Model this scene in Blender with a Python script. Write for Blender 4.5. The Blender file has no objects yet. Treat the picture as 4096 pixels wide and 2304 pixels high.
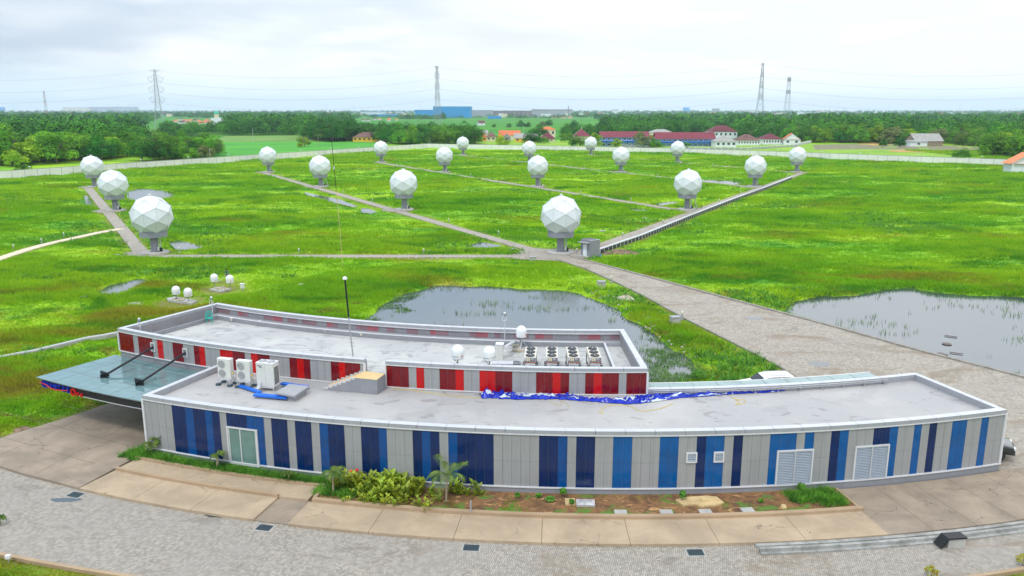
import bpy, bmesh, math, random
import numpy as np
from mathutils import Vector, Matrix
R_ = math.radians
rng = np.random.default_rng(7)
random.seed(7)
scene = bpy.context.scene
COL = scene.collection

# ------------------------------------------------------------------ camera geometry (used to place things on the ground)
H = 23.0; F = 3186.0; YH = 440.0
PT = math.atan((1152 - YH) / F); CP, SP = math.cos(PT), math.sin(PT)
def ray(x, y):
    dx = (x - 2048) / F; dy = -(y - 1152) / F
    return (dx, CP + dy * SP, -SP + dy * CP)
def G(x, y, z=0.0):
    d = ray(x, y); t = (z - H) / d[2]
    return (d[0] * t, d[1] * t)
def G3(x, y, z=0.0):
    a, b = G(x, y, z); return (a, b, z)
CX, CY = 7.2, 130.8
def pol(r, a):
    a = R_(a); return (CX + r * math.sin(a), CY - r * math.cos(a))
def onwall(x, y, r):
    d = ray(x, y); A = d[0] ** 2 + d[1] ** 2; B = -2 * (d[0] * CX + d[1] * CY); c = CX * CX + CY * CY - r * r
    t = (-B - math.sqrt(max(0, B * B - 4 * A * c))) / (2 * A)
    X, Y = d[0] * t, d[1] * t
    return math.degrees(math.atan2(X - CX, CY - Y)), H + d[2] * t
def prj(X, Y, Z):
    zc = Y * CP - (Z - H) * SP; yc = Y * SP + (Z - H) * CP
    return 2048 + F * X / zc, 1152 - F * yc / zc
def ang_at_px(x, r, z):
    lo, hi = -45.0, 40.0
    for _ in range(40):
        m = (lo + hi) / 2; p = pol(r, m)
        if prj(p[0], p[1], z)[0] < x: lo = m
        else: hi = m
    return (lo + hi) / 2

# ------------------------------------------------------------------ materials
MATS = {}
def nodes(m):
    m.use_nodes = True; nt = m.node_tree; return nt, nt.nodes, nt.links
def pm(name, col, rough=0.6, metal=0.0, var=0.12, scale=3.0, bump=0.0, spec=0.4, stretch=(1, 1, 1), col2=None, detail=4, rnd=0.0, coat=0.0, transl=0.0, alpha=1.0, coords='Object', bscale=None):
    if name in MATS: return MATS[name]
    m = bpy.data.materials.new(name); nt, N, L = nodes(m)
    b = N['Principled BSDF']
    tc = N.new('ShaderNodeTexCoord'); mp = N.new('ShaderNodeMapping'); mp.inputs['Scale'].default_value = stretch
    if coords == 'Position':
        g = N.new('ShaderNodeNewGeometry'); L.new(g.outputs['Position'], mp.inputs[0])
    else:
        L.new(tc.outputs[coords], mp.inputs[0])
    nz = N.new('ShaderNodeTexNoise'); nz.inputs['Scale'].default_value = scale; nz.inputs['Detail'].default_value = detail
    L.new(mp.outputs[0], nz.inputs['Vector'])
    cr = N.new('ShaderNodeValToRGB')
    c1 = tuple(max(0, c * (1 - var)) for c in col); c2 = col2 if col2 else tuple(min(1, c * (1 + var)) for c in col)
    cr.color_ramp.elements[0].position = 0.3; cr.color_ramp.elements[1].position = 0.7
    cr.color_ramp.elements[0].color = (*c1, 1); cr.color_ramp.elements[1].color = (*c2, 1)
    L.new(nz.outputs['Fac'], cr.inputs[0])
    out = cr.outputs[0]
    if rnd:
        oi = N.new('ShaderNodeObjectInfo'); hs = N.new('ShaderNodeHueSaturation')
        mr = N.new('ShaderNodeMapRange'); mr.inputs['To Min'].default_value = 1 - rnd; mr.inputs['To Max'].default_value = 1 + rnd
        mh = N.new('ShaderNodeMapRange'); mh.inputs['To Min'].default_value = 0.5 - rnd * 0.06; mh.inputs['To Max'].default_value = 0.5 + rnd * 0.03
        L.new(oi.outputs['Random'], mr.inputs[0]); L.new(mr.outputs[0], hs.inputs['Value'])
        wn = N.new('ShaderNodeMath'); wn.operation = 'FRACT'; wm = N.new('ShaderNodeMath'); wm.operation = 'MULTIPLY'; wm.inputs[1].default_value = 7.31
        L.new(oi.outputs['Random'], wm.inputs[0]); L.new(wm.outputs[0], wn.inputs[0]); L.new(wn.outputs[0], mh.inputs[0]); L.new(mh.outputs[0], hs.inputs['Hue'])
        L.new(out, hs.inputs['Color']); out = hs.outputs[0]
    L.new(out, b.inputs['Base Color'])
    b.inputs['Roughness'].default_value = rough; b.inputs['Metallic'].default_value = metal
    b.inputs['Specular IOR Level'].default_value = spec
    if coat: b.inputs['Coat Weight'].default_value = coat
    if bump:
        bp = N.new('ShaderNodeBump'); bp.inputs['Strength'].default_value = bump; bp.inputs['Distance'].default_value = 0.05
        if bscale:
            n2 = N.new('ShaderNodeTexNoise'); n2.inputs['Scale'].default_value = bscale; L.new(mp.outputs[0], n2.inputs['Vector']); L.new(n2.outputs['Fac'], bp.inputs['Height'])
        else: L.new(nz.outputs['Fac'], bp.inputs['Height'])
        L.new(bp.outputs[0], b.inputs['Normal'])
    if transl:
        tr = N.new('ShaderNodeBsdfTranslucent'); mx = N.new('ShaderNodeMixShader'); mx.inputs[0].default_value = transl
        L.new(out, tr.inputs['Color']); L.new(b.outputs[0], mx.inputs[1]); L.new(tr.outputs[0], mx.inputs[2])
        L.new(mx.outputs[0], N['Material Output'].inputs['Surface'])
    if alpha < 1:
        b.inputs['Alpha'].default_value = alpha
    MATS[name] = m; return m

class NB:  # small node-expression helper
    def __init__(s, m): s.nt, s.N, s.L = nodes(m)
    def val(s, v, inp):
        if isinstance(v, (int, float)): inp.default_value = v
        else: s.L.new(v, inp)
    def m(s, op, a, b=0.0, c=None):
        n = s.N.new('ShaderNodeMath'); n.operation = op; s.val(a, n.inputs[0]); s.val(b, n.inputs[1])
        if c is not None: s.val(c, n.inputs[2])
        return n.outputs[0]
    def noise(s, vec, scale, detail=4, rough=0.55, dist=0.0, out='Fac'):
        n = s.N.new('ShaderNodeTexNoise'); n.inputs['Scale'].default_value = scale; n.inputs['Detail'].default_value = detail
        n.inputs['Roughness'].default_value = rough; n.inputs['Distortion'].default_value = dist; s.L.new(vec, n.inputs['Vector']); return n.outputs[out]
    def pos(s):
        return s.N.new('ShaderNodeNewGeometry').outputs['Position']
    def mapv(s, vec, sc=(1, 1, 1), loc=(0, 0, 0), rot=(0, 0, 0)):
        n = s.N.new('ShaderNodeMapping'); n.inputs['Scale'].default_value = sc; n.inputs['Location'].default_value = loc; n.inputs['Rotation'].default_value = rot
        s.L.new(vec, n.inputs[0]); return n.outputs[0]
    def step(s, v, lo, hi):
        n = s.N.new('ShaderNodeMapRange'); n.interpolation_type = 'SMOOTHSTEP'; s.val(v, n.inputs[0]); n.inputs['From Min'].default_value = lo; n.inputs['From Max'].default_value = hi
        return n.outputs[0]
    def mix(s, f, a, b):
        n = s.N.new('ShaderNodeMix'); n.data_type = 'RGBA'; s.val(f, n.inputs[0])
        for v, i in ((a, 6), (b, 7)):
            if isinstance(v, tuple): n.inputs[i].default_value = (*v, 1)
            else: s.L.new(v, n.inputs[i])
        return n.outputs[2]
    def sep(s, v):
        n = s.N.new('ShaderNodeSeparateXYZ'); s.L.new(v, n.inputs[0]); return n.outputs
    def comb(s, x, y, z):
        n = s.N.new('ShaderNodeCombineXYZ'); s.val(x, n.inputs[0]); s.val(y, n.inputs[1]); s.val(z, n.inputs[2]); return n.outputs[0]
    def bump(s, h, st=0.5, d=0.05):
        n = s.N.new('ShaderNodeBump'); n.inputs['Strength'].default_value = st; n.inputs['Distance'].default_value = d; s.L.new(h, n.inputs['Height']); return n.outputs[0]

def grass_color(nb, dry=0.0):
    p = nb.pos()
    big = nb.noise(nb.mapv(p, (0.7, 1.3, 1)), 0.022, 6, 0.65, 0.4)
    med = nb.noise(nb.mapv(p, (0.55, 1.3, 1), (31, 7, 0)), 0.10, 6, 0.68, 0.6)
    fine = nb.noise(nb.mapv(p, (0.6, 1.8, 1), (5, 77, 0)), 0.42, 6, 0.72, 0.4)
    tiny = nb.noise(nb.mapv(p, (1, 1.6, 1), (5, 7, 3)), 2.6, 4, 0.7)
    c = nb.mix(nb.step(big, 0.36, 0.64), (0.185, 0.42, 0.013), (0.34, 0.53, 0.016))
    c = nb.mix(nb.m('MULTIPLY', nb.step(med, 0.48, 0.64), 0.85), c, (0.06, 0.265, 0.016))
    yel = nb.noise(nb.mapv(p, (0.6, 1.5, 1), (61, 97, 0)), 0.07, 6, 0.65, 0.5)
    c = nb.mix(nb.m('MULTIPLY', nb.step(yel, 0.56, 0.72), 0.4), c, (0.44, 0.54, 0.016))
    olive = nb.noise(nb.mapv(p, (0.7, 1.6, 1), (91, 17, 0)), 0.05, 6, 0.7, 0.5)
    y = nb.sep(p)[1]
    nearb = nb.N.new('ShaderNodeMapRange'); nb.L.new(y, nearb.inputs[0]); nearb.inputs['From Min'].default_value = 60; nearb.inputs['From Max'].default_value = 135; nearb.inputs['To Min'].default_value = 0.12; nearb.inputs['To Max'].default_value = 0.0
    c = nb.mix(nb.m('MULTIPLY', nb.step(nb.m('ADD', olive, nearb.outputs[0]), 0.55, 0.70), 0.8), c, (0.33, 0.27, 0.03))
    teal = nb.noise(nb.mapv(p, (0.5, 1.5, 1), (11, 57, 3)), 0.05, 4, 0.6)
    c = nb.mix(nb.m('MULTIPLY', nb.step(teal, 0.60, 0.70), 0.45), c, (0.17, 0.36, 0.07))
    c = nb.mix(nb.m('MULTIPLY', nb.step(fine, 0.52, 0.70), 0.5), c, (0.06, 0.20, 0.012))
    c = nb.mix(nb.m('MULTIPLY', nb.step(tiny, 0.45, 0.75), 0.25), c, (0.09, 0.25, 0.014))
    brown = nb.noise(nb.mapv(p, (0.8, 1.8, 1), (3, 9, 0)), 0.17, 6, 0.75, 0.6)
    c = nb.mix(nb.m('MULTIPLY', nb.step(nb.m('ADD', brown, nearb.outputs[0]), 0.64, 0.74), 0.75), c, (0.25, 0.20, 0.045))
    return c
def make_grass(name, blades, dry=0.0):
    m = bpy.data.materials.new(name); nb = NB(m); b = nb.N['Principled BSDF']
    c = grass_color(nb, dry)
    if not blades:
        at = nb.N.new('ShaderNodeAttribute'); at.attribute_name = 'verge'; c = nb.mix(at.outputs['Fac'], c, nb.mix(nb.step(nb.noise(nb.pos(), 1.2, 5, 0.7), 0.4, 0.6), (0.16, 0.20, 0.025), (0.22, 0.18, 0.06)))
    nb.L.new(c, b.inputs['Base Color']); b.inputs['Roughness'].default_value = 0.8; b.inputs['Specular IOR Level'].default_value = 0.15
    if blades:
        tr = nb.N.new('ShaderNodeBsdfTranslucent'); mx = nb.N.new('ShaderNodeMixShader'); mx.inputs[0].default_value = 0.5
        nb.L.new(c, tr.inputs['Color']); nb.L.new(b.outputs[0], mx.inputs[1]); nb.L.new(tr.outputs[0], mx.inputs[2]); nb.L.new(mx.outputs[0], nb.N['Material Output'].inputs['Surface'])
    else:
        nb.L.new(nb.bump(nb.noise(nb.mapv(nb.pos(), (1, 1.5, 1)), 1.6, 6, 0.7), 0.9, 0.35), b.inputs['Normal'])
    return m
M_GR = make_grass('grass_ground', False); M_BL = make_grass('grass_blades', True)

def make_far():
    m = bpy.data.materials.new('far_fields'); nb = NB(m); b = nb.N['Principled BSDF']; p = nb.pos()
    n1 = nb.noise(nb.mapv(p, (0.25, 1.0, 1)), 0.006, 4, 0.6)
    v = nb.N.new('ShaderNodeTexVoronoi'); v.inputs['Scale'].default_value = 0.008; nb.L.new(nb.mapv(p, (0.4, 1, 1), (0, 0, 0), (0, 0, 0.15)), v.inputs['Vector'])
    c = nb.mix(nb.step(n1, 0.4, 0.6), (0.035, 0.20, 0.012), (0.065, 0.27, 0.012))
    hs = nb.N.new('ShaderNodeSeparateColor'); nb.L.new(v.outputs['Color'], hs.inputs[0])
    c = nb.mix(nb.m('MULTIPLY', nb.step(hs.outputs[0], 0.6, 0.95), 0.5), c, (0.11, 0.21, 0.03))
    c = nb.mix(nb.m('MULTIPLY', nb.step(nb.noise(nb.mapv(p, (1, 3, 1)), 0.12, 5, 0.7), 0.45, 0.7), 0.35), c, (0.05, 0.17, 0.015))
    nb.L.new(c, b.inputs['Base Color']); b.inputs['Roughness'].default_value = 0.9; b.inputs['Specular IOR Level'].default_value = 0.1
    return m
M_FAR = make_far()

def make_paver(name, base, sz=0.105, ej=0.7, stain=(0.20, 0.15, 0.10), radial=False):
    m = bpy.data.materials.new(name); nb = NB(m); b = nb.N['Principled BSDF']; p = nb.pos()
    mp = nb.mapv(p, (1 / sz, 1 / sz, 1), (0, 0, 0), (0, 0, 0.25)); x, y, _ = nb.sep(mp)
    i = nb.m('FLOOR', x); j = nb.m('FLOOR', y); fx = nb.m('FRACT', x); fy = nb.m('FRACT', y)
    k = nb.m('FLOORED_MODULO', nb.m('SUBTRACT', i, j), 4.0)
    is0 = nb.m('COMPARE', k, 0.0, 0.3); is1 = nb.m('COMPARE', k, 1.0, 0.3); is2 = nb.m('COMPARE', k, 2.0, 0.3); is3 = nb.m('COMPARE', k, 3.0, 0.3)
    g = 0.13
    left = nb.m('LESS_THAN', fx, g); right = nb.m('GREATER_THAN', fx, 1 - g); bot = nb.m('LESS_THAN', fy, g); top = nb.m('GREATER_THAN', fy, 1 - g)
    e = nb.m('MULTIPLY', left, nb.m('SUBTRACT', 1.0, is1))
    e = nb.m('MAXIMUM', e, nb.m('MULTIPLY', right, nb.m('SUBTRACT', 1.0, is0)))
    e = nb.m('MAXIMUM', e, nb.m('MULTIPLY', bot, nb.m('SUBTRACT', 1.0, is2)))
    e = nb.m('MAXIMUM', e, nb.m('MULTIPLY', top, nb.m('SUBTRACT', 1.0, is3)))
    # brick id for tone
    bi = nb.m('SUBTRACT', i, is1); bj = nb.m('ADD', j, is3)
    wn = nb.N.new('ShaderNodeTexWhiteNoise'); nb.L.new(nb.comb(bi, bj, 0.0), wn.inputs['Vector'])
    tone = wn.outputs['Value']
    c = nb.mix(tone, tuple(v * 0.72 for v in base), tuple(min(1, v * 1.22) for v in base))
    big = nb.noise(p, 0.35, 6, 0.65, 0.6)
    c = nb.mix(nb.m('MULTIPLY', nb.step(big, 0.42, 0.62), 0.35), c, (base[0] * 0.98, base[1] * 1.0, base[2] * 1.08))
    joint = tuple(v * 0.30 for v in base)
    c = nb.mix(nb.m('MULTIPLY', e, ej), c, joint)
    wet = nb.noise(nb.mapv(p, (1, 1.6, 1), (17, 3, 0)), 0.22, 6, 0.7, 1.0)
    c = nb.mix(nb.m('MULTIPLY', nb.step(wet, 0.575, 0.66), 0.6), c, (base[0] * 0.42, base[1] * 0.40, base[2] * 0.36))
    br = nb.noise(nb.mapv(p, (1, 1.6, 1), (57, 33, 0)), 0.16, 6, 0.7, 0.8)
    xx = nb.sep(p)[0]
    c = nb.mix(nb.m('MULTIPLY', nb.m('MULTIPLY', nb.step(br, 0.50, 0.66), 0.75), nb.step(xx, -25.0, 12.0)), c, stain)
    nb.L.new(c, b.inputs['Base Color'])
    rr = nb.N.new('ShaderNodeMapRange'); nb.L.new(nb.step(wet, 0.62, 0.68), rr.inputs[0]); rr.inputs['To Min'].default_value = 0.75; rr.inputs['To Max'].default_value = 0.3
    nb.L.new(rr.outputs[0], b.inputs['Roughness'])
    nb.L.new(nb.bump(nb.m('SUBTRACT', 1.0, e), 0.5, 0.01), b.inputs['Normal'])
    return m
M_ROAD = make_paver('herringbone_paving', (0.35, 0.315, 0.265))
M_ROAD2 = make_paver('block_paving', (0.345, 0.305, 0.25), 0.15, 0.4)
M_PATH = make_paver('path_paving', (0.345, 0.305, 0.252), 0.15, 0.4)

def make_roofdeck(name, c1, c2, stain, s1=0.55, thr=0.63, amt=0.75, sc=0.6):
    m = bpy.data.materials.new(name); nb = NB(m); b = nb.N['Principled BSDF']; p = nb.pos()
    c = nb.mix(nb.step(nb.noise(p, 0.18, 3, 0.6), 0.35, 0.65), c1, c2)
    c = nb.mix(nb.m('MULTIPLY', nb.step(nb.noise(p, 3.0, 6, 0.7), 0.35, 0.75), 0.18), c, tuple(v * 0.7 for v in c1))
    st = nb.noise(nb.mapv(p, (0.7, 1.3, 1), (4.3, 1.7, 0)), sc, 6, 0.6, 1.6)
    s = nb.step(st, thr, thr + 0.035)
    c = nb.mix(nb.m('MULTIPLY', s, amt), c, stain)
    big = nb.step(nb.noise(nb.mapv(p, (1, 1, 1), (14.3, 11.7, 0)), 0.3, 4, 0.5, 0.4), 0.58, 0.61)
    c = nb.mix(nb.m('MULTIPLY', big, 0.22), c, tuple(v * 0.62 for v in c1))
    nb.L.new(c, b.inputs['Base Color']); b.inputs['Roughness'].default_value = 0.55
    nb.L.new(nb.bump(nb.noise(p, 14, 4), 0.15, 0.01), b.inputs['Normal'])
    return m
M_DECKB = make_roofdeck('blue_building_roof_coating', (0.34, 0.335, 0.335), (0.41, 0.395, 0.38), (0.20, 0.18, 0.18), thr=0.60, sc=0.6, amt=0.6)
M_DECKR = make_roofdeck('red_building_roof_coating', (0.38, 0.38, 0.375), (0.47, 0.47, 0.45), (0.19, 0.19, 0.20), thr=0.565, sc=0.8, amt=0.6)

def make_concrete(name, c1, c2, crack=True, sc=0.35, stain=(0.30, 0.22, 0.13)):
    m = bpy.data.materials.new(name); nb = NB(m); b = nb.N['Principled BSDF']; p = nb.pos()
    c = nb.mix(nb.step(nb.noise(p, sc, 6, 0.65, 0.5), 0.33, 0.67), c1, c2)
    c = nb.mix(nb.m('MULTIPLY', nb.step(nb.noise(p, 12, 5, 0.8), 0.4, 0.7), 0.25), c, tuple(v * 0.75 for v in c1))
    c = nb.mix(nb.m('MULTIPLY', nb.step(nb.noise(nb.mapv(p, (1, 1.5, 1), (7, 21, 0)), 0.3, 6, 0.7, 0.9), 0.60, 0.72), 0.5), c, stain)
    if crack:
        v = nb.N.new('ShaderNodeTexVoronoi'); v.feature = 'DISTANCE_TO_EDGE'; v.inputs['Scale'].default_value = 0.33
        ds = nb.N.new('ShaderNodeVectorMath'); ds.operation = 'ADD'
        nn = nb.noise(p, 1.5, 4, 0.6, 0, 'Color'); nb.L.new(p, ds.inputs[0]); nb.L.new(nn, ds.inputs[1]); nb.L.new(ds.outputs[0], v.inputs['Vector'])
        ck = nb.m('LESS_THAN', v.outputs['Distance'], 0.006)
        ck = nb.m('MULTIPLY', ck, nb.step(nb.noise(p, 0.5, 2), 0.5, 0.56))
        c = nb.mix(nb.m('MULTIPLY', ck, 0.6), c, tuple(v * 0.3 for v in c1))
    nb.L.new(c, b.inputs['Base Color']); b.inputs['Roughness'].default_value = 0.8
    nb.L.new(nb.bump(nb.noise(p, 9, 5), 0.3, 0.01), b.inputs['Normal'])
    return m
M_SIDE = make_concrete('peach_washed_concrete', (0.32, 0.245, 0.165), (0.44, 0.335, 0.225))
M_APRON = make_concrete('brown_washed_concrete', (0.22, 0.175, 0.13), (0.34, 0.27, 0.20), stain=(0.24, 0.175, 0.115))
M_PWALL = make_concrete('planter_wall_concrete', (0.33, 0.23, 0.14), (0.41, 0.295, 0.185), False)
M_GCON = make_concrete('grey_concrete', (0.33, 0.325, 0.30), (0.43, 0.42, 0.39), False, 0.8, (0.24, 0.22, 0.18))
M_WALLC = make_concrete('boundary_wall_concrete', (0.68, 0.67, 0.63), (0.76, 0.75, 0.71), False, 0.25, (0.50, 0.49, 0.44))
M_OLDC = make_concrete('weathered_gutter_concrete', (0.20, 0.20, 0.185), (0.38, 0.38, 0.36), False, 1.2, (0.10, 0.095, 0.07))
M_KERB = make_concrete('dark_kerb_concrete', (0.20, 0.185, 0.16), (0.32, 0.29, 0.25), False, 1.5, (0.1, 0.09, 0.07))

def make_soil():
    m = bpy.data.materials.new('bed_soil'); nb = NB(m); b = nb.N['Principled BSDF']; p = nb.pos()
    c = nb.mix(nb.step(nb.noise(p, 0.9, 6, 0.7, 0.8), 0.4, 0.6), (0.13, 0.065, 0.03), (0.26, 0.13, 0.05))
    c = nb.mix(nb.m('MULTIPLY', nb.step(nb.noise(nb.mapv(p, (1, 1.8, 1)), 0.7, 5, 0.7, 1.5), 0.58, 0.64), 0.9), c, (0.58, 0.33, 0.14))
    c = nb.mix(nb.m('MULTIPLY', nb.step(nb.noise(nb.mapv(p, (1, 1.3, 1), (8, 8, 0)), 0.5, 6, 0.75, 0.5), 0.55, 0.60), 0.95), c, (0.09, 0.20, 0.02))
    nb.L.new(c, b.inputs['Base Color']); b.inputs['Roughness'].default_value = 0.9
    nb.L.new(nb.bump(nb.noise(p, 6, 6, 0.7), 1.0, 0.1), b.inputs['Normal'])
    return m
M_SOIL = make_soil()

def make_water():
    m = bpy.data.materials.new('pond_water'); nb = NB(m); b = nb.N['Principled BSDF']; p = nb.pos()
    nb.L.new(nb.mix(nb.noise(p, 0.08, 3), (0.035, 0.05, 0.06), (0.06, 0.075, 0.08)), b.inputs['Base Color'])
    b.inputs['Roughness'].default_value = 0.04; b.inputs['IOR'].default_value = 1.5; b.inputs['Specular IOR Level'].default_value = 0.8
    h = nb.noise(nb.mapv(p, (0.6, 2.2, 1)), 3.0, 4, 0.6); nb.L.new(nb.bump(h, 0.10, 0.05), b.inputs['Normal'])
    return m
M_WATER = make_water()

def make_panel(name, c, rough=0.35, spec=0.45, seam=0.25):
    m = bpy.data.materials.new(name); nb = NB(m); b = nb.N['Principled BSDF']; p = nb.pos()
    n1 = nb.noise(nb.mapv(p, (9, 9, 0.12)), 1.0, 3, 0.6)
    c0 = nb.mix(nb.step(n1, 0.3, 0.7), tuple(v * 0.93 for v in c), tuple(min(1, v * 1.06) for v in c))
    n2 = nb.noise(nb.mapv(p, (1.2, 1.2, 1.0)), 0.9, 3, 0.5)
    c0 = nb.mix(nb.m('MULTIPLY', nb.step(n2, 0.45, 0.65), seam), c0, tuple(v * 0.6 for v in c))
    zz = nb.sep(p)[2]
    ln = nb.m('MAXIMUM', nb.m('COMPARE', zz, 2.25, 0.03), nb.m('COMPARE', zz, 4.72, 0.02)); c0 = nb.mix(nb.m('MULTIPLY', ln, 0.22), c0, tuple(v * 0.45 for v in c))
    dr = nb.noise(nb.mapv(p, (5, 5, 0.35), (3, 1, 7)), 1.0, 5, 0.7); c0 = nb.mix(nb.m('MULTIPLY', nb.step(dr, 0.56, 0.75), 0.30 if abs(c[0] - c[2]) < 0.06 else 0.05), c0, (0.16, 0.155, 0.15))
    nb.L.new(c0, b.inputs['Base Color']); b.inputs['Roughness'].default_value = rough; b.inputs['Specular IOR Level'].default_value = spec
    h = nb.noise(nb.mapv(p, (30, 30, 0.2)), 1.0, 2, 0.5); nb.L.new(nb.bump(h, 0.25, 0.01), b.inputs['Normal'])
    return m
MG = make_panel('grey_cladding', (0.29, 0.292, 0.297), seam=0.10)
MBD = make_panel('navy_cladding', (0.0003, 0.017, 0.088), 0.13, seam=0.5)
MBM = make_panel('azure_cladding', (0.0003, 0.058, 0.22), 0.13, seam=0.4)
MBB = make_panel('bright_azure_cladding', (0.0003, 0.082, 0.27), 0.13, seam=0.4)
MRD = make_panel('dark_red_cladding', (0.16, 0.001, 0.005), 0.15, seam=0.5)
MRB = make_panel('bright_red_cladding', (0.46, 0.001, 0.001), 0.15, seam=0.3)
MGI = make_panel('parapet_inner_grey', (0.24, 0.235, 0.25), 0.5, seam=0.2)
MPI = make_panel('parapet_inner_pink', (0.34, 0.10, 0.12), 0.5, seam=0.3)
MPJ = make_panel('parapet_inner_mauve', (0.25, 0.15, 0.17), 0.5, seam=0.3)
WHITE = pm('white_painted_metal', (0.58, 0.58, 0.59), 0.35, 0, 0.04)
SHEET = pm('silver_coping_sheet', (0.48, 0.49, 0.52), 0.35, 0.0, 0.06, 0.8)
FASC = pm('grey_fascia_sheet', (0.31, 0.315, 0.34), 0.4, 0, 0.05)
DGREY = pm('dark_grey_paint', (0.20, 0.21, 0.23), 0.6)
GREY = pm('grey_paint', (0.31, 0.315, 0.33), 0.6, 0, 0.06)
PLG = pm('grey_plaster', (0.235, 0.24, 0.26), 0.7, 0, 0.07, 1.5)
BLACK = pm('black_steel', (0.012, 0.013, 0.015), 0.4)
RAD = pm('radome_panel', (0.66, 0.69, 0.74), 0.5, 0, 0.05, 0.5)
SEAM = pm('radome_seam', (0.30, 0.32, 0.33), 0.6)
RCAP = pm('radome_white_cap', (0.66, 0.66, 0.66), 0.5)
RGREY = pm('radome_support_grey', (0.23, 0.24, 0.27), 0.55, 0, 0.06, 1)
SMOOTHW = pm('white_gloss_fibreglass', (0.68, 0.69, 0.71), 0.22, 0, 0.02)
ACW = pm('air_conditioner_ivory', (0.58, 0.58, 0.545), 0.4, 0, 0.04)
ACG = pm('fan_grille_grey', (0.36, 0.36, 0.33), 0.5)
BEIGE = pm('condenser_beige', (0.58, 0.54, 0.47), 0.45, 0, 0.05)
GALV = pm('galvanised_steel', (0.45, 0.46, 0.47), 0.4, 0.6, 0.1)
BLUEP = pm('blue_paint', (0.005, 0.13, 0.62), 0.4, 0, 0.15)
TARPB = pm('blue_tarpaulin', (0.002, 0.02, 0.36), 0.3, 0, 0.3, 2)
TARPS = pm('silver_tarpaulin', (0.48, 0.55, 0.58), 0.35, 0.1, 0.25, 2)
PLY = pm('plywood', (0.58, 0.42, 0.20), 0.7, 0, 0.12, 2, stretch=(1, 4, 1))
TEAL = pm('teal_plastic', (0.0, 0.36, 0.30), 0.35)
YROPE = pm('yellow_rope', (0.62, 0.46, 0.05), 0.7)
BAMB = pm('bamboo', (0.50, 0.42, 0.18), 0.6, 0, 0.3, 2)
TRUNK = pm('bark', (0.16, 0.12, 0.08), 0.9, 0, 0.3, 3)
PALMT = pm('palm_bark', (0.36, 0.30, 0.20), 0.9, 0, 0.3, 8)
PALML = pm('palm_leaf', (0.05, 0.19, 0.035), 0.5, 0, 0.5, 3, col2=(0.22, 0.30, 0.04), transl=0.3)
CANNA = pm('canna_leaf', (0.20, 0.42, 0.03), 0.4, 0, 0.4, 3, col2=(0.55, 0.62, 0.05), transl=0.3, rnd=0.3)
HEDGE = pm('ground_cover_leaf', (0.055, 0.24, 0.02), 0.6, 0, 0.4, 1.2, col2=(0.17, 0.42, 0.03), transl=0.3, coords='Position')
REED = pm('reed_blade', (0.16, 0.30, 0.11), 0.6, 0, 0.4, 0.3, col2=(0.32, 0.44, 0.20), transl=0.3, coords='Position')
SWAMP = pm('water_weed', (0.05, 0.19, 0.025), 0.6, 0, 0.3, 0.25, col2=(0.20, 0.36, 0.06), transl=0.3, coords='Position')
TREEM = [pm('foliage_dark', (0.012, 0.095, 0.008), 0.75, 0, 0.4, 0.22, col2=(0.05, 0.24, 0.012), rnd=0.3, transl=0.15, spec=0.1),
         pm('foliage_mid', (0.04, 0.18, 0.010), 0.75, 0, 0.4, 0.22, col2=(0.15, 0.40, 0.016), rnd=0.3, transl=0.15, spec=0.1),
         pm('foliage_olive', (0.15, 0.34, 0.012), 0.75, 0, 0.35, 0.28, col2=(0.32, 0.54, 0.02), rnd=0.25, transl=0.15, spec=0.1),
         pm('foliage_brownish', (0.12, 0.17, 0.05), 0.75, 0, 0.35, 0.28, col2=(0.22, 0.27, 0.08), rnd=0.25, transl=0.15, spec=0.1)]
WOODM = pm('woodland_foliage', (0.007, 0.065, 0.006), 0.8, 0, 0.3, 0.045, col2=(0.09, 0.31, 0.014), coords='Position', spec=0.1, detail=8)
TILE_R = pm('dark_red_roof_tile', (0.12, 0.018, 0.028), 0.7, 0, 0.25, 1.5, stretch=(1, 3, 1))
TILE_M = pm('crimson_roof_sheet', (0.17, 0.012, 0.03), 0.5, 0, 0.12, 0.3)
TILE_O = pm('orange_roof_tile', (0.58, 0.14, 0.045), 0.7, 0, 0.25, 0.8)
TILE_B = pm('brown_roof_tile', (0.12, 0.055, 0.045), 0.8, 0, 0.35, 0.7, col2=(0.22, 0.12, 0.10))
TILE_G = pm('grey_roof_sheet', (0.30, 0.29, 0.27), 0.7, 0, 0.2, 0.6)
YWALL = pm('yellow_plaster', (0.72, 0.44, 0.03), 0.7)
CWALL = pm('cream_plaster', (0.66, 0.60, 0.42), 0.7)
WWALL = pm('white_plaster', (0.68, 0.71, 0.74), 0.7, 0, 0.06, 0.5)
BWALL = pm('pale_blue_plaster', (0.40, 0.56, 0.75), 0.7, 0, 0.06)
BTRIM = pm('blue_trim', (0.01, 0.10, 0.40), 0.6)
WINM = pm('dark_window', (0.035, 0.045, 0.055), 0.15, 0, 0.3)
FBLUE = pm('blue_factory_sheet', (0.005, 0.26, 0.62), 0.45, 0, 0.1, 0.02)
FGREY = pm('grey_factory_sheet', (0.36, 0.38, 0.42), 0.5, 0, 0.1, 0.02)
FBRN = pm('rust_factory_sheet', (0.20, 0.16, 0.17), 0.6, 0, 0.2, 0.02)
PYLON = pm('pylon_steel', (0.34, 0.37, 0.39), 0.5, 0.2, 0.1)
WIRE = pm('conductor_wire', (0.45, 0.48, 0.50), 0.5)
MASTR = pm('mast_red', (0.42, 0.14, 0.12), 0.6)
GOLD = pm('golden_dome', (0.85, 0.50, 0.01), 0.35, 0.2)
GDOME = pm('green_dome', (0.02, 0.42, 0.27), 0.4)
CARW = pm('white_car_paint', (0.78, 0.78, 0.76), 0.2, 0, 0.02, coat=1.0)
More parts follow.
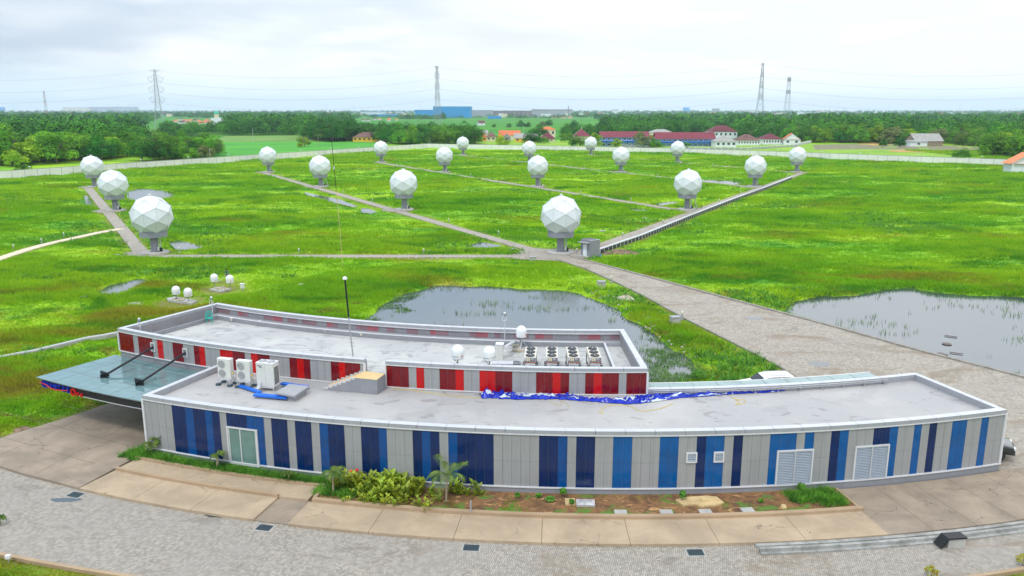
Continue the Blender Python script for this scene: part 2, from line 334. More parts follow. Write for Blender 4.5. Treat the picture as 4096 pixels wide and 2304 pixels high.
CARK = pm('black_car_paint', (0.012, 0.02, 0.02), 0.15, 0, 0.1, coat=1.0)
CGLASS = pm('tinted_car_glass', (0.02, 0.025, 0.03), 0.05)
RUBBER = pm('rubber', (0.02, 0.02, 0.02), 0.8)
CHROME = pm('chrome', (0.6, 0.6, 0.6), 0.15, 1.0)
REDL = pm('red_lens', (0.4, 0.01, 0.01), 0.2)
SIGNB = pm('sign_blue', (0.01, 0.03, 0.42), 0.4)
SIGNR = pm('sign_red', (0.62, 0.01, 0.015), 0.4)
DEBR = pm('broken_stone', (0.40, 0.36, 0.28), 0.9, 0, 0.35, 4)
ROCK = pm('tan_rock', (0.52, 0.38, 0.19), 0.85, 0, 0.2, 1.5, bump=0.5)
EARTH = pm('earth_heap', (0.16, 0.095, 0.055), 0.95, 0, 0.5, 2.0, col2=(0.30, 0.21, 0.14), coords='Position')
SKIN = pm('skin', (0.25, 0.13, 0.08), 0.6)
SHIRT = pm('green_shirt', (0.01, 0.20, 0.13), 0.8)
TROUS = pm('dark_trousers', (0.03, 0.03, 0.035), 0.8)
HAIR = pm('black_hair', (0.015, 0.01, 0.01), 0.6)
CLOTHW = pm('white_sack_cloth', (0.60, 0.58, 0.50), 0.8)
PAVEL = pm('cream_path_concrete', (0.60, 0.51, 0.38), 0.8, 0, 0.1, 1, coords='Position')

def glass(name, col, rough=0.03, mixf=0.55, tint=(0.5, 0.75, 0.7)):
    m = bpy.data.materials.new(name); nb = NB(m); b = nb.N['Principled BSDF']
    nb.L.new(nb.mix(nb.step(nb.noise(nb.mapv(nb.pos(), (1, 2, 1)), 0.9, 5, 0.7), 0.35, 0.7), tuple(v * 0.85 for v in col), tuple(min(1, v * 1.1) for v in col)), b.inputs['Base Color'])
    b.inputs['Roughness'].default_value = rough; b.inputs['Specular IOR Level'].default_value = 0.6
    tr = nb.N.new('ShaderNodeBsdfTransparent'); tr.inputs[0].default_value = (*tint, 1)
    mx = nb.N.new('ShaderNodeMixShader'); mx.inputs[0].default_value = mixf
    nb.L.new(tr.outputs[0], mx.inputs[1]); nb.L.new(b.outputs[0], mx.inputs[2]); nb.L.new(mx.outputs[0], nb.N['Material Output'].inputs['Surface'])
    return m
CGL = glass('frosted_canopy_glass', (0.17, 0.29, 0.30), 0.04, 0.8)
DGL = glass('door_glass', (0.22, 0.36, 0.33), 0.03, 0.6, (0.55, 0.8, 0.72))
CG2 = glass('pale_canopy_glass', (0.24, 0.35, 0.35), 0.1, 0.85)

# ------------------------------------------------------------------ mesh builder
class MB:
    def __init__(s): s.v = []; s.f = []; s.mi = []; s.mats = []
    def mat(s, m):
        if m not in s.mats: s.mats.append(m)
        return s.mats.index(m)
    def add(s, vs, fs, m):
        k = s.mat(m); o = len(s.v); s.v += [tuple(p) for p in vs]
        for f in fs: s.f.append(tuple(i + o for i in f)); s.mi.append(k)
        return s
    def box(s, x0, y0, z0, x1, y1, z1, m, M=None):
        vs = [(x0, y0, z0), (x1, y0, z0), (x1, y1, z0), (x0, y1, z0), (x0, y0, z1), (x1, y0, z1), (x1, y1, z1), (x0, y1, z1)]
        if M: vs = [tuple(M @ Vector(v)) for v in vs]
        return s.add(vs, [(0, 3, 2, 1), (4, 5, 6, 7), (0, 1, 5, 4), (1, 2, 6, 5), (2, 3, 7, 6), (3, 0, 4, 7)], m)
    def cbox(s, c, d, m, rz=0):
        M = Matrix.Translation(c) @ Matrix.Rotation(rz, 4, 'Z')
        return s.box(-d[0] / 2, -d[1] / 2, -d[2] / 2, d[0] / 2, d[1] / 2, d[2] / 2, m, M)
    def cyl(s, p0, p1, r0, r1, m, n=10, cap=True):
        p0, p1 = Vector(p0), Vector(p1); d = (p1 - p0)
        if d.length < 1e-6: return s
        d.normalize(); a = d.orthogonal().normalized(); b = d.cross(a)
        vs = []
        for p, r in ((p0, r0), (p1, r1)):
            for i in range(n):
                t = 2 * math.pi * i / n; vs.append(p + a * (r * math.cos(t)) + b * (r * math.sin(t)))
        fs = [(i, (i + 1) % n, n + (i + 1) % n, n + i) for i in range(n)]
        if cap: fs += [tuple(range(n - 1, -1, -1)), tuple(range(n, 2 * n))]
        return s.add(vs, fs, m)
    def tube(s, pts, r, m, n=6):
        for a, b in zip(pts[:-1], pts[1:]): s.cyl(a, b, r, r, m, n)
        return s
    def lathe(s, prof, m, n=24, c=(0, 0, 0)):
        vs = []
        for r, z in prof:
            for i in range(n):
                t = 2 * math.pi * i / n; vs.append((c[0] + r * math.cos(t), c[1] + r * math.sin(t), c[2] + z))
        fs = []
        for k in range(len(prof) - 1):
            for i in range(n): fs.append((k * n + i, k * n + (i + 1) % n, (k + 1) * n + (i + 1) % n, (k + 1) * n + i))
        fs.append(tuple(range(n - 1, -1, -1))); fs.append(tuple((len(prof) - 1) * n + i for i in range(n)))
        return s.add(vs, fs, m)
    def prism(s, poly, z0, z1, m, ms=None):
        n = len(poly); A = sum(poly[i][0] * poly[(i + 1) % n][1] - poly[(i + 1) % n][0] * poly[i][1] for i in range(n))
        if A < 0: poly = poly[::-1]
        vs = [(p[0], p[1], z0) for p in poly] + [(p[0], p[1], z1) for p in poly]
        s.add(vs, [tuple(range(n - 1, -1, -1)), tuple(range(n, 2 * n))], m)
        return s.add(vs, [(i, (i + 1) % n, n + (i + 1) % n, n + i) for i in range(n)], ms or m)
    def sheet(s, poly, z, m):
        n = len(poly); A = sum(poly[i][0] * poly[(i + 1) % n][1] - poly[(i + 1) % n][0] * poly[i][1] for i in range(n))
        if A < 0: poly = poly[::-1]
        return s.add([(p[0], p[1], z) for p in poly], [tuple(range(n))], m)
    def arc(s, r0, r1, a0, a1, z0, z1, m, step=1.0, sides=None):
        n = max(1, int(math.ceil(abs(a1 - a0) / step))); vs = []; sd = sides or m
        for i in range(n + 1):
            a = a0 + (a1 - a0) * i / n
            for r in (r0, r1):
                p = pol(r, a)
                vs += [(p[0], p[1], z0), (p[0], p[1], z1)]
        top = []; oth = []
        for i in range(n):
            o = i * 4; q = o + 4
            top.append((o + 1, o + 3, q + 3, q + 1)); oth.append((o, q, q + 2, o + 2))
            oth.append((o + 2, q + 2, q + 3, o + 3)); oth.append((o, o + 1, q + 1, q))
        oth += [(0, 2, 3, 1), (n * 4, n * 4 + 1, n * 4 + 3, n * 4 + 2)]
        s.add(vs, top, m); s.add(vs, oth, sd); return s
    def wallq(s, r, a0, a1, z0, z1, m, step=1.0):
        n = max(1, int(math.ceil(abs(a1 - a0) / step))); vs = []
        for i in range(n + 1):
            p = pol(r, a0 + (a1 - a0) * i / n); vs += [(p[0], p[1], z0), (p[0], p[1], z1)]
        return s.add(vs, [(2 * i, 2 * i + 2, 2 * i + 3, 2 * i + 1) for i in range(n)], m)
    def build(s, name, parent=None, loc=None, rz=0.0, smooth=False, world=False):
        me = bpy.data.meshes.new(name); vs = s.v
        if world:
            if parent is not None:
                L = root_loc(parent); vs = [(v[0] - L[0], v[1] - L[1], v[2] - L[2]) for v in vs]
            elif loc is not None:
                vs = [(v[0] - loc[0], v[1] - loc[1], v[2] - loc[2]) for v in vs]
        me.from_pydata(vs, [], s.f); me.update()
        for m in s.mats: me.materials.append(m)
        if len(s.mats) > 1: me.polygons.foreach_set('material_index', s.mi)
        if smooth: me.polygons.foreach_set('use_smooth', [True] * len(me.polygons))
        o = bpy.data.objects.new(name, me); COL.objects.link(o)
        if parent is not None: o.parent = parent
        if loc is not None and parent is None: o.location = loc; o.rotation_euler.z = rz
        elif loc is not None: o.location = loc; o.rotation_euler.z = rz
        return o
def root_loc(p):
    L = Vector((0, 0, 0))
    while p is not None: L += p.location; p = p.parent
    return L
def tag(o, label=None, cat=None, group=None, kind=None):
    if label: o['label'] = label
    if cat: o['category'] = cat
    if group: o['group'] = group
    if kind: o['kind'] = kind
    return o
def thing(name, label, cat, loc=(0, 0, 0), rz=0.0, group=None):
    o = bpy.data.objects.new(name, None); COL.objects.link(o); o.empty_display_size = 0.5
    o.location = loc; o.rotation_euler.z = rz
    return tag(o, label, cat, group)
def copy_tree(o, parent=None):
    c = o.copy(); COL.objects.link(c)
    if parent is not None: c.parent = parent
    for ch in list(o.children): copy_tree(ch, c)
    return c
def dup(o, loc, rz=0.0, label=None, group=None, sc=None):
    c = copy_tree(o); c.location = loc; c.rotation_euler.z = rz
    if label: c['label'] = label
    if group: c['group'] = group
    if sc: c.scale = sc
    return c
def npmesh(name, V, Fq, mat, smooth=False, midx=None, mats=None):
    me = bpy.data.meshes.new(name); V = np.asarray(V, np.float32); Fq = np.asarray(Fq, np.int32); k = Fq.shape[1]
    me.vertices.add(len(V)); me.vertices.foreach_set('co', V.ravel())
    me.loops.add(Fq.size); me.loops.foreach_set('vertex_index', Fq.ravel())
    me.polygons.add(len(Fq)); me.polygons.foreach_set('loop_start', np.arange(0, Fq.size, k, dtype=np.int32)); me.polygons.foreach_set('loop_total', np.full(len(Fq), k, np.int32))
    me.update(calc_edges=True)
    for m in (mats or [mat]): me.materials.append(m)
    if midx is not None: me.polygons.foreach_set('material_index', np.asarray(midx, np.int32))
    if smooth: me.polygons.foreach_set('use_smooth', np.ones(len(Fq), bool))
    return me
def npobj(name, me, parent=None, loc=(0, 0, 0)):
    o = bpy.data.objects.new(name, me); COL.objects.link(o); o.location = loc
    if parent is not None: o.parent = parent
    return o
TEXTS = []
def text(body, size, mat, parent, loc, rot, name, ext=0.01, align='LEFT', xs=1.0):
    cu = bpy.data.curves.new(name, 'FONT'); cu.body = body; cu.size = size; cu.extrude = ext; cu.align_x = align; cu.offset = 0.0
    cu.materials.append(mat); o = bpy.data.objects.new(name, cu); COL.objects.link(o); o.parent = parent; o.location = loc; o.rotation_euler = rot; o.scale = (xs, 1, 1); TEXTS.append(o)
    return o

# ------------------------------------------------------------------ plan of the site
def gp(pts, z=0.0): return [G(x, y, z) for x, y in pts]
V_ = 1.59006
DOMES = [(390, 636), (295, 530), (242, 470), (1409, 635), (1011, 529), (797, 470), (660, 433), (1721, 527), (1345, 470), (1106, 433), (944, 409), (1888, 468), (1551, 432), (1319, 0), (1149, 0), (1994, 432), (1694, 409), (1472, 389)]
DP = []
for x, y in DOMES:
    DP.append(G(x * V_, y * V_) if y else (0, 0))
# the mast field is a regular triangular lattice: snap rows
ROWY = {}
lat = [(0, 0), (0, 1), (0, 2), (1, 0), (1, 1), (1, 2), (1, 3), (2, 0 + 1), (2, 2), (2, 3), (2, 4), (3, 2), (3, 3), (3, 4), (3, 5), (4, 3), (4, 4), (4, 5)]
# columns step (66.9, 0); rows step (-33.35, 58.55)
DP = [(-58.9 + 66.9 * i - 33.5 * j, 129.6 + 58.6 * j) for i, j in lat]
DP[1] = (-92.9, 186.2); DP[2] = (-128.3, 245.6)
CENTRE_POND = gp([(1380, 1340), (1470, 1250), (1560, 1195), (1600, 1172), (1750, 1133), (1900, 1138), (2080, 1147), (2250, 1150), (2330, 1165), (2400, 1195), (2470, 1235), (2560, 1292), (2650, 1350), (2720, 1395), (2780, 1440), (2800, 1480), (2720, 1525), (2640, 1560), (2560, 1575)]) + [pol(69.2, 1.0), pol(69.2, -8), pol(69.2, -14)]
RIGHT_POND = gp([(3138, 1237), (3180, 1192), (3300, 1180), (3450, 1168), (3560, 1148), (3640, 1143), (3750, 1162), (3900, 1172), (4096, 1182), (4600, 1200), (4900, 1750), (4096, 1517), (3900, 1462), (3668, 1395), (3480, 1346), (3350, 1306), (3220, 1270)])
PUD = [gp(p) for p in (
    [(516, 765), (560, 752), (620, 757), (672, 770), (676, 790), (620, 795), (560, 800), (520, 795)],
    [(690, 968), (720, 962), (760, 978), (800, 985), (770, 996), (720, 990)],
    [(425, 1160), (470, 1140), (545, 1120), (560, 1128), (500, 1152), (450, 1172)],
    [(1893, 982), (1925, 970), (1975, 980), (1940, 990)],
    [(2800, 720), (2870, 717), (2960, 728), (2950, 735), (2870, 732), (2800, 728)],
    [(1222, 768), (1260, 776), (1330, 794), (1420, 820), (1416, 826), (1320, 803), (1240, 781)],
    [(1452, 832), (1470, 833), (1500, 846), (1478, 850), (1455, 845)],
    [(335, 780), (350, 784), (365, 815), (345, 818)],
    [(2532, 832), (2570, 836), (2576, 842), (2540, 840)],
    [(2645, 810), (2690, 806), (2700, 812), (2650, 818)],
)]
BACKROAD = gp([(2223, 1036), (2271, 1024), (2330, 1040), (2406, 1060), (2628, 1119), (2883, 1189), (3072, 1239), (3350, 1313), (3668, 1403), (4096, 1512)]) 
BR_R = BACKROAD[1:]
e = (G(4096, 1512)[0] - G(3668, 1403)[0], G(4096, 1512)[1] - G(3668, 1403)[1])
BACKROAD += [(BACKROAD[-1][0] + e[0] * 0.9, BACKROAD[-1][1] + e[1] * 0.9), pol(92.2, 26), pol(92, 20), pol(91.8, 16.6), pol(86.3, 16.6), pol(78.3, 16.6), pol(77, 12), pol(76.5, 8)] + gp([(2960, 1545), (3060, 1505), (3144, 1478), (3072, 1438), (2900, 1352), (2748, 1276), (2600, 1194), (2485, 1137), (2346, 1074)])
APRON = [pol(91.85, a) for a in (-21.75, -25, -28, -31, -34, -37)] + gp([(-330, 1850), (0, 1760), (240, 1686), (469, 1609), (600, 1566)]) + [pol(79.2, -22.2), pol(86.3, -22.0)]

def offs(p, dx, dy): return (p[0] + dx, p[1] + dy)
PATHW = 2.3
def line(a, b, off, e0=0, e1=0):
    d = Vector((b[0] - a[0], b[1] - a[1])); L = d.length; d.normalize(); n = Vector((-d.y, d.x)) * off
    return [(a[0] + n.x - d.x * e0, a[1] + n.y - d.y * e0), (b[0] + n.x + d.x * e1, b[1] + n.y + d.y * e1)]
PATHS = [line(DP[0], DP[2], 1.9, 1, 1.5), line(DP[0], DP[3], -3.1, -1, 3.5), line(DP[3], DP[6], 2.6, 0, 1), line(DP[7], DP[10], 2.4, -1, 1), line(DP[11], DP[14], 2.2, -1, 1), line(DP[15], DP[17], 2.0, -1, 1),
         line(DP[3], DP[15], -3.0, -1, 1)]
LPATH = gp([(486, 915), (400, 930), (318, 948), (235, 966), (171, 981), (110, 998), (60, 1014), (0, 1034), (-160, 1090)])
WALLL = [G(-420, 744), G(0, 714), G(230, 692), G(1082, 639), G(1465, 610), G(1708, 592)]
WALLR = [G(1708, 592), G(2048, 599), G(2660, 612), G(3072, 626), G(3549, 645), G(4026, 663), G(4300, 673)]
def straight(p): return [p[0], p[-1]]
WALLL = [G(-420, 747), G(1708, 592)]
TRENCH = [G(x, y, 0.7) for x, y in ((2396, 996), (2565, 938.5), (2763, 859), (2900, 806), (3072, 743.5), (3167, 707))]

LAWNPADS = [(G(728, 1206), 2.6), (G(885, 1160), 2.4), (G(912, 1128), 0.7), (G(971, 1166), 0.5)]
def pip(P, poly):
    x, y = P[:, 0], P[:, 1]; ins = np.zeros(len(P), bool); n = len(poly)
    for i in range(n):
        x0, y0 = poly[i]; x1, y1 = poly[(i + 1) % n]
        c = ((y0 > y) != (y1 > y)); xi = (x1 - x0) * (y - y0) / ((y1 - y0) or 1e-9) + x0
        ins ^= c & (x < xi)
    return ins
def dpl(P, pts, closed=False):
    d = np.full(len(P), 1e9); q = list(pts) + ([pts[0]] if closed else [])
    for a, b in zip(q[:-1], q[1:]):
        a = np.array(a[:2]); b = np.array(b[:2]); ab = b - a; t = np.clip(((P - a) @ ab) / max(ab @ ab, 1e-9), 0, 1)
        d = np.minimum(d, np.hypot(*(P - a - t[:, None] * ab).T))
    return d
def sdp(P, poly): d = dpl(P, poly, True); return np.where(pip(P, poly), -d, d)
def polar(P):
    dx = P[:, 0] - CX; dy = CY - P[:, 1]; return np.hypot(dx, dy), np.degrees(np.arctan2(dx, dy))
def sarc(P, r0, r1, a0, a1):
    r, a = polar(P); return np.maximum(np.maximum(r0 - r, r - r1), np.maximum((a0 - a), (a - a1)) * np.pi / 180 * r)
def road_edge(a): return 98.35 - np.clip((a + 15.6) / 25.6, -0.3, 1.5) * 2.3
def hard(P):
    """signed distance (m) to any paved or built surface"""
    d = sdp(P, BACKROAD)
    d = np.minimum(d, sdp(P, APRON)); r, a = polar(P)
    d = np.minimum(d, np.maximum(np.maximum(91.8 - r, r - road_edge(a)), (np.abs(a) - 50) * 1.5))
    d = np.minimum(d, sarc(P, 69.0, 92, -29.9, 1.6)) if False else np.minimum(d, sarc(P, 69.0, 79.2, -29.9, 1.6))
    d = np.minimum(d, sarc(P, 78.0, 92.0, -22.0, 40)); d = np.minimum(d, sarc(P, 76.5, 80, 1.0, 17))
    for p in PATHS: d = np.minimum(d, dpl(P, p) - PATHW / 2)
    d = np.minimum(d, dpl(P, LPATH) - 0.9)
    for q in DP: d = np.minimum(d, np.hypot(P[:, 0] - q[0], P[:, 1] - q[1]) - 2.6)
    d = np.minimum(d, np.hypot(P[:, 0] - DP[3][0] + 0.6, P[:, 1] - DP[3][1] + 1.2) - 5.2)
    d = np.minimum(d, dpl(P, TRENCH) - 0.35)
    for (x_, y_), rr_ in LAWNPADS: d = np.minimum(d, np.hypot(P[:, 0] - x_, P[:, 1] - y_) - rr_)
    return d
def wet(P):
    d = np.minimum(sdp(P, CENTRE_POND), sdp(P, RIGHT_POND))
    for p in PUD: d = np.minimum(d, sdp(P, p) - 1.3)
    return d
# value noise
def vn(P, s, seed=0):
    q = P * s + seed * 17.3; i = np.floor(q).astype(np.int64); f = q - i; f = f * f * (3 - 2 * f)
    def h(ix, iy):
        n = (ix * 374761393 + iy * 668265263 + seed * 1442695040) & 0xffffffff; n = ((n ^ (n >> 13)) * 1274126177) & 0xffffffff; return ((n ^ (n >> 16)) & 0xffff) / 65535.0
    a = h(i[:, 0], i[:, 1]); b = h(i[:, 0] + 1, i[:, 1]); c = h(i[:, 0], i[:, 1] + 1); d = h(i[:, 0] + 1, i[:, 1] + 1)
    return (a * (1 - f[:, 0]) + b * f[:, 0]) * (1 - f[:, 1]) + (c * (1 - f[:, 0]) + d * f[:, 0]) * f[:, 1]
def fbm(P, s, seed=0, o=4): 
    t = 0; A = 0.5; S = 0
    for k in range(o): t = t + A * vn(P, s * 2 ** k, seed + k); S += A; A *= 0.5
    return t / S
def inside_site(P):
    # side of the two boundary walls
    (ax, ay), (bx, by) = WALLL; l = (P[:, 0] - ax) * (by - ay) - (P[:, 1] - ay) * (bx - ax) > 0
    ins = l.copy()
    for a, b in zip(WALLR[:-1], WALLR[1:]):
        seg = (P[:, 0] >= a[0]) & (P[:, 0] < b[0]); t = (P[:, 0] - a[0]) / (b[0] - a[0]); ins &= ~(seg & (P[:, 1] > a[1] + t * (b[1] - a[1])))
    return ins
def terrain_z(P, hd=None, wd=None):
    hd = hard(P) if hd is None else hd; wd = wet(P) if wd is None else wd
    s = inside_site(P).astype(float)
    b = (fbm(P * np.array([0.7, 1.3]), 0.12, 3) - 0.5) * 0.9 + (fbm(P, 0.45, 9, 3) - 0.5) * 0.55 + 0.12
    k = np.clip((hd - 0.2) / 3.0, 0, 1); k = k * k * (3 - 2 * k)
    z = -0.06 + b * k * (0.25 + 0.75 * s)
    w = np.clip((2.2 - wd) / 3.0, 0, 1)
    w2 = np.clip((0.35 * (fbm(P, 0.35, 21, 3) - 0.5) * 6 - wd + 0.3) / 1.2, 0, 1)
    z = z * (1 - w) + w * (-0.16); z = z - w2 * 0.7
    z = np.where(hd < 0.15, -0.12, z)
    return z
# near terrain sheet, fine near the camera and coarser with distance
ny, nx = 330, 460
ys = 24 * (640 / 24) ** (np.arange(ny) / (ny - 1)); us = np.linspace(-1, 1, nx)
Yg = np.repeat(ys, nx); Xg = np.tile(us, ny) * (Yg * 0.80 + 24) + Yg * 0.04
TP = np.stack([Xg, Yg], 1); TZ = terrain_z(TP)
edge = (np.abs(np.tile(us, ny)) > 0.995) | (Yg > 630) | (Yg < 24.1); TZ = np.where(edge, -0.6, TZ)
idx = np.arange(ny * nx).reshape(ny, nx)
Fq = np.stack([idx[:-1, :-1], idx[:-1, 1:], idx[1:, 1:], idx[1:, :-1]], -1).reshape(-1, 4)
gm_ = npmesh('ground', np.column_stack([TP, TZ]), Fq, M_GR, True); va = gm_.attributes.new('verge', 'FLOAT', 'POINT'); hdv = hard(TP); va.data.foreach_set('value', (np.clip(1.3 - hdv / 1.6, 0, 1) * np.clip(1.5 - 1.6 * fbm(TP, 0.25, 55, 3), 0.1, 1)).astype(np.float32))
o = npobj('ground', gm_); tag(o, kind='structure')
mb = MB(); S_ = 8000
mb.add([(-S_, -400, -0.45), (S_, -400, -0.45), (S_, S_, -0.45), (-S_, S_, -0.45)], [(0, 1, 2, 3)], M_FAR)
tag(mb.build('terrain'), kind='structure')

# dry strips and bright paddies beyond the wall
FIELD_DRY = pm('dry_orange_grass', (0.42, 0.22, 0.05), 0.9, 0, 0.25, 0.15, coords='Position', col2=(0.50, 0.33, 0.10))
FIELD_LIME = pm('lime_grass', (0.15, 0.34, 0.010), 0.9, 0, 0.2, 0.05, coords='Position', col2=(0.26, 0.42, 0.015))
FIELD_PAD = pm('paddy_green', (0.035, 0.27, 0.004), 0.9, 0, 0.12, 0.03, coords='Position', col2=(0.07, 0.34, 0.006))
FIELD_PALE = pm('pale_field', (0.10, 0.27, 0.02), 0.9, 0, 0.2, 0.03, coords='Position', col2=(0.17, 0.28, 0.04))
FIELD_GREY = pm('grey_stalk_field', (0.17, 0.16, 0.09), 0.95, 0, 0.35, 0.5, coords='Position', col2=(0.26, 0.25, 0.13))
def field(name, pts, m, z):
    o = MB().sheet(gp(pts), z, m).build(name); return tag(o, kind='structure')
field('paddy_field', [(700, 654), (900, 569), (1440, 567), (1560, 576), (1440, 604), (1082, 628)], FIELD_PAD, 0.16)
field('paddy_field', [(860, 560), (900, 544), (1420, 540), (1440, 560), (1400, 567), (900, 569)], FIELD_PALE, 0.17)
field('meadow', [(2300, 575), (3400, 580), (4000, 600), (4400, 640), (4300, 668), (3549, 640), (3072, 621), (2300, 600)], FIELD_LIME, 0.16)
field('meadow', [(1900, 566), (2300, 570), (2300, 604), (1740, 588), (1800, 575)], FIELD_LIME, 0.17)
field('dry_field', [(3555, 603), (3620, 599), (3700, 601), (3800, 602), (3800, 610), (3640, 611), (3560, 608)], FIELD_DRY, 0.2)
field('dry_field', [(3420, 577), (3500, 570), (3580, 578), (3500, 584)], FIELD_DRY, 0.22)
field('stalk_field', [(3250, 580), (3560, 574), (3960, 590), (3960, 606), (3500, 598), (3260, 600)], FIELD_GREY, 0.19)

# ------------------------------------------------------------------ water
def water(name, poly, z):
    tag(MB().sheet(poly, z, M_WATER).build(name), kind='structure')
def grow(poly, d):
    c = np.mean(np.array(poly), 0); return [tuple(c + (np.array(p) - c) * (1 + d / max(1, np.hypot(*(np.array(p) - c))))) for p in poly]
water('pond_water', grow(CENTRE_POND, 2.5), -0.30)
water('pond_water', grow(RIGHT_POND, 2.0), -0.30)
for p in PUD: water('puddle_water', grow(p, 1.7), -0.14)

# ------------------------------------------------------------------ roads, pavements, paths
def S(name, mb): return tag(mb.build(name), kind='structure')
mb = MB(); n = 80
a_ = np.linspace(-46, 30, n)
vs = []
for a in a_:
    p = pol(91.7, a); q = pol(float(road_edge(a)), a); vs += [(p[0], p[1], 0.0), (q[0], q[1], 0.0)]
mb.add(vs, [(2 * i, 2 * i + 1, 2 * i + 3, 2 * i + 2) for i in range(n - 1)], M_ROAD); S('road', mb)
mb = MB()
vs = []
for a in a_:
    e0 = float(road_edge(a)); 
    for r, z in ((e0, -0.1), (e0, 0.13), (e0 + 0.22, 0.13), (e0 + 0.22, -0.1)):
        p = pol(r, a); vs.append((p[0], p[1], z))
fs = []
for i in range(n - 1):
    for k in range(3): fs.append((4 * i + k, 4 * i + k + 1, 4 * i + 5 + k, 4 * i + 4 + k))
mb.add(vs, fs, M_PWALL); S('kerb', mb)
S('road', MB().sheet(BACKROAD, 0.004, M_ROAD2))
mb = MB()
pp = BR_R + [(BR_R[-1][0] + e[0] * 1.4, BR_R[-1][1] + e[1] * 1.4)]
def ribbon(mb, pts, w, z0, z1, m, off=0.0):
    L = []
    for i, p in enumerate(pts):
        a = Vector(pts[max(0, i - 1)][:2]); b = Vector(pts[min(len(pts) - 1, i + 1)][:2]); d = (b - a).normalized(); n = Vector((-d.y, d.x)); c = Vector(p[:2]) + n * off
        L.append((c + n * w / 2, c - n * w / 2))
    vs = []
    for l, r in L: vs += [(l.x, l.y, z0), (l.x, l.y, z1), (r.x, r.y, z1), (r.x, r.y, z0)]
    fs = []
    for i in range(len(L) - 1):
        o = 4 * i
        for k in range(3): fs.append((o + k, o + k + 1, o + k + 5, o + k + 4))
    fs += [(0, 3, 2, 1), tuple(4 * (len(L) - 1) + k for k in (0, 1, 2, 3))]
    return mb.add(vs, fs, m)
S('kerb', ribbon(MB(), pp, 0.35, -0.4, 0.14, M_KERB, 0.15))
S('kerb', ribbon(MB(), gp([(3144, 1478), (3072, 1438), (2900, 1352), (2748, 1276), (2600, 1194), (2485, 1137), (2346, 1074), (2223, 1036)]), 0.22, -0.3, 0.07, M_KERB, 0.1))
# left apron
mb = MB().prism(APRON, -0.2, 0.15, M_APRON); S('forecourt', mb)
JNT = pm('slab_joint_brown', (0.17, 0.13, 0.09), 0.9)  # brown strips drawn as slab joints
mb = MB()
def joint(mb, a, b, z, w=0.035): ribbon(mb, [a, b], w, z, z + 0.004, JNT)
for a in (-24.4, -27.4, -30.4, -33.4):
    p, q = pol(91.8, a), pol(82.0, a - 1.2); joint(mb, p, q, 0.151)
for y0, x0, x1 in ((89.0, -24, -34), (86.0, -24, -34), (83, -23, -34)):
    joint(mb, pol(y0, x0 + 1), pol(y0 + 0.6, x1), 0.151)
S('forecourt_joints', mb)
# pavement slabs
def slabs(mb, r0, r1, a0, a1, z0, z1, m, da, gap=0.012):
    n = max(1, round(abs(a1 - a0) / da)); g = math.degrees(gap / 90)
    for i in range(n):
        mb.arc(r0, r1, a0 + (a1 - a0) * i / n + (g if i else 0), a0 + (a1 - a0) * (i + 1) / n - (g if i < n - 1 else 0), z0, z1, m, 0.8)
    return mb
mb = MB(); slabs(mb, 89.15, 91.9, -21.7, -13.85, -0.1, 0.16, M_SIDE, 2.7)
slabs(mb, 89.25, 91.9, -12.5, 8.5, -0.1, 0.16, M_SIDE, 3.0)
slabs(mb, 86.5, 91.9, 8.5, 24, -0.1, 0.16, M_APRON, 1.65); S('sidewalk', mb)
mb = MB(); mb.arc(87.3, 89.1, -21.7, -12.6, -0.1, 0.20, M_SIDE, 0.8); mb.arc(89.0, 91.8, -13.85, -12.5, -0.1, 0.05, M_APRON, 0.6); S('ramp', mb)
mb = MB(); mb.arc(89.0, 89.2, -21.7, -13.85, 0.0, 0.34, M_PWALL, 0.8); S('kerb', mb)
mb = MB(); slabs(mb, 91.93, 92.18, 3.7, 28, -0.1, 0.10, M_OLDC, 2.8); slabs(mb, 92.18, 92.55, 3.7, 28, -0.1, 0.02, M_KERB, 2.8); slabs(mb, 92.55, 92.75, 3.7, 28, -0.1, 0.26, M_OLDC, 2.8); slabs(mb, 92.75, 92.95, 3.7, 28, -0.1, 0.09, M_OLDC, 0.62); S('gutter', mb)
# planter bed
mb = MB(); mb.arc(86.2, 87.3, -21.75, -12.3, -0.1, 0.22, M_SOIL, 0.6); mb.arc(86.2, 89.0, -12.3, 8.45, -0.1, 0.22, M_SOIL, 0.6); S('soil', mb)
pw = thing('planter_wall', 'low curved peach concrete wall edging the planting bed below the blue facade', 'planter wall', pol(89.1, -2) + (0,))
mb = MB(); mb.arc(87.2, 87.45, -21.8, -12.4, 0, 0.34, M_PWALL, 0.7); mb.build('inner_wall', pw, world=True)
mb = MB(); mb.arc(88.93, 89.25, -12.4, 8.6, 0, 0.34, M_PWALL, 0.7); mb.build('outer_wall', pw, world=True)
mb = MB(); mb.arc(87.46, 88.92, -12.45, -12.3, 0, 0.34, M_PWALL, 0.7); mb.arc(86.5, 88.92, 8.45, 8.55, 0, 0.28, M_PWALL, 0.7); mb.build('end_wall', pw, world=True)
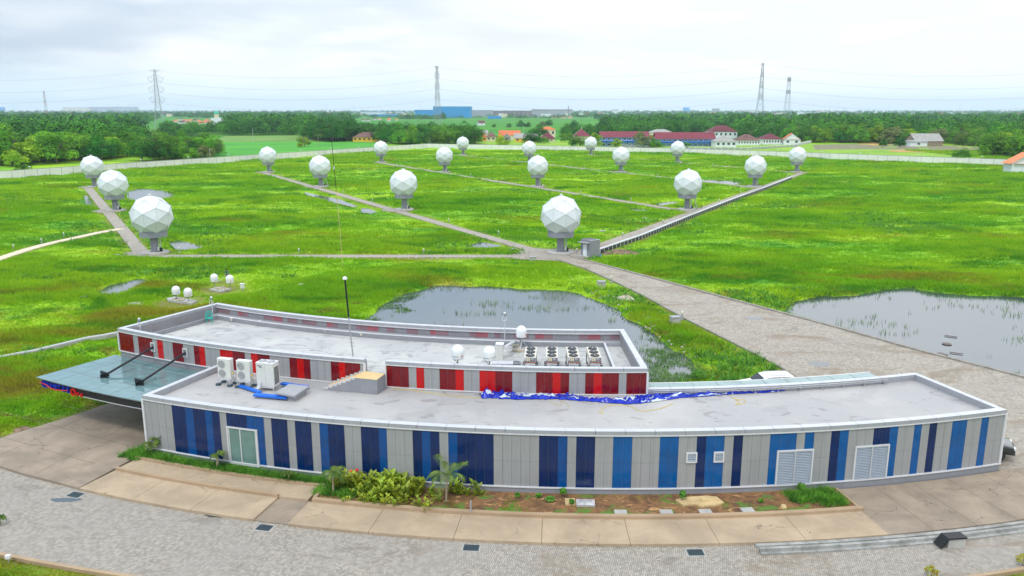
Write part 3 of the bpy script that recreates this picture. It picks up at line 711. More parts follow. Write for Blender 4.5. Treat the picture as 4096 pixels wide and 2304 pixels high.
# garden paths between the radomes
def path(name, pts, w, m, z, t=0.0):
    S(name, ribbon(MB(), pts, w, z - 0.15, z, m))
for i, p in enumerate(PATHS): path('path', p, PATHW, M_PATH, 0.02 + 0.004 * i)
path('path', LPATH, 1.8, PAVEL, 0.06)
mb = MB()
for k, q in enumerate(DP):
    if k in (3,): continue
    mb.prism([(q[0] - 1.5 + 3.6 * math.cos(t), q[1] - 1.2 + 3.2 * math.sin(t)) for t in np.linspace(0, 2 * math.pi, 28)[:-1]], -0.1, 0.05, M_PATH)
q = DP[3]; mb.prism([(q[0] - 0.4 + 5.3 * math.cos(t), q[1] - 1.3 + 4.8 * math.sin(t)) for t in np.linspace(0, 2 * math.pi, 32)[:-1]], -0.1, 0.055, M_PATH)
S('path_circles', mb)
mb = MB()  # flare joining the hub circle to the road and path
mb.sheet([G(2050, 1012), G(2130, 992), G(2240, 1000), G(2300, 1030), G(2420, 1066), G(2240, 1044), G(2050, 1036)], 0.012, M_PATH); S('path', mb)
for (x_, y_, a_x, a_y) in ((3018, 1273, 0.95, 0.8), (3279, 1456, 1.0, 0.9), (880, 2060, 0.9, 0.35), (262, 2000, 0.9, 0.3)):
    q = G(x_, y_); S('puddle_water', MB().sheet([(q[0] + a_x * math.cos(u) * (1 + .18 * math.sin(3 * u)), q[1] + a_y * math.sin(u) * (1 + .2 * math.cos(2 * u))) for u in np.linspace(0, 6.28, 22)[:-1]], 0.010, M_WATER))
# ------------------------------------------------------------------ grass blades (uncountable)
def blades(name, P, z, size, height, m, kind='stuff', nb=4, label=None, cat=None, lean=0.55):
    n = len(P); ang = rng.uniform(0, 2 * np.pi, (n, nb)); off = rng.normal(0, 1, (n, nb, 2)) * size[:, None, None] * 0.45
    base = P[:, None, :] + off; w = size[:, None] * rng.uniform(0.07, 0.15, (n, nb)); h = height[:, None] * rng.uniform(0.55, 1.2, (n, nb))
    dx = np.cos(ang) * w; dy = np.sin(ang) * w; la = rng.uniform(0, 2 * np.pi, (n, nb)); ll = h * rng.uniform(0.2, 1.0, (n, nb)) * lean
    zb = np.broadcast_to(z[:, None], (n, nb))
    v0 = np.stack([base[..., 0] - dx, base[..., 1] - dy, zb - 0.05], -1); v1 = np.stack([base[..., 0] + dx, base[..., 1] + dy, zb - 0.05], -1)
    v2 = np.stack([base[..., 0] + np.cos(la) * ll, base[..., 1] + np.sin(la) * ll, zb + h], -1)
    V = np.stack([v0, v1, v2], 2).reshape(-1, 3); Fq = np.arange(len(V)).reshape(-1, 3)
    o = npobj(name, npmesh(name, V, Fq, m)); return tag(o, label, cat, kind=kind)
def scatter(N, ymin, ymax, power=2.0):
    # density falls with the square of the distance
    u = rng.random(N); Y = ymin * (ymax / ymin) ** u
    X = rng.uniform(-1, 1, N) * (Y * 0.74 + 12); return np.stack([X, Y], 1)
P = scatter(420000, 30, 470)
hd = hard(P); wd = wet(P); keep = (hd > 0.25) & (wd > 0.1 + (fbm(P, 0.35, 21, 3) - 0.5) * 2.0) & inside_site(P)
P = P[keep]; hd = hd[keep]; wd = wd[keep]; z = terrain_z(P, hd, wd)
D = np.hypot(P[:, 0], P[:, 1]); tall = fbm(P * np.array([0.6, 1.3]), 0.10, 41, 5); tl = np.clip((tall - 0.38) * 4, 0, 1)
low = np.clip((hd - 0.2) / 2.5, 0.12, 1) * np.clip((wd + 0.6) / 1.5, 0.3, 1)
hgt = (0.08 + 0.42 * tl) * low * (1 + D / 500); size = 0.35 + D * 0.0045
blades('grass', P, z, size, hgt, M_BL, nb=5, lean=1.1, label='bright green marsh grass covering the open ground', cat='grass')
P = scatter(75000, 34, 440); hd = hard(P); wd = wet(P)
q = fbm(P * np.array([0.6, 1.3]), 0.16, 61, 4); keep = (hd > 0.5) & (wd > 0.6) & inside_site(P) & (q > 0.50)
P = P[keep]; q = q[keep]; z = terrain_z(P, hd[keep], wd[keep]); D = np.hypot(P[:, 0], P[:, 1]); kk = np.clip((q - 0.5) * 6, 0.25, 1) * np.clip(hd[keep] / 3, .3, 1)
blades('tussocks', P, z, 0.35 + D * 0.0035, (0.35 + D * 0.0016) * kk * 1.3, M_BL, label='taller tussocks of grass swelling out of the meadow', cat='grass', nb=9, lean=1.5)
# leafy clumps (darker broad-leaf weeds) in patches
P = scatter(90000, 34, 430); hd = hard(P); wd = wet(P)
q = fbm(P * np.array([0.7, 1.3]), 0.055, 77, 5) + 0.25 * (fbm(P, 0.4, 15, 2) - 0.5); keep = (hd > 0.7) & (wd > 0.5) & inside_site(P) & (q > 0.60)
P = P[keep]; z = terrain_z(P, hd[keep], wd[keep]); D = np.hypot(P[:, 0], P[:, 1])
blades('weeds', P, z, 0.5 + D * 0.004, 0.3 + 0.4 * rng.random(len(P)), HEDGE, label='darker green leafy weeds growing in patches through the grass', cat='weeds', nb=6, lean=1.6)
# reeds and water weeds standing in the ponds
P = scatter(160000, 34, 150); wd = wet(P); hd = hard(P)
q = fbm(P * np.array([0.6, 1.2]), 0.30, 5, 4); sh = np.clip(-wd / 9, 0, 1)
keep = (wd < 0) & (q > 0.59 + 0.08 * sh) & (rng.random(len(P)) < 0.42) & (sdp(P, CENTRE_POND) < 0) | ((wd < 0) & (sdp(P, RIGHT_POND) < 0) & (q > 0.60) & (rng.random(len(P)) < 0.14))
Pk = P[keep]; blades('reeds', Pk, np.full(len(Pk), -0.32), np.full(len(Pk), 0.30), np.full(len(Pk), 0.50), REED, label='thin green reeds standing in the shallow ponds', cat='reeds', nb=3, lean=0.35)
# weed mats
MATS_W = [gp([(2585, 1330), (2640, 1300), (2720, 1330), (2800, 1400), (2815, 1480), (2740, 1530), (2600, 1560), (2590, 1420)]),
          gp([(1400, 1330), (1440, 1240), (1500, 1185), (1640, 1150), (1690, 1165), (1600, 1215), (1660, 1235), (1560, 1250), (1480, 1290)]),
          gp([(2905, 1190), (3000, 1150), (3200, 1130), (3560, 1125), (4096, 1160), (4096, 1184), (3750, 1163), (3600, 1150), (3450, 1170), (3260, 1183), (3180, 1200), (3130, 1235), (3060, 1225)])]
P = scatter(420000, 36, 120); ks = np.zeros(len(P), bool)
for k, poly in enumerate(MATS_W):
    s = sdp(P, poly); ks |= (s < 0) & (fbm(P, 0.5, 31, 4) > (0.40, 0.44, 0.36)[k])
ks &= hard(P) > 0.15
P = P[ks]; blades('water_weeds', P, np.full(len(P), -0.30) + np.where(wet(P) > 0, 0.15, 0), np.full(len(P), 0.28), np.full(len(P), 0.22), SWAMP, label='matted green water weeds along the pond margins', cat='water weeds', nb=3, lean=1.5)
# hedge of ground cover in the bed
Pc = []
for r0, r1, a0, a1, nn in ((86.5, 87.2, -21.6, -12.6, 2600), (86.9, 88.4, -12.6, -10.9, 500), (86.6, 88.0, 6.2, 8.2, 500), (87.4, 88.6, 7.2, 8.2, 200), (85.9, 87.6, -22.6, -21.5, 260)):
    r = rng.uniform(r0, r1, nn); a = np.radians(rng.uniform(a0, a1, nn)); Pc.append(np.stack([CX + r * np.sin(a), CY - r * np.cos(a)], 1))
P = np.concatenate(Pc); blades('ground_cover', P, np.full(len(P), 0.22), np.full(len(P), 0.22), rng.uniform(0.12, 0.42, len(P)), HEDGE, label='low dense green ground cover in the bed below the navy stripes', cat='ground cover', nb=7, lean=1.5)
# lawn in front of the road and left lawn are covered by the main blades; verge tufts in the bed
r = rng.uniform(86.5, 89, 2500); a = rng.uniform(-11.5, 8.2, 2500); k = (vn(np.stack([r, a], 1), 1.3, 4) > 0.62) & ((a < -4.6) | (a > 6) | (rng.random(2500) < 0.25)); a = np.radians(a[k]); r = r[k]
P = np.stack([CX + r * np.sin(a), CY - r * np.cos(a)], 1); blades('bed_grass', P, np.full(len(P), 0.22), np.full(len(P), 0.2), np.full(len(P), 0.12), M_BL, label='short grass tufts sprouting from the orange soil bed', cat='grass', nb=5, lean=1.2)

# ------------------------------------------------------------------ blue building
ZB, ZBD = 4.30, 3.86           # coping top, roof deck
RF, RBK = 86.3, 78.6
AL, AR = -21.8, 16.45
bb = thing('curved_building', 'long low curved building with navy and azure striped facade and flat grey roof', 'building', pol(82.4, -2.5) + (0,))
STR = [(592, 'g'), (686, 'd'), (739, 'm'), (771, 'd'), (819, 'm'), (847, 'd'), (877, 'g'), (904, 'd'), (985, 'm'), (1054, 'g'), (1084, 'd'), (1148, 'g'), (1179, 'd'), (1244, 'g'), (1277, 'm'), (1311, 'd'), (1376, 'g'), (1443, 'd'), (1515, 'm'), (1546, 'g'), (1650, 'd'), (1687, 'm'), (1721, 'd'), (1757, 'g'), (1793, 'm'), (1829, 'd'), (1974, 'g'), (2157, 'd'), (2233, 'm'), (2270, 'g'), (2306, 'd'), (2381, 'g'), (2454, 'b'), (2530, 'g'), (2641, 'b'), (2716, 'g'), (2789, 'd'), (2826, 'b'), (2899, 'g'), (2936, 'd'), (2973, 'g'), (3082, 'b'), (3188, 'g'), (3222, 'b'), (3258, 'g'), (3327, 'd'), (3361, 'b'), (3396, 'g'), (3497, 'd'), (3562, 'b'), (3594, 'g'), (3659, 'b'), (3688, 'g'), (3720, 'd'), (3750, 'g'), (3811, 'b'), (3870, 'g'), (3928, 'b'), (3957, 'g'), (4018, None)]
SM = {'g': MG, 'd': MBD, 'm': MBM, 'b': MBB, 'r': MRD, 'R': MRB}
BACKP = pm('panel_joint_dark', (0.10, 0.105, 0.12), 0.6)
def facade(mb, R, stops, z0, z1, ztop, pw=0.55, a_first=None, a_last=None):
    A = [ang_at_px(x, R, ztop) for x, _ in stops]
    if a_first is not None: A[0] = a_first
    if a_last is not None: A[-1] = a_last
    for i in range(len(stops) - 1):
        a0, a1 = A[i], A[i + 1]; m = SM[stops[i][1]]; n = max(1, round(R_(a1 - a0) * R / pw)); g = math.degrees(0.008 / R)
        for k in range(n):
            mb.wallq(R + 0.012, a0 + (a1 - a0) * k / n + (g if k or stops[i][1] == 'g' else 0), a0 + (a1 - a0) * (k + 1) / n - g, z0, z1, m, 0.7)
    mb.wallq(R, A[0], A[-1], z0 - 0.02, z1 + 0.02, BACKP, 0.7)
mb = MB(); facade(mb, RF - 0.02, STR, 0.62, 3.98, 3.95, a_first=AL, a_last=AR)
# end walls, back wall
def radial(mb, a, r0, r1, z0, z1, m, th=0.2, side=1):
    d = math.degrees(th / 82) * side; return mb.arc(r0, r1, min(a, a + d), max(a, a + d), z0, z1, m, 5)
radial(mb, AL, RBK + 0.1, RF - 0.1, 0.62, 3.98, MG, 0.2, 1); radial(mb, AR, RBK + 0.1, RF - 0.1, 0.62, 3.98, MG, 0.2, -1)
mb.arc(RBK + 0.05, RBK + 0.25, 1.4, AR - 0.2, 0.2, 3.98, MG, 1)
mb.build('facade', bb, world=True)
mb = MB(); mb.arc(RF - 0.3, RF + 0.03, AL, AR, 0.0, 0.55, PLG, 0.8); radial(mb, AL, RBK, RF - 0.3, 0, 0.55, PLG, 0.25, 1); radial(mb, AR, RBK, RF - 0.3, 0, 0.55, PLG, 0.25, -1); mb.build('plinth', bb, world=True)
mb = MB(); mb.arc(RF - 0.2, RF + 0.09, AL - 0.06, AR + 0.06, 0.55, 0.62, WHITE, 0.8); mb.arc(RF - 0.2, RF + 0.07, AL - 0.06, AR + 0.06, 3.98, 4.05, WHITE, 0.8)
for a in (AL, AR): mb.arc(RF - 0.1, RF + 0.08, a - 0.05, a + 0.05, 0.62, 3.98, WHITE, 1)
radial(mb, AL - 0.06, RBK, RF - 0.2, 3.98, 4.05, WHITE, 0.2, 1); radial(mb, AR + 0.06, RBK, RF - 0.2, 3.98, 4.05, WHITE, 0.2, -1)
mb.build('white_trim', bb, world=True)
# coping: fascia and segmented sheet
def coping(mb, r0, r1, a0, a1, z0, z1, da):
    n = max(1, round(abs(a1 - a0) / da)); g = math.degrees(0.011 / 80)
    for i in range(n): mb.arc(r0, r1, a0 + (a1 - a0) * i / n + g, a0 + (a1 - a0) * (i + 1) / n - g, z0, z1, SHEET, 0.7, FASC)
def rcoping(mb, a, w, r0, r1, z0, z1, n):
    for i in range(n): mb.arc(r0 + (r1 - r0) * i / n + 0.012, r0 + (r1 - r0) * (i + 1) / n - 0.012, a, a + w, z0, z1, SHEET, 5, FASC)
mb = MB(); coping(mb, RF - 0.42, RF + 0.05, AL, AR, 4.052, ZB, 1.18); coping(mb, RBK, RBK + 0.42, 1.55, AR, 4.052, ZB, 1.18)
w = math.degrees(0.4 / 82); rcoping(mb, AL, w, RBK + 0.4, RF - 0.42, 4.052, ZB, 4); rcoping(mb, AR - w, w, RBK + 0.42, RF - 0.42, 4.052, ZB, 5)
mb.build('coping', bb, world=True)
mb = MB(); mb.arc(RF - 0.40, RF - 0.30, AL, AR, ZBD, 4.05, FASC, 0.8); mb.arc(RBK + 0.3, RBK + 0.4, 1.55, AR, ZBD, 4.05, FASC, 0.8); radial(mb, AL + 0.2, RBK, RF - 0.4, ZBD, 4.05, FASC, 0.1, 1); radial(mb, AR - 0.2, RBK + .4, RF - 0.4, ZBD, 4.05, FASC, 0.1, -1); mb.build('parapet', bb, world=True)
mb = MB(); mb.arc(RBK - 0.1 + 0.2, RF - 0.35, AL + 0.1, AR - 0.1, ZBD - 0.3, ZBD, M_DECKB, 0.8); mb.build('roof_deck', bb, world=True)

LVD = pm('louvre_gap_shade', (0.05, 0.06, 0.075), 0.7); LVS = pm('louvre_slat', (0.30, 0.34, 0.40), 0.5, 0, 0.05)  # dark backing colour painted as the shade between the slats
def wall_frame(parent, name, corners, R, inner, label=None, fr=0.09, proud=0.10, kids=()):
    """corners in photo pixels TL TR BR BL on cylinder R"""
    ca = [onwall(x, y, R) for x, y in corners]; a0 = (ca[0][0] + ca[3][0]) / 2; a1 = (ca[1][0] + ca[2][0]) / 2; z1 = (ca[0][1] + ca[1][1]) / 2; z0 = (ca[2][1] + ca[3][1]) / 2
    return a0, a1, z0, z1
def opening(parent, name, corners, R, kind, fr=0.085):
    a0, a1, z0, z1 = wall_frame(parent, name, corners, R, None); da = math.degrees(fr / R)
    mb = MB(); mb.arc(R, R + 0.09, a0, a1, z1 - fr, z1, WHITE, 1); mb.arc(R, R + 0.09, a0, a1, z0, z0 + fr, WHITE, 1)
    mb.arc(R, R + 0.09, a0, a0 + da, z0 + fr, z1 - fr, WHITE, 1); mb.arc(R, R + 0.09, a1 - da, a1, z0 + fr, z1 - fr, WHITE, 1)
    fo = mb.build(name, parent, world=True)
    b0, b1, c0, c1 = a0 + da, a1 - da, z0 + fr, z1 - fr
    mb = MB()
    if kind == 'door':
        mb.arc(R + 0.012, R + 0.02, b0, b1, c0, c1, DGL, 1); mb.build('pane', fo, world=True)
        mb = MB(); m_ = (b0 + b1) / 2 - 0.12
        for a in (b0 + 0.02, m_, b1 - 0.06): mb.arc(R + 0.02, R + 0.06, a, a + 0.04, c0, c1, WHITE, 1)
        mb.build('mullion', fo, world=True)
        mb = MB(); mb.arc(R - 0.0, R + 0.012, b0, b1, c0, c1, pm('door_room_dark', (0.18, 0.26, 0.24), 0.5, 0, 0.5, 0.8), 1); mb.build('dim_room_sheet', fo, world=True)  # sheet coloured as the dim room behind the glass
    else:
        n = int((c1 - c0) / 0.105); mb.arc(R + 0.0, R + 0.012, b0, b1, c0, c1, LVD, 1)
        for i in range(n):
            z = c0 + (c1 - c0) * (i + 0.5) / n; h = (c1 - c0) / n * 0.30
            p = [pol(R + 0.015, b0), pol(R + 0.075, b0), pol(R + 0.015, b1), pol(R + 0.075, b1)]
            mb.add([(p[0][0], p[0][1], z + h), (p[1][0], p[1][1], z - h), (p[3][0], p[3][1], z - h), (p[2][0], p[2][1], z + h)], [(0, 1, 2, 3)], LVS)
        if kind == 'big': mm = (b0 + b1) / 2; mb.arc(R + 0.02, R + 0.085, mm - 0.02, mm + 0.02, c0, c1, SHEET, 1)
        mb.build('louvre', fo, world=True)
    return fo
c8 = lambda x, y: (3072 + x / 2.5156, 1728 + y / 2.5156); c7 = lambda x, y: (2048 + x / 2.5156, 1728 + y / 2.5156)
opening(bb, 'glass_door', [(907, 1704), (1031, 1719), (1039, 1868), (920, 1852)], RF, 'door')
opening(bb, 'louvred_window', [c8(90, 186), c8(455, 168), c8(432, 522), c8(65, 541)], RF, 'big')
opening(bb, 'louvred_window', [c8(877, 146), c8(1218, 117), c8(1185, 463), c8(843, 490)], RF, 'big')
opening(bb, 'air_vent', [c7(1752, 203), c7(1862, 205), c7(1858, 305), c7(1750, 306)], RF, 'small')
opening(bb, 'air_vent', [c7(2029, 197), c7(2134, 197), c7(2131, 300), c7(2026, 301)], RF, 'small')
# rear glass canopy along the right half
mb = MB(); n = 10
for i in range(n): mb.arc(76.95, 78.55, 1.6 + 12.9 * i / n + 0.02, 1.6 + 12.9 * (i + 1) / n - 0.02, 3.98, 4.01, CG2, 0.7)
mb.build('glass_canopy', bb, world=True)
mb = MB(); mb.arc(76.85, 76.97, 1.5, 14.6, 3.86, 4.02, WHITE, 0.7)
for i in range(n + 1): a = 1.6 + 12.9 * i / n; mb.arc(76.95, 78.5, a - 0.02, a + 0.02, 3.9, 3.975, SHEET, 1)
mb.build('canopy_frame', bb, world=True)
mb = MB()
for a in np.linspace(2.2, 14.2, 11):
    p = pol(79.15, a); mb.cyl((p[0], p[1], ZBD), (p[0], p[1], 4.22), 0.03, 0.03, GALV, 6); mb.cbox((p[0], p[1], ZBD + 0.03), (0.18, 0.18, 0.05), GALV)
pts = [pol(79.15, a) + (4.22,) for a in np.linspace(1.8, 14.4, 16)]; mb.tube(pts, 0.035, GALV); mb.tube([(x, y, z - 0.12) for x, y, z in pts], 0.025, GALV)
mb.build('pipe_rail', bb, world=True)

# ------------------------------------------------------------------ red building
ZR = 5.80; ZRD = 4.70; RR, RRB = 79.0, 69.05
aL, aR_ = -29.65, 1.5
rb = thing('raised_building', 'curved grey building with red striped parapet behind the blue one', 'building', pol(74, -14) + (0,))
REDL_ = [(480, 'r'), (531, 'g'), (551, 'r'), (608, 'g'), (627, 'R'), (650, 'g'), (689, 'r'), (731, 'g'), (774, 'r'), (795, 'R'), (818, 'g'), (879, 'R'), (930, 'r'), (978, 'g'), (1003, 'R'), (1030, 'r'), (1078, 'g'), (1157, 'r'), (1187, 'R'), (1214, 'r'), (1240, 'g'), (1323, 'r'), (1355, 'R'), (1380, 'r'), (1440, 'g'), (1450, None)]
REDR_ = [(1544, 'r'), (1634, 'g'), (1665, 'R'), (1696, 'g'), (1758, 'r'), (1822, 'R'), (1855, 'g'), (1918, 'R'), (1982, 'r'), (2049, 'g'), (2145, 'r'), (2211, 'R'), (2243, 'r'), (2277, 'g'), (2342, 'r'), (2375, 'R'), (2409, 'r'), (2476, 'g'), (2507, 'r'), (2590, None)]
gapL = ang_at_px(1457, RR, 5.6); gapR = ang_at_px(1541, RR, 5.6)
mb = MB(); facade(mb, RR - 0.02, REDL_, 3.95, 5.50, 5.5, a_first=aL, a_last=gapL); facade(mb, RR - 0.02, REDR_, 3.95, 5.50, 5.5, a_first=gapR, a_last=aR_)
mb.build('facade', rb, world=True)
mb = MB(); mb.arc(RR - 0.25, RR - 0.03, aL, AL, 0, 3.9, PLG, 0.8); radial(mb, aL, RRB, RR - 0.1, 0, 5.5, MG, 0.25, 1); radial(mb, aR_, RRB, RR - 0.1, 0, 5.5, MG, 0.25, -1); mb.arc(RRB, RRB + 0.2, aL, aR_, 0, 5.5, MG, 0.8)
mb.arc(RR - 0.15, RR - 0.02, AL, aR_, 3.8, 3.9, FASC, 0.8); mb.build('wall', rb, world=True)
mb = MB()
for a0, a1 in ((aL, gapL), (gapR, aR_)):
    mb.arc(RR - 0.1, RR + 0.08, a0, a1, 3.885, 3.95, WHITE, 0.8); mb.arc(RR - 0.1, RR + 0.06, a0, a1, 5.50, 5.57, WHITE, 0.8)
    for a in (a0, a1): mb.arc(RR - 0.1, RR + 0.07, a - 0.05, a + 0.05, 3.95, 5.5, WHITE, 1)
mb.arc(RRB + 0.42, RRB + 0.47, aL, aR_, 5.50, 5.57, WHITE, 0.8)
mb.build('white_trim', rb, world=True)
mb = MB(); coping(mb, RR - 0.38, RR + 0.04, aL, gapL, 5.572, ZR, 1.2); coping(mb, RR - 0.38, RR + 0.04, gapR, aR_, 5.572, ZR, 1.2); coping(mb, RRB - 0.05, RRB + 0.40, aL, aR_, 5.572, ZR, 1.6)
w = math.degrees(0.42 / 74); rcoping(mb, aL, w, RRB + 0.4, RR - 0.38, 5.572, ZR, 4); rcoping(mb, aR_ - w, w, RRB + 0.4, RR - 0.38, 5.572, ZR, 5)
mb.build('coping', rb, world=True)
# inner faces of the parapet: faded coloured cladding at the back
mb = MB(); a = aL + 0.35; k = 0; seq = [MPJ, MPJ, MGI, MPI, MPJ, MGI, MGI, MPJ, MPI, MGI, MPJ, MGI]; rr = random.Random(3)
while a < aR_ - 0.4:
    b = min(aR_ - 0.35, a + rr.choice([0.42, 0.6, 0.85])); mb.wallq(RRB + 0.36, a + 0.01, b - 0.01, 5.05, 5.57, seq[k % len(seq)], 0.5); a = b; k += 1
mb.arc(RRB + 0.2, RRB + 0.35, aL, aR_, ZRD - 0.1, 5.57, PLG, 0.8); mb.arc(RRB + 0.35, RRB + 1.15, aL + 0.3, aR_ - 0.3, ZRD - 0.2, 4.97, FASC, 0.8)
radial(mb, aL + 0.25, RRB, RR - 0.3, ZRD, 5.57, MGI, 0.12, 1); radial(mb, aR_ - 0.25, RRB, RR - 0.3, ZRD, 5.57, MGI, 0.12, -1)
mb.arc(RR - 0.34, RR - 0.26, aL, gapL, ZRD, 5.57, MGI, 0.8); mb.arc(RR - 0.34, RR - 0.26, gapR, aR_, ZRD, 5.57, MGI, 0.8)
radial(mb, gapL, RR - 0.5, RR - 0.05, ZRD, 5.57, FASC, 0.1, -1); radial(mb, gapR, RR - 0.5, RR - 0.05, ZRD, 5.57, FASC, 0.1, 1)
mb.build('parapet_lining', rb, world=True)
mb = MB(); mb.arc(RRB + 1.15, RRB + 1.33, aL + 1.1, aR_ - 1.5, ZRD - 0.1, 5.06, PLG, 0.8); mb.arc(RRB + 1.15, RRB + 1.30, aL + 1.1, aR_ - 1.5, 5.06, 5.10, WHITE, 0.8)
radial(mb, aL + 1.1, RRB + 1.33, RR - 0.4, ZRD - 0.1, 5.06, PLG, 0.18, -1); radial(mb, aR_ - 1.5, RRB + 1.33, RR - 0.4, ZRD - 0.1, 5.06, PLG, 0.18, 1)
radial(mb, aR_ - 1.5, RRB + 1.33, RR - 0.4, 5.06, 5.10, SHEET, 0.2, 1)
mb.build('roof_kerb', rb, world=True)
mb = MB(); mb.arc(RRB + 0.1, RR - 0.3, aL + 0.1, aR_ - 0.1, ZRD - 0.3, ZRD, M_DECKR, 0.8); mb.arc(RR - 0.3, RR - 0.04, gapL + 0.02, gapR - 0.02, 3.9, ZRD + 0.1, PLG, 0.5); mb.build('roof_deck', rb, world=True)
c1 = lambda x, y: (x / 2.5156, 1200 + y / 2.5156); c2 = lambda x, y: (1024 + x / 2.5156, 1200 + y / 2.5156); c3 = lambda x, y: (2048 + x / 2.5156, 1200 + y / 2.5156); c4 = lambda x, y: (3072 + x / 2.5156, 1200 + y / 2.5156)
STRUT = []
for cs in ([c1(1518, 425), c1(1560, 432), c1(1568, 520), c1(1525, 512)], [c1(1838, 483), c1(1884, 492), c1(1893, 580), c1(1848, 570)]):
    a0, a1, z0, z1 = wall_frame(rb, '', cs, RR, None); mb = MB(); t = 0.07; da = math.degrees(t / RR)
    mb.arc(RR - 0.02, RR + 0.07, a0, a1, z1 - t, z1, WHITE); mb.arc(RR - 0.02, RR + 0.07, a0, a1, z0, z0 + t, WHITE); mb.arc(RR - 0.02, RR + 0.07, a0, a0 + da, z0 + t, z1 - t, WHITE); mb.arc(RR - 0.02, RR + 0.07, a1 - da, a1, z0 + t, z1 - t, WHITE)
    mb.build('strut_opening', rb, world=True); mb = MB(); mb.arc(RR - 0.01, RR + 0.02, a0 + da, a1 - da, z0 + t, z1 - t, DGREY); mb.build('opening_lining', rb, world=True); STRUT.append(((a0 + a1) / 2, (z0 + z1) / 2))
# little rain outlets on the red roof
for i, (x, y) in enumerate([c1(2335, 205), c2(38, 232), c2(705, 320), c2(1060, 355), c2(1790, 402), c2(2175, 420)]):
    px, py = G(x, y, ZRD + 0.15); o = MB(); o.cbox((0, 0, 0.17), (0.30, 0.26, 0.34), PLG); o.cbox((0, -0.14, 0.24), (0.13, 0.03, 0.13), CWALL); o.cbox((0, 0, 0.36), (0.36, 0.32, 0.04), SHEET)
    o = o.build('roof_outlet', loc=(px, py, ZRD)); o.rotation_euler.z = R_(-(i * 3.5 - 22)) * -1 * 0
    tag(o, 'small grey outlet box with cream face against the rear roof kerb, %s from the left' % ['first', 'second', 'third', 'fourth', 'fifth', 'sixth'][i], 'outlet box', 'outlet boxes along the roof kerb')

# ------------------------------------------------------------------ entrance canopy with sign
ZC = 3.45
cn = thing('entrance_canopy', 'frosted glass entrance canopy on black steel edge projecting from the red striped wall', 'canopy', pol(82, -26) + (0,))
ca0 = -30.05; ca1 = AL - 0.05; CR0, CR1 = RR + 0.1, 85.55
mb = MB(); mb.arc(CR0, CR1, ca0, ca1, ZC, ZC + 0.03, CGL, 0.8); mb.build('glass_roof', cn, world=True)
mb = MB(); 
for i in range(1, 6): a = ca0 + (ca1 - ca0) * i / 6; mb.arc(CR0, CR1, a - 0.012, a + 0.012, ZC + 0.03, ZC + 0.038, DGREY, 2)
for r in (81.25, 83.4): mb.arc(r, r + 0.03, ca0, ca1, ZC + 0.031, ZC + 0.039, DGREY, 0.8)
mb.build('glass_joint', cn, world=True)
mb = MB(); mb.arc(CR1 - 0.32, CR1 - 0.18, ca0 + 0.28, ca1, ZC - 0.62, ZC - 0.03, BLACK, 0.8); mb.arc(CR0, CR1 - 0.32, ca0 + 0.28, ca0 + 0.38, ZC - 0.55, ZC - 0.03, BLACK, 2)
for i in range(1, 7): a = ca0 + 0.3 + (ca1 - ca0 - 0.3) * i / 6; mb.arc(CR0, CR1 - 0.32, a - 0.05, a + 0.05, ZC - 0.4, ZC - 0.03, BLACK, 2)
mb.arc(81.2, 81.35, ca0 + 0.4, ca1, ZC - 0.4, ZC - 0.03, BLACK, 0.8)
mb.build('steel_frame', cn, world=True)
mb = MB(); mb.arc(CR1 - 0.16, CR1 - 0.12, ca0 + 0.28, ca1, ZC - 0.10, ZC - 0.06, SHEET, 0.8); mb.arc(CR1 - 0.16, CR1 - 0.12, ca0 + 3.2, ca1, ZC - 0.66, ZC - 0.62, SHEET, 0.8); mb.build('edge_strip', cn, world=True)
for i, (fx, fy) in enumerate((c1(1050, 762), c1(1402, 838))):
    px, py = G(fx, fy, ZC + 0.15); a, z = STRUT[i]; q = pol(RR + 0.02, a)
    d = Vector((q[0] - px, q[1] - py, 0)).normalized(); s = Vector((-d.y, d.x, 0))
    mb = MB(); mb.cyl((px + d.x * 0.2, py + d.y * 0.2, ZC + 0.22), (q[0], q[1], z), 0.085, 0.085, BLACK, 12)
    M = Matrix.Translation((px, py, ZC)) @ Matrix.Rotation(math.atan2(d.y, d.x), 4, 'Z')
    mb.box(-0.05, -0.42, 0.03, 0.05, 0.42, 0.48, BLACK, M); mb.box(-0.3, -0.05, 0.03, 0.35, 0.05, 0.3, BLACK, M); mb.build('strut', cn, world=True)
# sign letters along the canopy edge
sg = thing('sign_lettering', 'blue and red raised channel letters on the black edge of the entrance canopy', 'sign', pol(CR1, ca0 + 1.8) + (ZC - 0.35,))
def arc_text(body, a0, a1, r, z, size, m, nm, parent):
    n = len(body)
    for i, ch in enumerate(body):
        a = a0 + (a1 - a0) * i / max(1, n - 1); p = pol(r, a); L = root_loc(parent)
        text(ch, size, m, parent, (p[0] - L[0], p[1] - L[1], z - L[2]), (R_(90), 0, R_(a)), nm, 0.05, 'CENTER', 0.92)
arc_text('QUANTER', ca0 + 0.45, ca0 + 2.45, CR1 - 0.10, ZC - 0.60, 0.62, SIGNB, 'letter', sg)
arc_text('O', ca0 + 2.85, ca0 + 2.85, CR1 - 0.10, ZC - 0.72, 0.78, SIGNR, 'letter', sg)
arc_text('ne', ca0 + 3.18, ca0 + 3.45, CR1 - 0.10, ZC - 0.66, 0.55, SIGNR, 'letter', sg)
mb = MB(); mb.tube([pol(CR1 - 0.03, ca0 + 0.2 + t * 2.3) + (ZC - 0.32 - 0.22 * math.sin(t * 3.1) * (1 if t > .35 else .3) - 0.06 * t,) for t in np.linspace(0, 1, 12)], 0.035, SIGNR); mb.build('swoosh', sg, world=True)

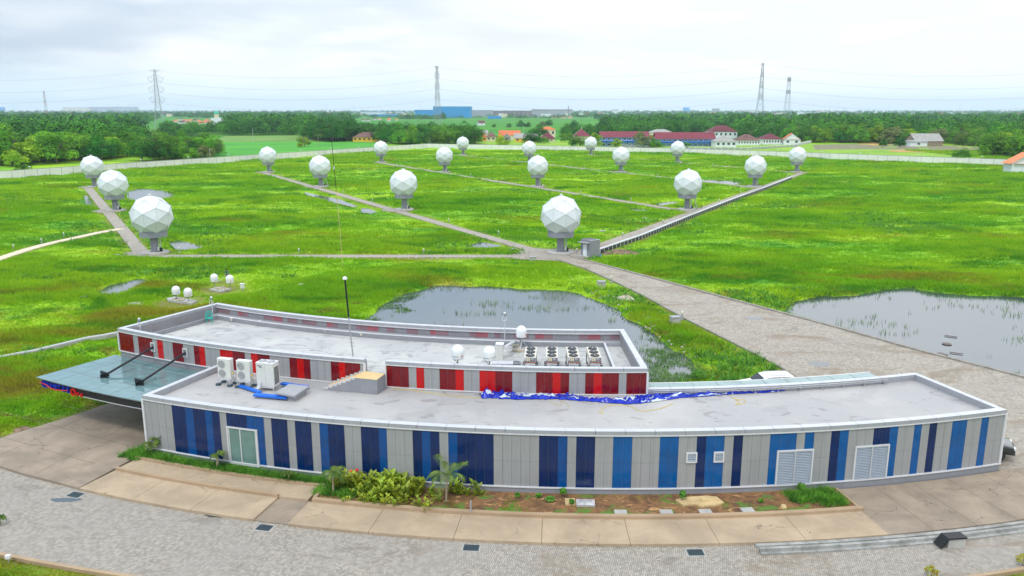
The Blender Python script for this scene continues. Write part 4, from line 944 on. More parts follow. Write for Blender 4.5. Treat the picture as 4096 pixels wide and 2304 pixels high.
# ------------------------------------------------------------------ boundary wall (two runs)
def bwall(name, label, pts, spacing=2.6, hgt=2.75):
    t = thing(name, label, 'wall', (pts[0][0], pts[0][1], 0))
    mb = MB(); ribbon(mb, pts, 0.16, -0.3, hgt - 0.12, M_WALLC); mb.build('panel_run', t, world=True)
    mb = MB(); ribbon(mb, pts, 0.26, hgt - 0.12, hgt, GREY); mb.build('coping', t, world=True)
    mb = MB(); 
    for a, b in zip(pts[:-1], pts[1:]):
        a = Vector(a); b = Vector(b); L = (b - a).length; n = int(L / spacing); ang = math.atan2((b - a).y, (b - a).x)
        for i in range(n + 1):
            p = a + (b - a) * (i / n); mb.cbox((p.x, p.y, hgt / 2 - 0.1), (0.12, 0.22, hgt - 0.05), GREY, ang)
    mb.build('posts', t, world=True)
    return t
bwall('boundary_wall', 'long pale concrete panel wall running along the left side of the field', WALLL, 4.4)
bwall('boundary_wall', 'long grey concrete panel wall along the far and right side of the field', WALLR, 4.4)
# little lamps on the wall
wl = thing('wall_lamp', '', 'lamp', (0, 0, 0), group='small lamps standing on top of the boundary wall')
MB().cyl((0, 0, 0), (0, 0, 0.7), 0.06, 0.05, GALV, 6).build('post', wl); MB().lathe([(0.1, 0.68), (0.42, 0.74), (0.36, 0.86), (0.05, 0.92)], SMOOTHW, 12).build('lamp_head', wl)
k = 0
ORD = ['first', 'second', 'third', 'fourth', 'fifth', 'sixth', 'seventh', 'eighth', 'ninth', 'tenth', 'eleventh', 'twelfth', 'thirteenth', 'fourteenth', 'fifteenth', 'sixteenth', 'seventeenth', 'eighteenth', 'nineteenth', 'twentieth', 'twenty-first', 'twenty-second', 'twenty-third', 'twenty-fourth']
def along(pts, px, z):
    # point on polyline whose projection has x = px
    best = None
    for a, b in zip(pts[:-1], pts[1:]):
        for i in range(200):
            t = i / 200; X = a[0] + (b[0] - a[0]) * t; Y = a[1] + (b[1] - a[1]) * t; d = abs(prj(X, Y, z)[0] - px)
            if best is None or d < best[0]: best = (d, X, Y)
    return best[1:]
for run, nm, xs in ((WALLL, 'left', (117, 565, 753, 918, 1200, 1325, 1435, 1533)), (WALLR, 'far', (1862, 2298, 2450, 2585, 3110, 3290, 3440, 3672, 3927))):
    for i, px in enumerate(xs):
        X, Y = along(run, px, 2.75); lab = 'small white mushroom lamp on the %s boundary wall, %s from the left' % (nm, ORD[i])
        if k == 0: wl.location = (X, Y, 2.75); wl['label'] = lab
        else: dup(wl, (X, Y, 2.75), 0, lab)
        k += 1

# ------------------------------------------------------------------ large radomes
def make_radome():
    t = thing('geodesic_radome', '', 'radome', (0, 0, 0), group='white geodesic antenna domes standing in rows across the field')
    Rd = 3.38; zc = 6.15
    bm = bmesh.new(); bmesh.ops.create_icosphere(bm, subdivisions=1, radius=1.0)
    vs_ = [v.co.normalized() for v in bm.verts] + [f.calc_center_median().normalized() for f in bm.faces]; bm.free()
    ring = [v for v in vs_ if 0.72 < v.z < 0.85]; az = math.degrees(math.atan2(ring[0].y, ring[0].x)); R0 = Matrix.Rotation(R_(-11 - az), 3, 'Z')
    bm = bmesh.new()
    for v in vs_: bm.verts.new(R0 @ v * Rd)
    bmesh.ops.convex_hull(bm, input=bm.verts[:])
    bmesh.ops.recalc_face_normals(bm, faces=bm.faces[:])
    cut = -Rd * 0.805
    bmesh.ops.bisect_plane(bm, geom=bm.verts[:] + bm.edges[:] + bm.faces[:], plane_co=(0, 0, cut), plane_no=(0, 0, -1), clear_outer=True)
    me = bpy.data.meshes.new('dome_shell'); bm.to_mesh(me); 
    sm = MB()
    for e_ in bm.edges:
        a, b = e_.verts[0].co, e_.verts[1].co
        if a.z < cut + 0.01 and b.z < cut + 0.01: sm.cyl(a, b, 0.05, 0.05, RCAP, 5); continue
        vert = abs(math.sin(math.atan2(a.y, a.x) - math.atan2(b.y, b.x))) < 0.05 and a.xy.length > 0.3 and b.xy.length > 0.3 and a.xy.dot(b.xy) > 0; rs_ = 0.010 if vert else 0.026; sm.cyl(a * 1.001, b * 1.001, rs_, rs_, SEAM, 5)
    caps = MB()
    for v in bm.verts:
        if v.co.z > cut + 0.05: n_ = v.co.normalized(); caps.cyl(v.co, v.co + n_ * 0.05, 0.11, 0.08, RCAP, 8)
    bm.free(); me.materials.append(RAD); me.transform(Matrix.Translation((0, 0, zc)))
    o = bpy.data.objects.new('dome_shell', me); COL.objects.link(o); o.parent = t
    sm.add(caps.v, caps.f, RCAP); s = sm.build('panel_seams', o); s.location = (0, 0, zc)
    MB().cyl((0, 0, zc + Rd), (0, 0, zc + Rd + 0.16), 0.24, 0.24, RCAP, 12).build('top_vent', t)
    mb = MB(); mb.lathe([(0.1, 2.72), (2.12, 2.72), (2.15, 2.76), (2.15, 3.58), (2.05, 3.62), (0.1, 3.62)], RGREY, 40); mb.build('support_ring', t)
    mb = MB(); mb.lathe([(0.61, 0.2), (0.61, 2.72)], RGREY, 28); mb.lathe([(0.72, 0.2), (0.72, 0.34)], DGREY, 20); mb.build('pillar', t)
    mb = MB(); mb.lathe([(2.2, -0.3), (2.2, 0.2), (2.1, 0.25), (0.2, 0.25)], M_GCON, 36); mb.build('base_slab', t)
    mb = MB(); mb.cyl((0.80, -0.12, 0.25), (0.80, -0.12, 2.72), 0.05, 0.05, SHEET, 6); mb.cyl((1.0, 0.1, 0.25), (1.0, 0.1, 2.72), 0.07, 0.07, SHEET, 6); mb.build('cable_conduit', t)
    mb = MB(); mb.cbox((0.82, -0.3, 0.75), (0.3, 0.2, 0.6), ACW); mb.cbox((1.12, -0.1, 0.6), (0.34, 0.34, 0.62), BLACK); mb.build('control_box', t)
    return t
rd = make_radome()
DL = ['big white geodesic radome at the near left corner where the straight front path begins', 'white geodesic radome second up the left slanting path, between two others', 'white geodesic radome at the far top of the left slanting path near the wall',
      'big white geodesic radome beside the small grey hut where the paths meet', 'white geodesic radome directly up the slanting path from the central hub dome', 'white geodesic radome beside the narrow water channel left of the thin mast', 'white geodesic radome at the upper end of the path that starts at the hub',
      'white geodesic radome beside the white covered trench, nearest one to the grey hut', 'white geodesic radome in the middle of the field, on the second slanting path', 'white geodesic radome third along the second slanting path, right of the thin mast', 'white geodesic radome at the far end of the second path, by the left wall',
      'white geodesic radome beside the bright puddle on the right-hand path', 'white geodesic radome second along the third slanting path, middle right of the field', 'white geodesic radome partly hidden behind the mid-field dome, before the yellow houses', 'white geodesic radome nearest the wall corner, before the dark trees',
      'white geodesic radome farthest along the right path, standing alone near the grey wall', 'white geodesic radome in front of the blue and white school block', 'white geodesic radome in front of the crimson pyramid-roofed pavilion']
for i, p in enumerate(DP):
    if i == 0: rd.location = (p[0], p[1], 0.0); rd['label'] = DL[0]; rd.rotation_euler.z = -0.1
    else: dup(rd, (p[0], p[1], 0.0), ((i * 37) % 7 - 3) * 0.02, DL[i])

for k_, lab in ((7, 'pale ladder leaning against the dome beside the trench, nearest the hut'), (5, 'pale ladder leaning against the dome beside the narrow water channel'), (17, 'pale ladder leaning against the dome in front of the crimson pavilion')):
    q = DP[k_]; t = thing('ladder', lab, 'ladder', (q[0] + 2.4, q[1] - 0.3, 0.2), 0.1, 'ladders leaning on the geodesic domes'); mb = MB(); mb.cyl((0, -0.2, 0), (-1.1, -0.2, 3.2), 0.045, 0.045, SHEET, 6); mb.cyl((0, 0.2, 0), (-1.1, 0.2, 3.2), 0.045, 0.045, SHEET, 6)
    mb.build('rail', t); mb = MB()
    for i in range(9): f = (i + .5) / 9; mb.cyl((-1.1 * f, -0.2, 3.2 * f), (-1.1 * f, 0.2, 3.2 * f), 0.03, 0.03, SHEET, 5)
    mb.build('rungs', t)
# ------------------------------------------------------------------ small smooth radomes
def small_dome(label, loc, rz, dia, post, texts, group, tripod=False, ringa=None):
    t = thing('satellite_radome', label, 'small radome', loc, rz, group)
    r = dia / 2; z0 = post; h = dia * 1.06
    prof = [(r * 0.3, z0), (r * 0.94, z0 + 0.01), (r * 0.97, z0 + 0.05), (r, z0 + h - r)] + [(r * math.cos(u), z0 + h - r + r * math.sin(u)) for u in np.linspace(0.12, 1.53, 11)]
    MB().lathe(prof, SMOOTHW, 32).build('dome_shell', t, smooth=True)
    mb = MB(); mb.cyl((0, 0, 0), (0, 0, z0 + 0.02), 0.05, 0.05, GALV, 10); mb.cyl((0, 0, z0 - 0.12), (0, 0, z0), 0.1, 0.2, DGREY, 12); mb.build('post', t)
    MB().tube([(-0.28, -0.05, z0), (-0.27, -0.05, z0 - 0.12), (-0.12, -0.05, z0 - 0.2), (-0.06, -0.02, z0 - 0.42)], 0.018, BLACK).build('cable', t)
    if tripod:
        mb = MB()
        for a in (0.4, 2.5, 4.6): mb.cyl((0, 0, z0 - 0.25), (0.62 * math.cos(a), 0.62 * math.sin(a), 0.02), 0.022, 0.022, SHEET, 6)
        mb.build('tripod', t)
    for body, a0, size, m, zz in texts:
        dst = len(body) * size * 0.30 / r
        for i, ch in enumerate(body):
            a = a0 + (i - (len(body) - 1) / 2) * size * 0.62 / r
            text(ch, size, m, t, ((r + 0.004) * math.sin(a), -(r + 0.004) * math.cos(a), z0 + zz), (R_(90), 0, a), 'lettering', 0.002, 'CENTER')
    if ringa is not None:
        mb = MB(); n = 16; c = Vector(((r + 0.006) * math.sin(ringa), -(r + 0.006) * math.cos(ringa), z0 + 0.24)); tx = Vector((math.cos(ringa), math.sin(ringa), 0))
        mb.tube([c + tx * (0.055 * math.cos(u)) + Vector((0, 0, 0.07 * math.sin(u))) for u in np.linspace(0, 2 * math.pi, n + 1)], 0.012, SIGNR, 5); mb.build('ring_logo', t)
    return t
GD = 'white domed antennas on the roof and lawn'
DKT = pm('logo_dark_blue', (0.03, 0.03, 0.16), 0.5); TLT = pm('logo_teal', (0.08, 0.32, 0.38), 0.5); GKT = pm('logo_dark_grey', (0.06, 0.08, 0.08), 0.5); PKT = pm('logo_pale_pink', (0.62, 0.35, 0.38), 0.5)
q = G(1830, 1452, 5.75)
small_dome('white smooth dome with red ring logo, left one of the pair behind the red parapet', (q[0], q[1] + 0.35, 4.95), 0.08, 0.92, 1.05, [('QUANTER', -0.42, 0.088, DKT, 0.19), ('One', 0.03, 0.085, SIGNR, 0.19)], GD, ringa=0.62)
q = G(1957, 1458, 5.75)
small_dome('white smooth dome with dark lettering, right one of the pair behind the red parapet', (q[0], q[1] + 0.35, 4.95), 0.0, 0.92, 1.05, [('QUANTER', -0.50, 0.088, DKT, 0.17), ('One', -0.05, 0.085, SIGNR, 0.17), ('Intelsat', 1.02, 0.15, GKT, 0.20)], GD)
q = G(2085, 1397, ZRD)
small_dome('white smooth dome on a tripod between the rear roof kerb and the condenser units', (q[0], q[1], ZRD), 0.0, 0.84, 1.02, [('QU', -1.3, 0.09, DKT, 0.22)], GD, True, ringa=0.95)
for lab, (x, y), tx, ri in (('white lawn dome with teal lettering, left one of the pair above the building corner', (707, 1199), [('telesat', 0.75, 0.11, TLT, 0.22)], None),
                         ('white lawn dome with small red ring, right one of the pair nearest the building corner', (755, 1207), [], 0.45),
                         ('white lawn dome with grey lettering, left one of the pair nearest the crouching worker', (860, 1153), [('telesat', 0.85, 0.10, GKT, 0.22)], None),
                         ('white lawn dome just in front of the worker in green', (922, 1158), [], 0.55)):
    q = G(x, y, 0.05); small_dome(lab, (q[0], q[1], 0.0), 0.0, 1.0, 0.75 if x < 800 else 0.95, tx, GD, ringa=ri)
for nm, lab, poly in (('stone_pad', 'low concrete pad strewn with dark rubble under the left pair of lawn domes', [(668, 1196), (700, 1190), (790, 1205), (765, 1216), (700, 1208), (672, 1204)]), ('stone_pad', 'pale mossy concrete pad under the right pair of lawn domes', [(838, 1160), (870, 1151), (925, 1158), (918, 1164), (880, 1168)])):
    t = thing(nm, lab, 'pad', G3(*poly[0])); MB().prism(gp(poly), -0.1, 0.14, M_GCON).build('slab', t, world=True)
    mb = MB(); cx = sum(p[0] for p in poly) / len(poly); cy = sum(p[1] for p in poly) / len(poly)
    for k in range(16):
        a = G(cx + random.uniform(-26, 26), cy + random.uniform(-5, 5)); mb.cbox((a[0], a[1], 0.2), (random.uniform(.2, .6), random.uniform(.15, .3), random.uniform(.08, .2)), DEBR, random.uniform(0, 3))
    mb.build('rubble', t, world=True)
q = G(971, 1163); t = thing('junction_box', 'small white post box standing in the grass right of the lawn domes', 'box', (q[0], q[1], 0)); mb = MB(); mb.cbox((0, 0, 0.15), (0.12, 0.12, 0.4), GALV); mb.build('post', t); MB().cbox((0, 0, 0.62), (0.5, 0.35, 0.55), ACW).build('cabinet', t); MB().cbox((0, 0, 0.92), (0.6, 0.45, 0.06), SMOOTHW).build('lid', t)

# ------------------------------------------------------------------ air conditioners on the blue roof
def fan_disc(mb, c, r, nrm, m, bars=11):
    n = Vector(nrm).normalized(); a = Vector((0, 0, 1)) if abs(n.z) < 0.9 else Vector((0, 1, 0)); b = n.cross(a).normalized(); a = b.cross(n); c = Vector(c)
    for rr_ in (r, r * 0.55): mb.tube([c + n * 0.02 + a * (rr_ * math.cos(u)) + b * (rr_ * math.sin(u)) for u in np.linspace(0, 2 * math.pi, 21)], 0.012, m, 4)
    for i in range(bars):
        y = -r + 2 * r * (i + 0.5) / bars; h = math.sqrt(max(0, r * r - y * y)); mb.cyl(c + n * 0.02 + b * y - a * h, c + n * 0.02 + b * y + a * h, 0.009, 0.009, m, 4)
def two_fan(label, loc, rz):
    t = thing('air_conditioner', label, 'air conditioner', loc, rz, 'outdoor air conditioning units on the blue building roof')
    bx = MB(); bx.box(-0.53, -0.19, 0.52, 0.53, 0.19, 1.95, ACW); bx.box(-0.54, -0.20, 1.93, 0.54, 0.20, 1.97, SMOOTHW); bx.build('casing', t)
    for z in (0.90, 1.57):
        mb = MB(); mb.cyl((-0.17, -0.185, z), (-0.17, -0.20, z), 0.28, 0.28, DGREY if z > 5 else ACG, 24); fan_disc(mb, (-0.17, -0.2, z), 0.28, (0, -1, 0), SHEET); mb.build('fan_grille', t)
    mb = MB(); 
    for x in (-0.48, 0.48):
        for y in (-0.3, 0.3): mb.cyl((x, y, 0.1), (x, y, 0.52), 0.025, 0.025, SHEET, 6)
    mb.box(-0.56, -0.33, 0.46, 0.56, -0.27, 0.52, SHEET); mb.box(-0.56, 0.27, 0.46, 0.56, 0.33, 0.52, SHEET); mb.box(-0.54, -0.3, 0.46, -0.49, 0.3, 0.52, SHEET); mb.box(0.49, -0.3, 0.46, 0.54, 0.3, 0.52, SHEET); mb.build('stand', t)
    mb = MB()
    for x in (-0.48, 0.48):
        for y in (-0.3, 0.3): mb.cbox((x, y, 0.07), (0.26, 0.3, 0.15), pm('dark_plinth_block', (0.05, 0.085, 0.10), 0.8))
    mb.build('foot_block', t)
    mb = MB(); mb.tube([(0.53, 0.0, 0.75), (0.72, 0.0, 0.7), (0.75, 0.05, 0.3), (0.8, 0.4, 0.1)], 0.035, ACW); mb.build('pipe', t)
    mb = MB(); mb.cyl((0.62, -0.1, 0.95), (0.62, -0.13, 0.95), 0.07, 0.07, YROPE, 10); mb.build('tag_disc', t)
z = ZBD
q = G(908, 1538, z); two_fan('white air conditioner with two stacked fans, leftmost on the blue building roof', (q[0], q[1], z), R_(-17))
q = G(984, 1547, z); two_fan('white air conditioner with two stacked fans, next to the largest unit', (q[0], q[1], z), R_(-16))
q = G(1076, 1556, z); t = thing('air_conditioner', 'tallest white air conditioner with two fans on top and square side grille', 'air conditioner', (q[0], q[1], z), R_(-14), 'outdoor air conditioning units on the blue building roof')
mb = MB(); mb.box(-0.66, -0.39, 0.32, 0.66, 0.39, 2.0, ACW); mb.box(-0.67, -0.40, 1.96, 0.67, 0.40, 2.03, SMOOTHW); mb.build('casing', t)
MB().box(0.02, -0.396, 0.4, 0.035, -0.389, 1.92, ACG).build('panel_seam', t)
for x in (-0.32, 0.32):
    mb = MB(); mb.cyl((x, 0, 2.025), (x, 0, 2.04), 0.28, 0.28, ACG, 24); mb.cyl((x, 0, 2.04), (x, 0, 2.07), 0.05, 0.05, SMOOTHW, 8); fan_disc(mb, (x, 0, 2.04), 0.28, (0, 0, 1), SHEET); mb.build('fan_grille', t)
mb = MB()
for i in range(10):
    for j in range(4): mb.box(0.66, -0.26 + j * 0.15, 0.48 + i * 0.125, 0.668, -0.15 + j * 0.15, 0.58 + i * 0.125, BLACK)
mb.build('side_grille', t)
mb = MB(); mb.box(-0.66, -0.42, 0.22, 0.66, -0.36, 0.30, SHEET); mb.box(-0.66, 0.36, 0.22, 0.66, 0.42, 0.30, SHEET)
for x in (-0.6, 0.6):
    for y in (-0.37, 0.37): mb.cyl((x, y, 0), (x, y, 0.32), 0.04, 0.04, SHEET, 6)
mb.build('stand', t)
mb = MB(); mb.tube([(-0.45, -0.40, 0.62), (-0.45, -0.5, 0.6), (-0.46, -0.55, 0.35), (-0.5, -0.75, 0.22)], 0.035, SMOOTHW); mb.tube([(-0.34, -0.40, 0.62), (-0.34, -0.5, 0.6), (-0.36, -0.55, 0.35), (-0.4, -0.75, 0.22)], 0.035, SMOOTHW); mb.build('pipe', t)
text('MEGA', 0.14, DKT, t, (-0.58, -0.402, 1.76), (R_(90), 0, 0), 'lettering', 0.001); text('VRF', 0.13, DKT, t, (-0.42, -0.402, 1.66), (R_(90), 0, 0), 'lettering', 0.001)
# blue cable tray and roof hatch
t = thing('cable_tray', 'bright blue cable duct lying on short white legs in front of the tallest air conditioner', 'cable duct', G3(1009, 1578, z))
pts = [G(1018, 1578, z + .2), G(1150, 1590, z + .2)]; ribbon(mb := MB(), pts, 0.42, z + 0.14, z + 0.26, BLUEP); mb.build('front_duct', t, world=True)
mb = MB(); ribbon(mb, [G(1128, 1533, z + .2), G(1150, 1537, z + .2), G(1232, 1548, z + .2)], 0.35, z + 0.14, z + 0.26, BLUEP); ribbon(mb, [G(960, 1540, z + .2), G(1040, 1566, z + .2)], 0.3, z + 0.10, z + 0.2, BLUEP); mb.build('rear_duct', t, world=True)
mb = MB()
for x, y in ((1026, 1583), (1074, 1589), (1119, 1593)): p = G(x, y, z + 0.05); mb.cyl((p[0], p[1], z), (p[0], p[1], z + 0.16), 0.03, 0.03, SMOOTHW, 6)
mb.build('leg', t, world=True)
t = thing('roof_hatch', 'flat light grey slab hatch raised on a curb right of the tallest air conditioner', 'roof hatch', G3(1170, 1570, z)); pl = [G(x, y, z + .5) for x, y in ((1100, 1570), (1178, 1583), (1237, 1544), (1158, 1535))]
MB().prism(pl, z + 0.38, z + 0.5, GREY).build('slab', t, world=True); c_ = (sum(p[0] for p in pl) / 4, sum(p[1] for p in pl) / 4); MB().prism([(c_[0] + (p[0] - c_[0]) * .82, c_[1] + (p[1] - c_[1]) * .82) for p in pl], z - 0.05, z + 0.38, PLG).build('curb', t, world=True)

# ------------------------------------------------------------------ condenser units on the red roof
def condenser(label, x0, x1, loc=None):
    zt = 6.0; a = G(x0, 1429, zt); b = G(x1, 1430, zt); c = ((a[0] + b[0]) / 2, (a[1] + b[1]) / 2)
    t = thing('condenser_unit', label, 'condenser', (c[0], c[1] + 0.0, ZRD), {2096: -0.06, 2183: -0.05, 2271: -0.01, 2357: 0.0}[x0], 'triple fan condenser units at the right end of the red building roof')
    Lg = 2.55; w = 0.42; h = zt - ZRD
    mb = MB(); mb.box(-w, 0, h - 0.42, w, Lg, h, BEIGE); mb.build('casing', t)
    mb = MB(); mb.box(-w + 0.02, -0.03, h - 0.42, w - 0.02, 0, h - 0.03, DGREY); mb.build('control_panel', t)
    mb = MB(); mb.box(-w + 0.04, -0.05, h - 0.22, -w + 0.13, -0.03, h - 0.04, SMOOTHW); mb.box(-w + 0.18, -0.08, h - 0.26, -w + 0.28, -0.03, h - 0.05, CWALL); mb.box(-w + 0.32, -0.08, h - 0.26, -w + 0.42, -0.03, h - 0.05, CWALL); mb.box(0.08, -0.04, h - 0.15, 0.25, -0.03, h - 0.06, SHEET); mb.build('switch_box', t)
    mb = MB(); mb.tube([(-w, -0.04, h - 0.38), (w, -0.04, h - 0.36)], 0.03, pm('copper_pipe', (0.36, 0.10, 0.04), 0.5)); mb.tube([(-w, -0.04, h - 0.5), (w, -0.04, h - 0.5)], 0.02, GALV); mb.build('pipe', t)
    for i in range(3):
        y = 0.42 + i * 0.84; mb = MB(); mb.lathe([(0.32, h), (0.34, h), (0.30, h + 0.07), (0.28, h + 0.07)], BLACK, 24, (0, y, 0)); mb.cyl((0, y, h + 0.03), (0, y, h + 0.10), 0.07, 0.05, GALV, 10)
        for k in range(5):
            u = k * 2 * math.pi / 5; mb.add([(0.06 * math.cos(u), y + 0.06 * math.sin(u), h + 0.05), (0.28 * math.cos(u - 0.2), y + 0.28 * math.sin(u - 0.2), h + 0.05), (0.28 * math.cos(u + 0.35), y + 0.28 * math.sin(u + 0.35), h + 0.085)], [(0, 1, 2)], DGREY)
        mb.build('fan', t)
    for x in (-w + 0.03, w - 0.03):
        for y in (0.04, Lg - 0.05): MB().box(x - 0.03, y - 0.03, 0, x + 0.03, y + 0.03, h - 0.42, BLACK).build('leg', t)
    mb = MB()
    for x in (-w - 0.06, w + 0.06):
        for y in (0.35, 1.1): mb.box(x - 0.07, y - 0.07, h - 0.85, x + 0.07, y + 0.07, h - 0.65, DGREY)
    mb.build('vibration_mount', t)
for i, (x0, x1) in enumerate(((2096, 2144), (2183, 2232), (2271, 2320), (2357, 2407))): condenser('beige condenser with three black fans, %s from the left of the row of four' % ORD[i], x0, x1)

# ------------------------------------------------------------------ other roof things
def glob(p, z=0): return (p[0], p[1], z)
q = G(1412, 1425, 5.8); t = thing('antenna_pole', 'tall thin pole, grey below and black above, on the red parapet', 'pole', (q[0], q[1], 5.8))
MB().cyl((0, 0, 0), (-0.18, 0, 2.9), 0.05, 0.05, GREY, 8).build('lower_pole', t); MB().cyl((-0.18, 0, 2.9), (-0.32, 0, 5.6), 0.065, 0.065, BLACK, 8).build('upper_pole', t); MB().lathe([(0.05, 5.6), (0.16, 5.62), (0.17, 5.72), (0.08, 5.82), (0.02, 5.84)], SMOOTHW, 14, (-0.32, 0, 0)).build('cap', t)
def cctv(lab, p, z, h):
    t = thing('camera_pole', lab, 'camera pole', (p[0], p[1], z), 0, 'short white poles carrying cameras on the red roof')
    MB().cyl((0, 0, 0), (0, 0, h), 0.035, 0.035, SHEET, 8).build('pole', t); mb = MB(); mb.cbox((0, -0.05, h + 0.06), (0.16, 0.26, 0.14), DGREY); mb.lathe([(0.1, h + 0.14), (0.09, h + 0.2), (0.02, h + 0.24)], SMOOTHW, 10); mb.build('camera', t)
    MB().tube([(-0.05, -0.04, h + 0.1)] + [(0.17 * math.cos(u) - 0.02, -0.06, h - 0.28 + 0.2 * math.sin(u)) for u in np.linspace(2.2, 7.0, 12)], 0.018, SMOOTHW, 5).build('cable_loop', t)
cctv('white camera pole with looped cable beside the left end of the red roof', G(561, 1318, 5.5), 5.2, 1.05); cctv('white camera pole with looped cable behind the green chair', G(849, 1236, 5.8), 5.4, 1.3); cctv('white camera pole rising beside the grey cabinet and cable ladder', G(2019, 1357, 5.1), 5.0, 2.1)
q = G(1999, 1436, ZRD); t = thing('equipment_cabinet', 'tall light grey cabinet with sloping cable ladder on the red building roof', 'cabinet', (q[0], q[1], ZRD), -0.1)
MB().box(-0.25, -0.18, 0, 0.25, 0.25, 1.15, GREY if 0 else ACW).build('cabinet_body', t); MB().box(-0.3, -0.22, 1.15, 0.3, 0.32, 1.22, SMOOTHW).build('lid', t)
M = Matrix.Translation((0.62, 1.5, 0.75)) @ Matrix.Rotation(-0.12, 4, 'Z') @ Matrix.Rotation(-0.15, 4, 'X'); mb = MB(); mb.box(-0.16, -1.6, -0.03, 0.16, 1.6, 0.03, SHEET, M); mb.box(0.16, -1.6, -0.03, 0.19, 1.6, 0.1, SHEET, M); mb.build('cable_ladder', t)
q = G(2010, 1450, ZRD + .35); t = thing('roof_box', 'low flat pale box lying on the roof beside the right hand parapet dome', 'box', (q[0], q[1], ZRD), -0.03); MB().box(-0.75, -0.3, 0, 0.75, 0.3, 0.3, GREY).build('base', t); MB().box(-0.78, -0.33, 0.3, 0.78, 0.33, 0.36, SHEET).build('lid', t)
q = G(2064, 1452, ZRD + .1); t = thing('cable_coil', 'dark coil of cable dumped behind the parapet left of the condensers', 'cable coil', (q[0], q[1], ZRD + 0.03)); mb = MB()
for k in range(5): mb.tube([((0.22 + 0.04 * k) * math.cos(u), (0.22 + 0.03 * k) * math.sin(u), 0.02 + 0.03 * k) for u in np.linspace(0, 6.2, 18)], 0.02, BLACK if k % 2 else SHEET, 5)
mb.build('coil', t)
for i, (x, y, a) in enumerate(((2062, 1388, 0.4), (2064, 1405, 0.5), (2083, 1408, 0.45))):
    q = G(x, y, ZRD); t = MB(); t.cbox((0, 0, 0.09), (0.55, 0.25, 0.16), DEBR); o = t.build('ballast_block', loc=(q[0], q[1], ZRD), rz=a); tag(o, 'rough concrete ballast block at the tripod foot, %s' % ('farthest', 'front left', 'front right')[i], 'block', 'ballast blocks around the tripod')
# chair
q = G(838, 1292, ZRD); t = thing('plastic_chair', 'teal green plastic armchair in the left corner of the red building roof', 'chair', (q[0], q[1], ZRD), 0.35)
MB().box(-0.24, -0.24, 0.42, 0.24, 0.22, 0.46, TEAL).build('seat', t)
mb = MB(); mb.tube([(-0.24, 0.22, 0.44), (-0.25, 0.30, 0.85), (-0.15, 0.32, 0.98), (0, 0.33, 1.0), (0.15, 0.32, 0.98), (0.25, 0.30, 0.85), (0.24, 0.22, 0.44)], 0.035, TEAL)
for x in (-0.12, 0, 0.12): mb.cyl((x, 0.22, 0.46), (x, 0.33, 0.98), 0.03, 0.03, TEAL, 5)
mb.build('backrest', t)
for s in (-1, 1): MB().tube([(s * 0.25, 0.26, 0.68), (s * 0.28, 0.0, 0.68), (s * 0.27, -0.22, 0.62), (s * 0.26, -0.26, 0.42)], 0.03, TEAL).build('armrest', t)
for x in (-0.22, 0.22):
    for y in (-0.22, 0.24): MB().cyl((x, y, 0.44), (x * 1.15, y * 1.15, 0), 0.035, 0.022, TEAL, 6).build('leg', t)
# stair
gz = 4.95; t = thing('roof_stair', 'grey block stair with pale plywood steps between the two roofs', 'stair', G3(1480, 1530, ZBD))
land = [G(1541, 1494, gz), G(1507, 1519, gz), G(1418, 1511, gz), G(1455, 1484, gz)]; MB().prism(land, ZBD - 0.02, gz - 0.02, PLG).build('landing', t, world=True); MB().prism([(c[0], c[1]) for c in land], gz - 0.02, gz, PLY).build('plywood_top', t, world=True)
A = Vector(land[3]); B = Vector(land[2]); tx = Vector((math.cos(R_(-13)), math.sin(R_(-13)))); tx = (Vector(pol(79.6, -14)) - Vector(pol(79.6, -12))).normalized()
mb = MB(); mp_ = MB()
for i in range(7):
    f0, f1 = i * 0.34, (i + 1) * 0.34; zt = gz - (i + 1) * 0.145; a = A + tx * f0; b = A + tx * f1; c = B + tx * f1; d = B + tx * f0
    mb.prism([tuple(a), tuple(b), tuple(c), tuple(d)], ZBD - 0.02, zt - 0.015, PLG); mp_.prism([tuple(a), tuple(b), tuple(c), tuple(d)], zt - 0.015, zt, PLY)
    for u, v in ((A, 0.0), (B, 0.0)):
        e0 = u + tx * f0; mb.prism([tuple(e0), tuple(e0 + tx * 0.34), tuple(e0 + tx * 0.34 + (A - B).normalized() * (0.1 if u is B else -0.1)), tuple(e0 + (A - B).normalized() * (0.1 if u is B else -0.1))], zt, zt + 0.13, SHEET)
mb.build('side_wall', t, world=True); mp_.build('tread', t, world=True)
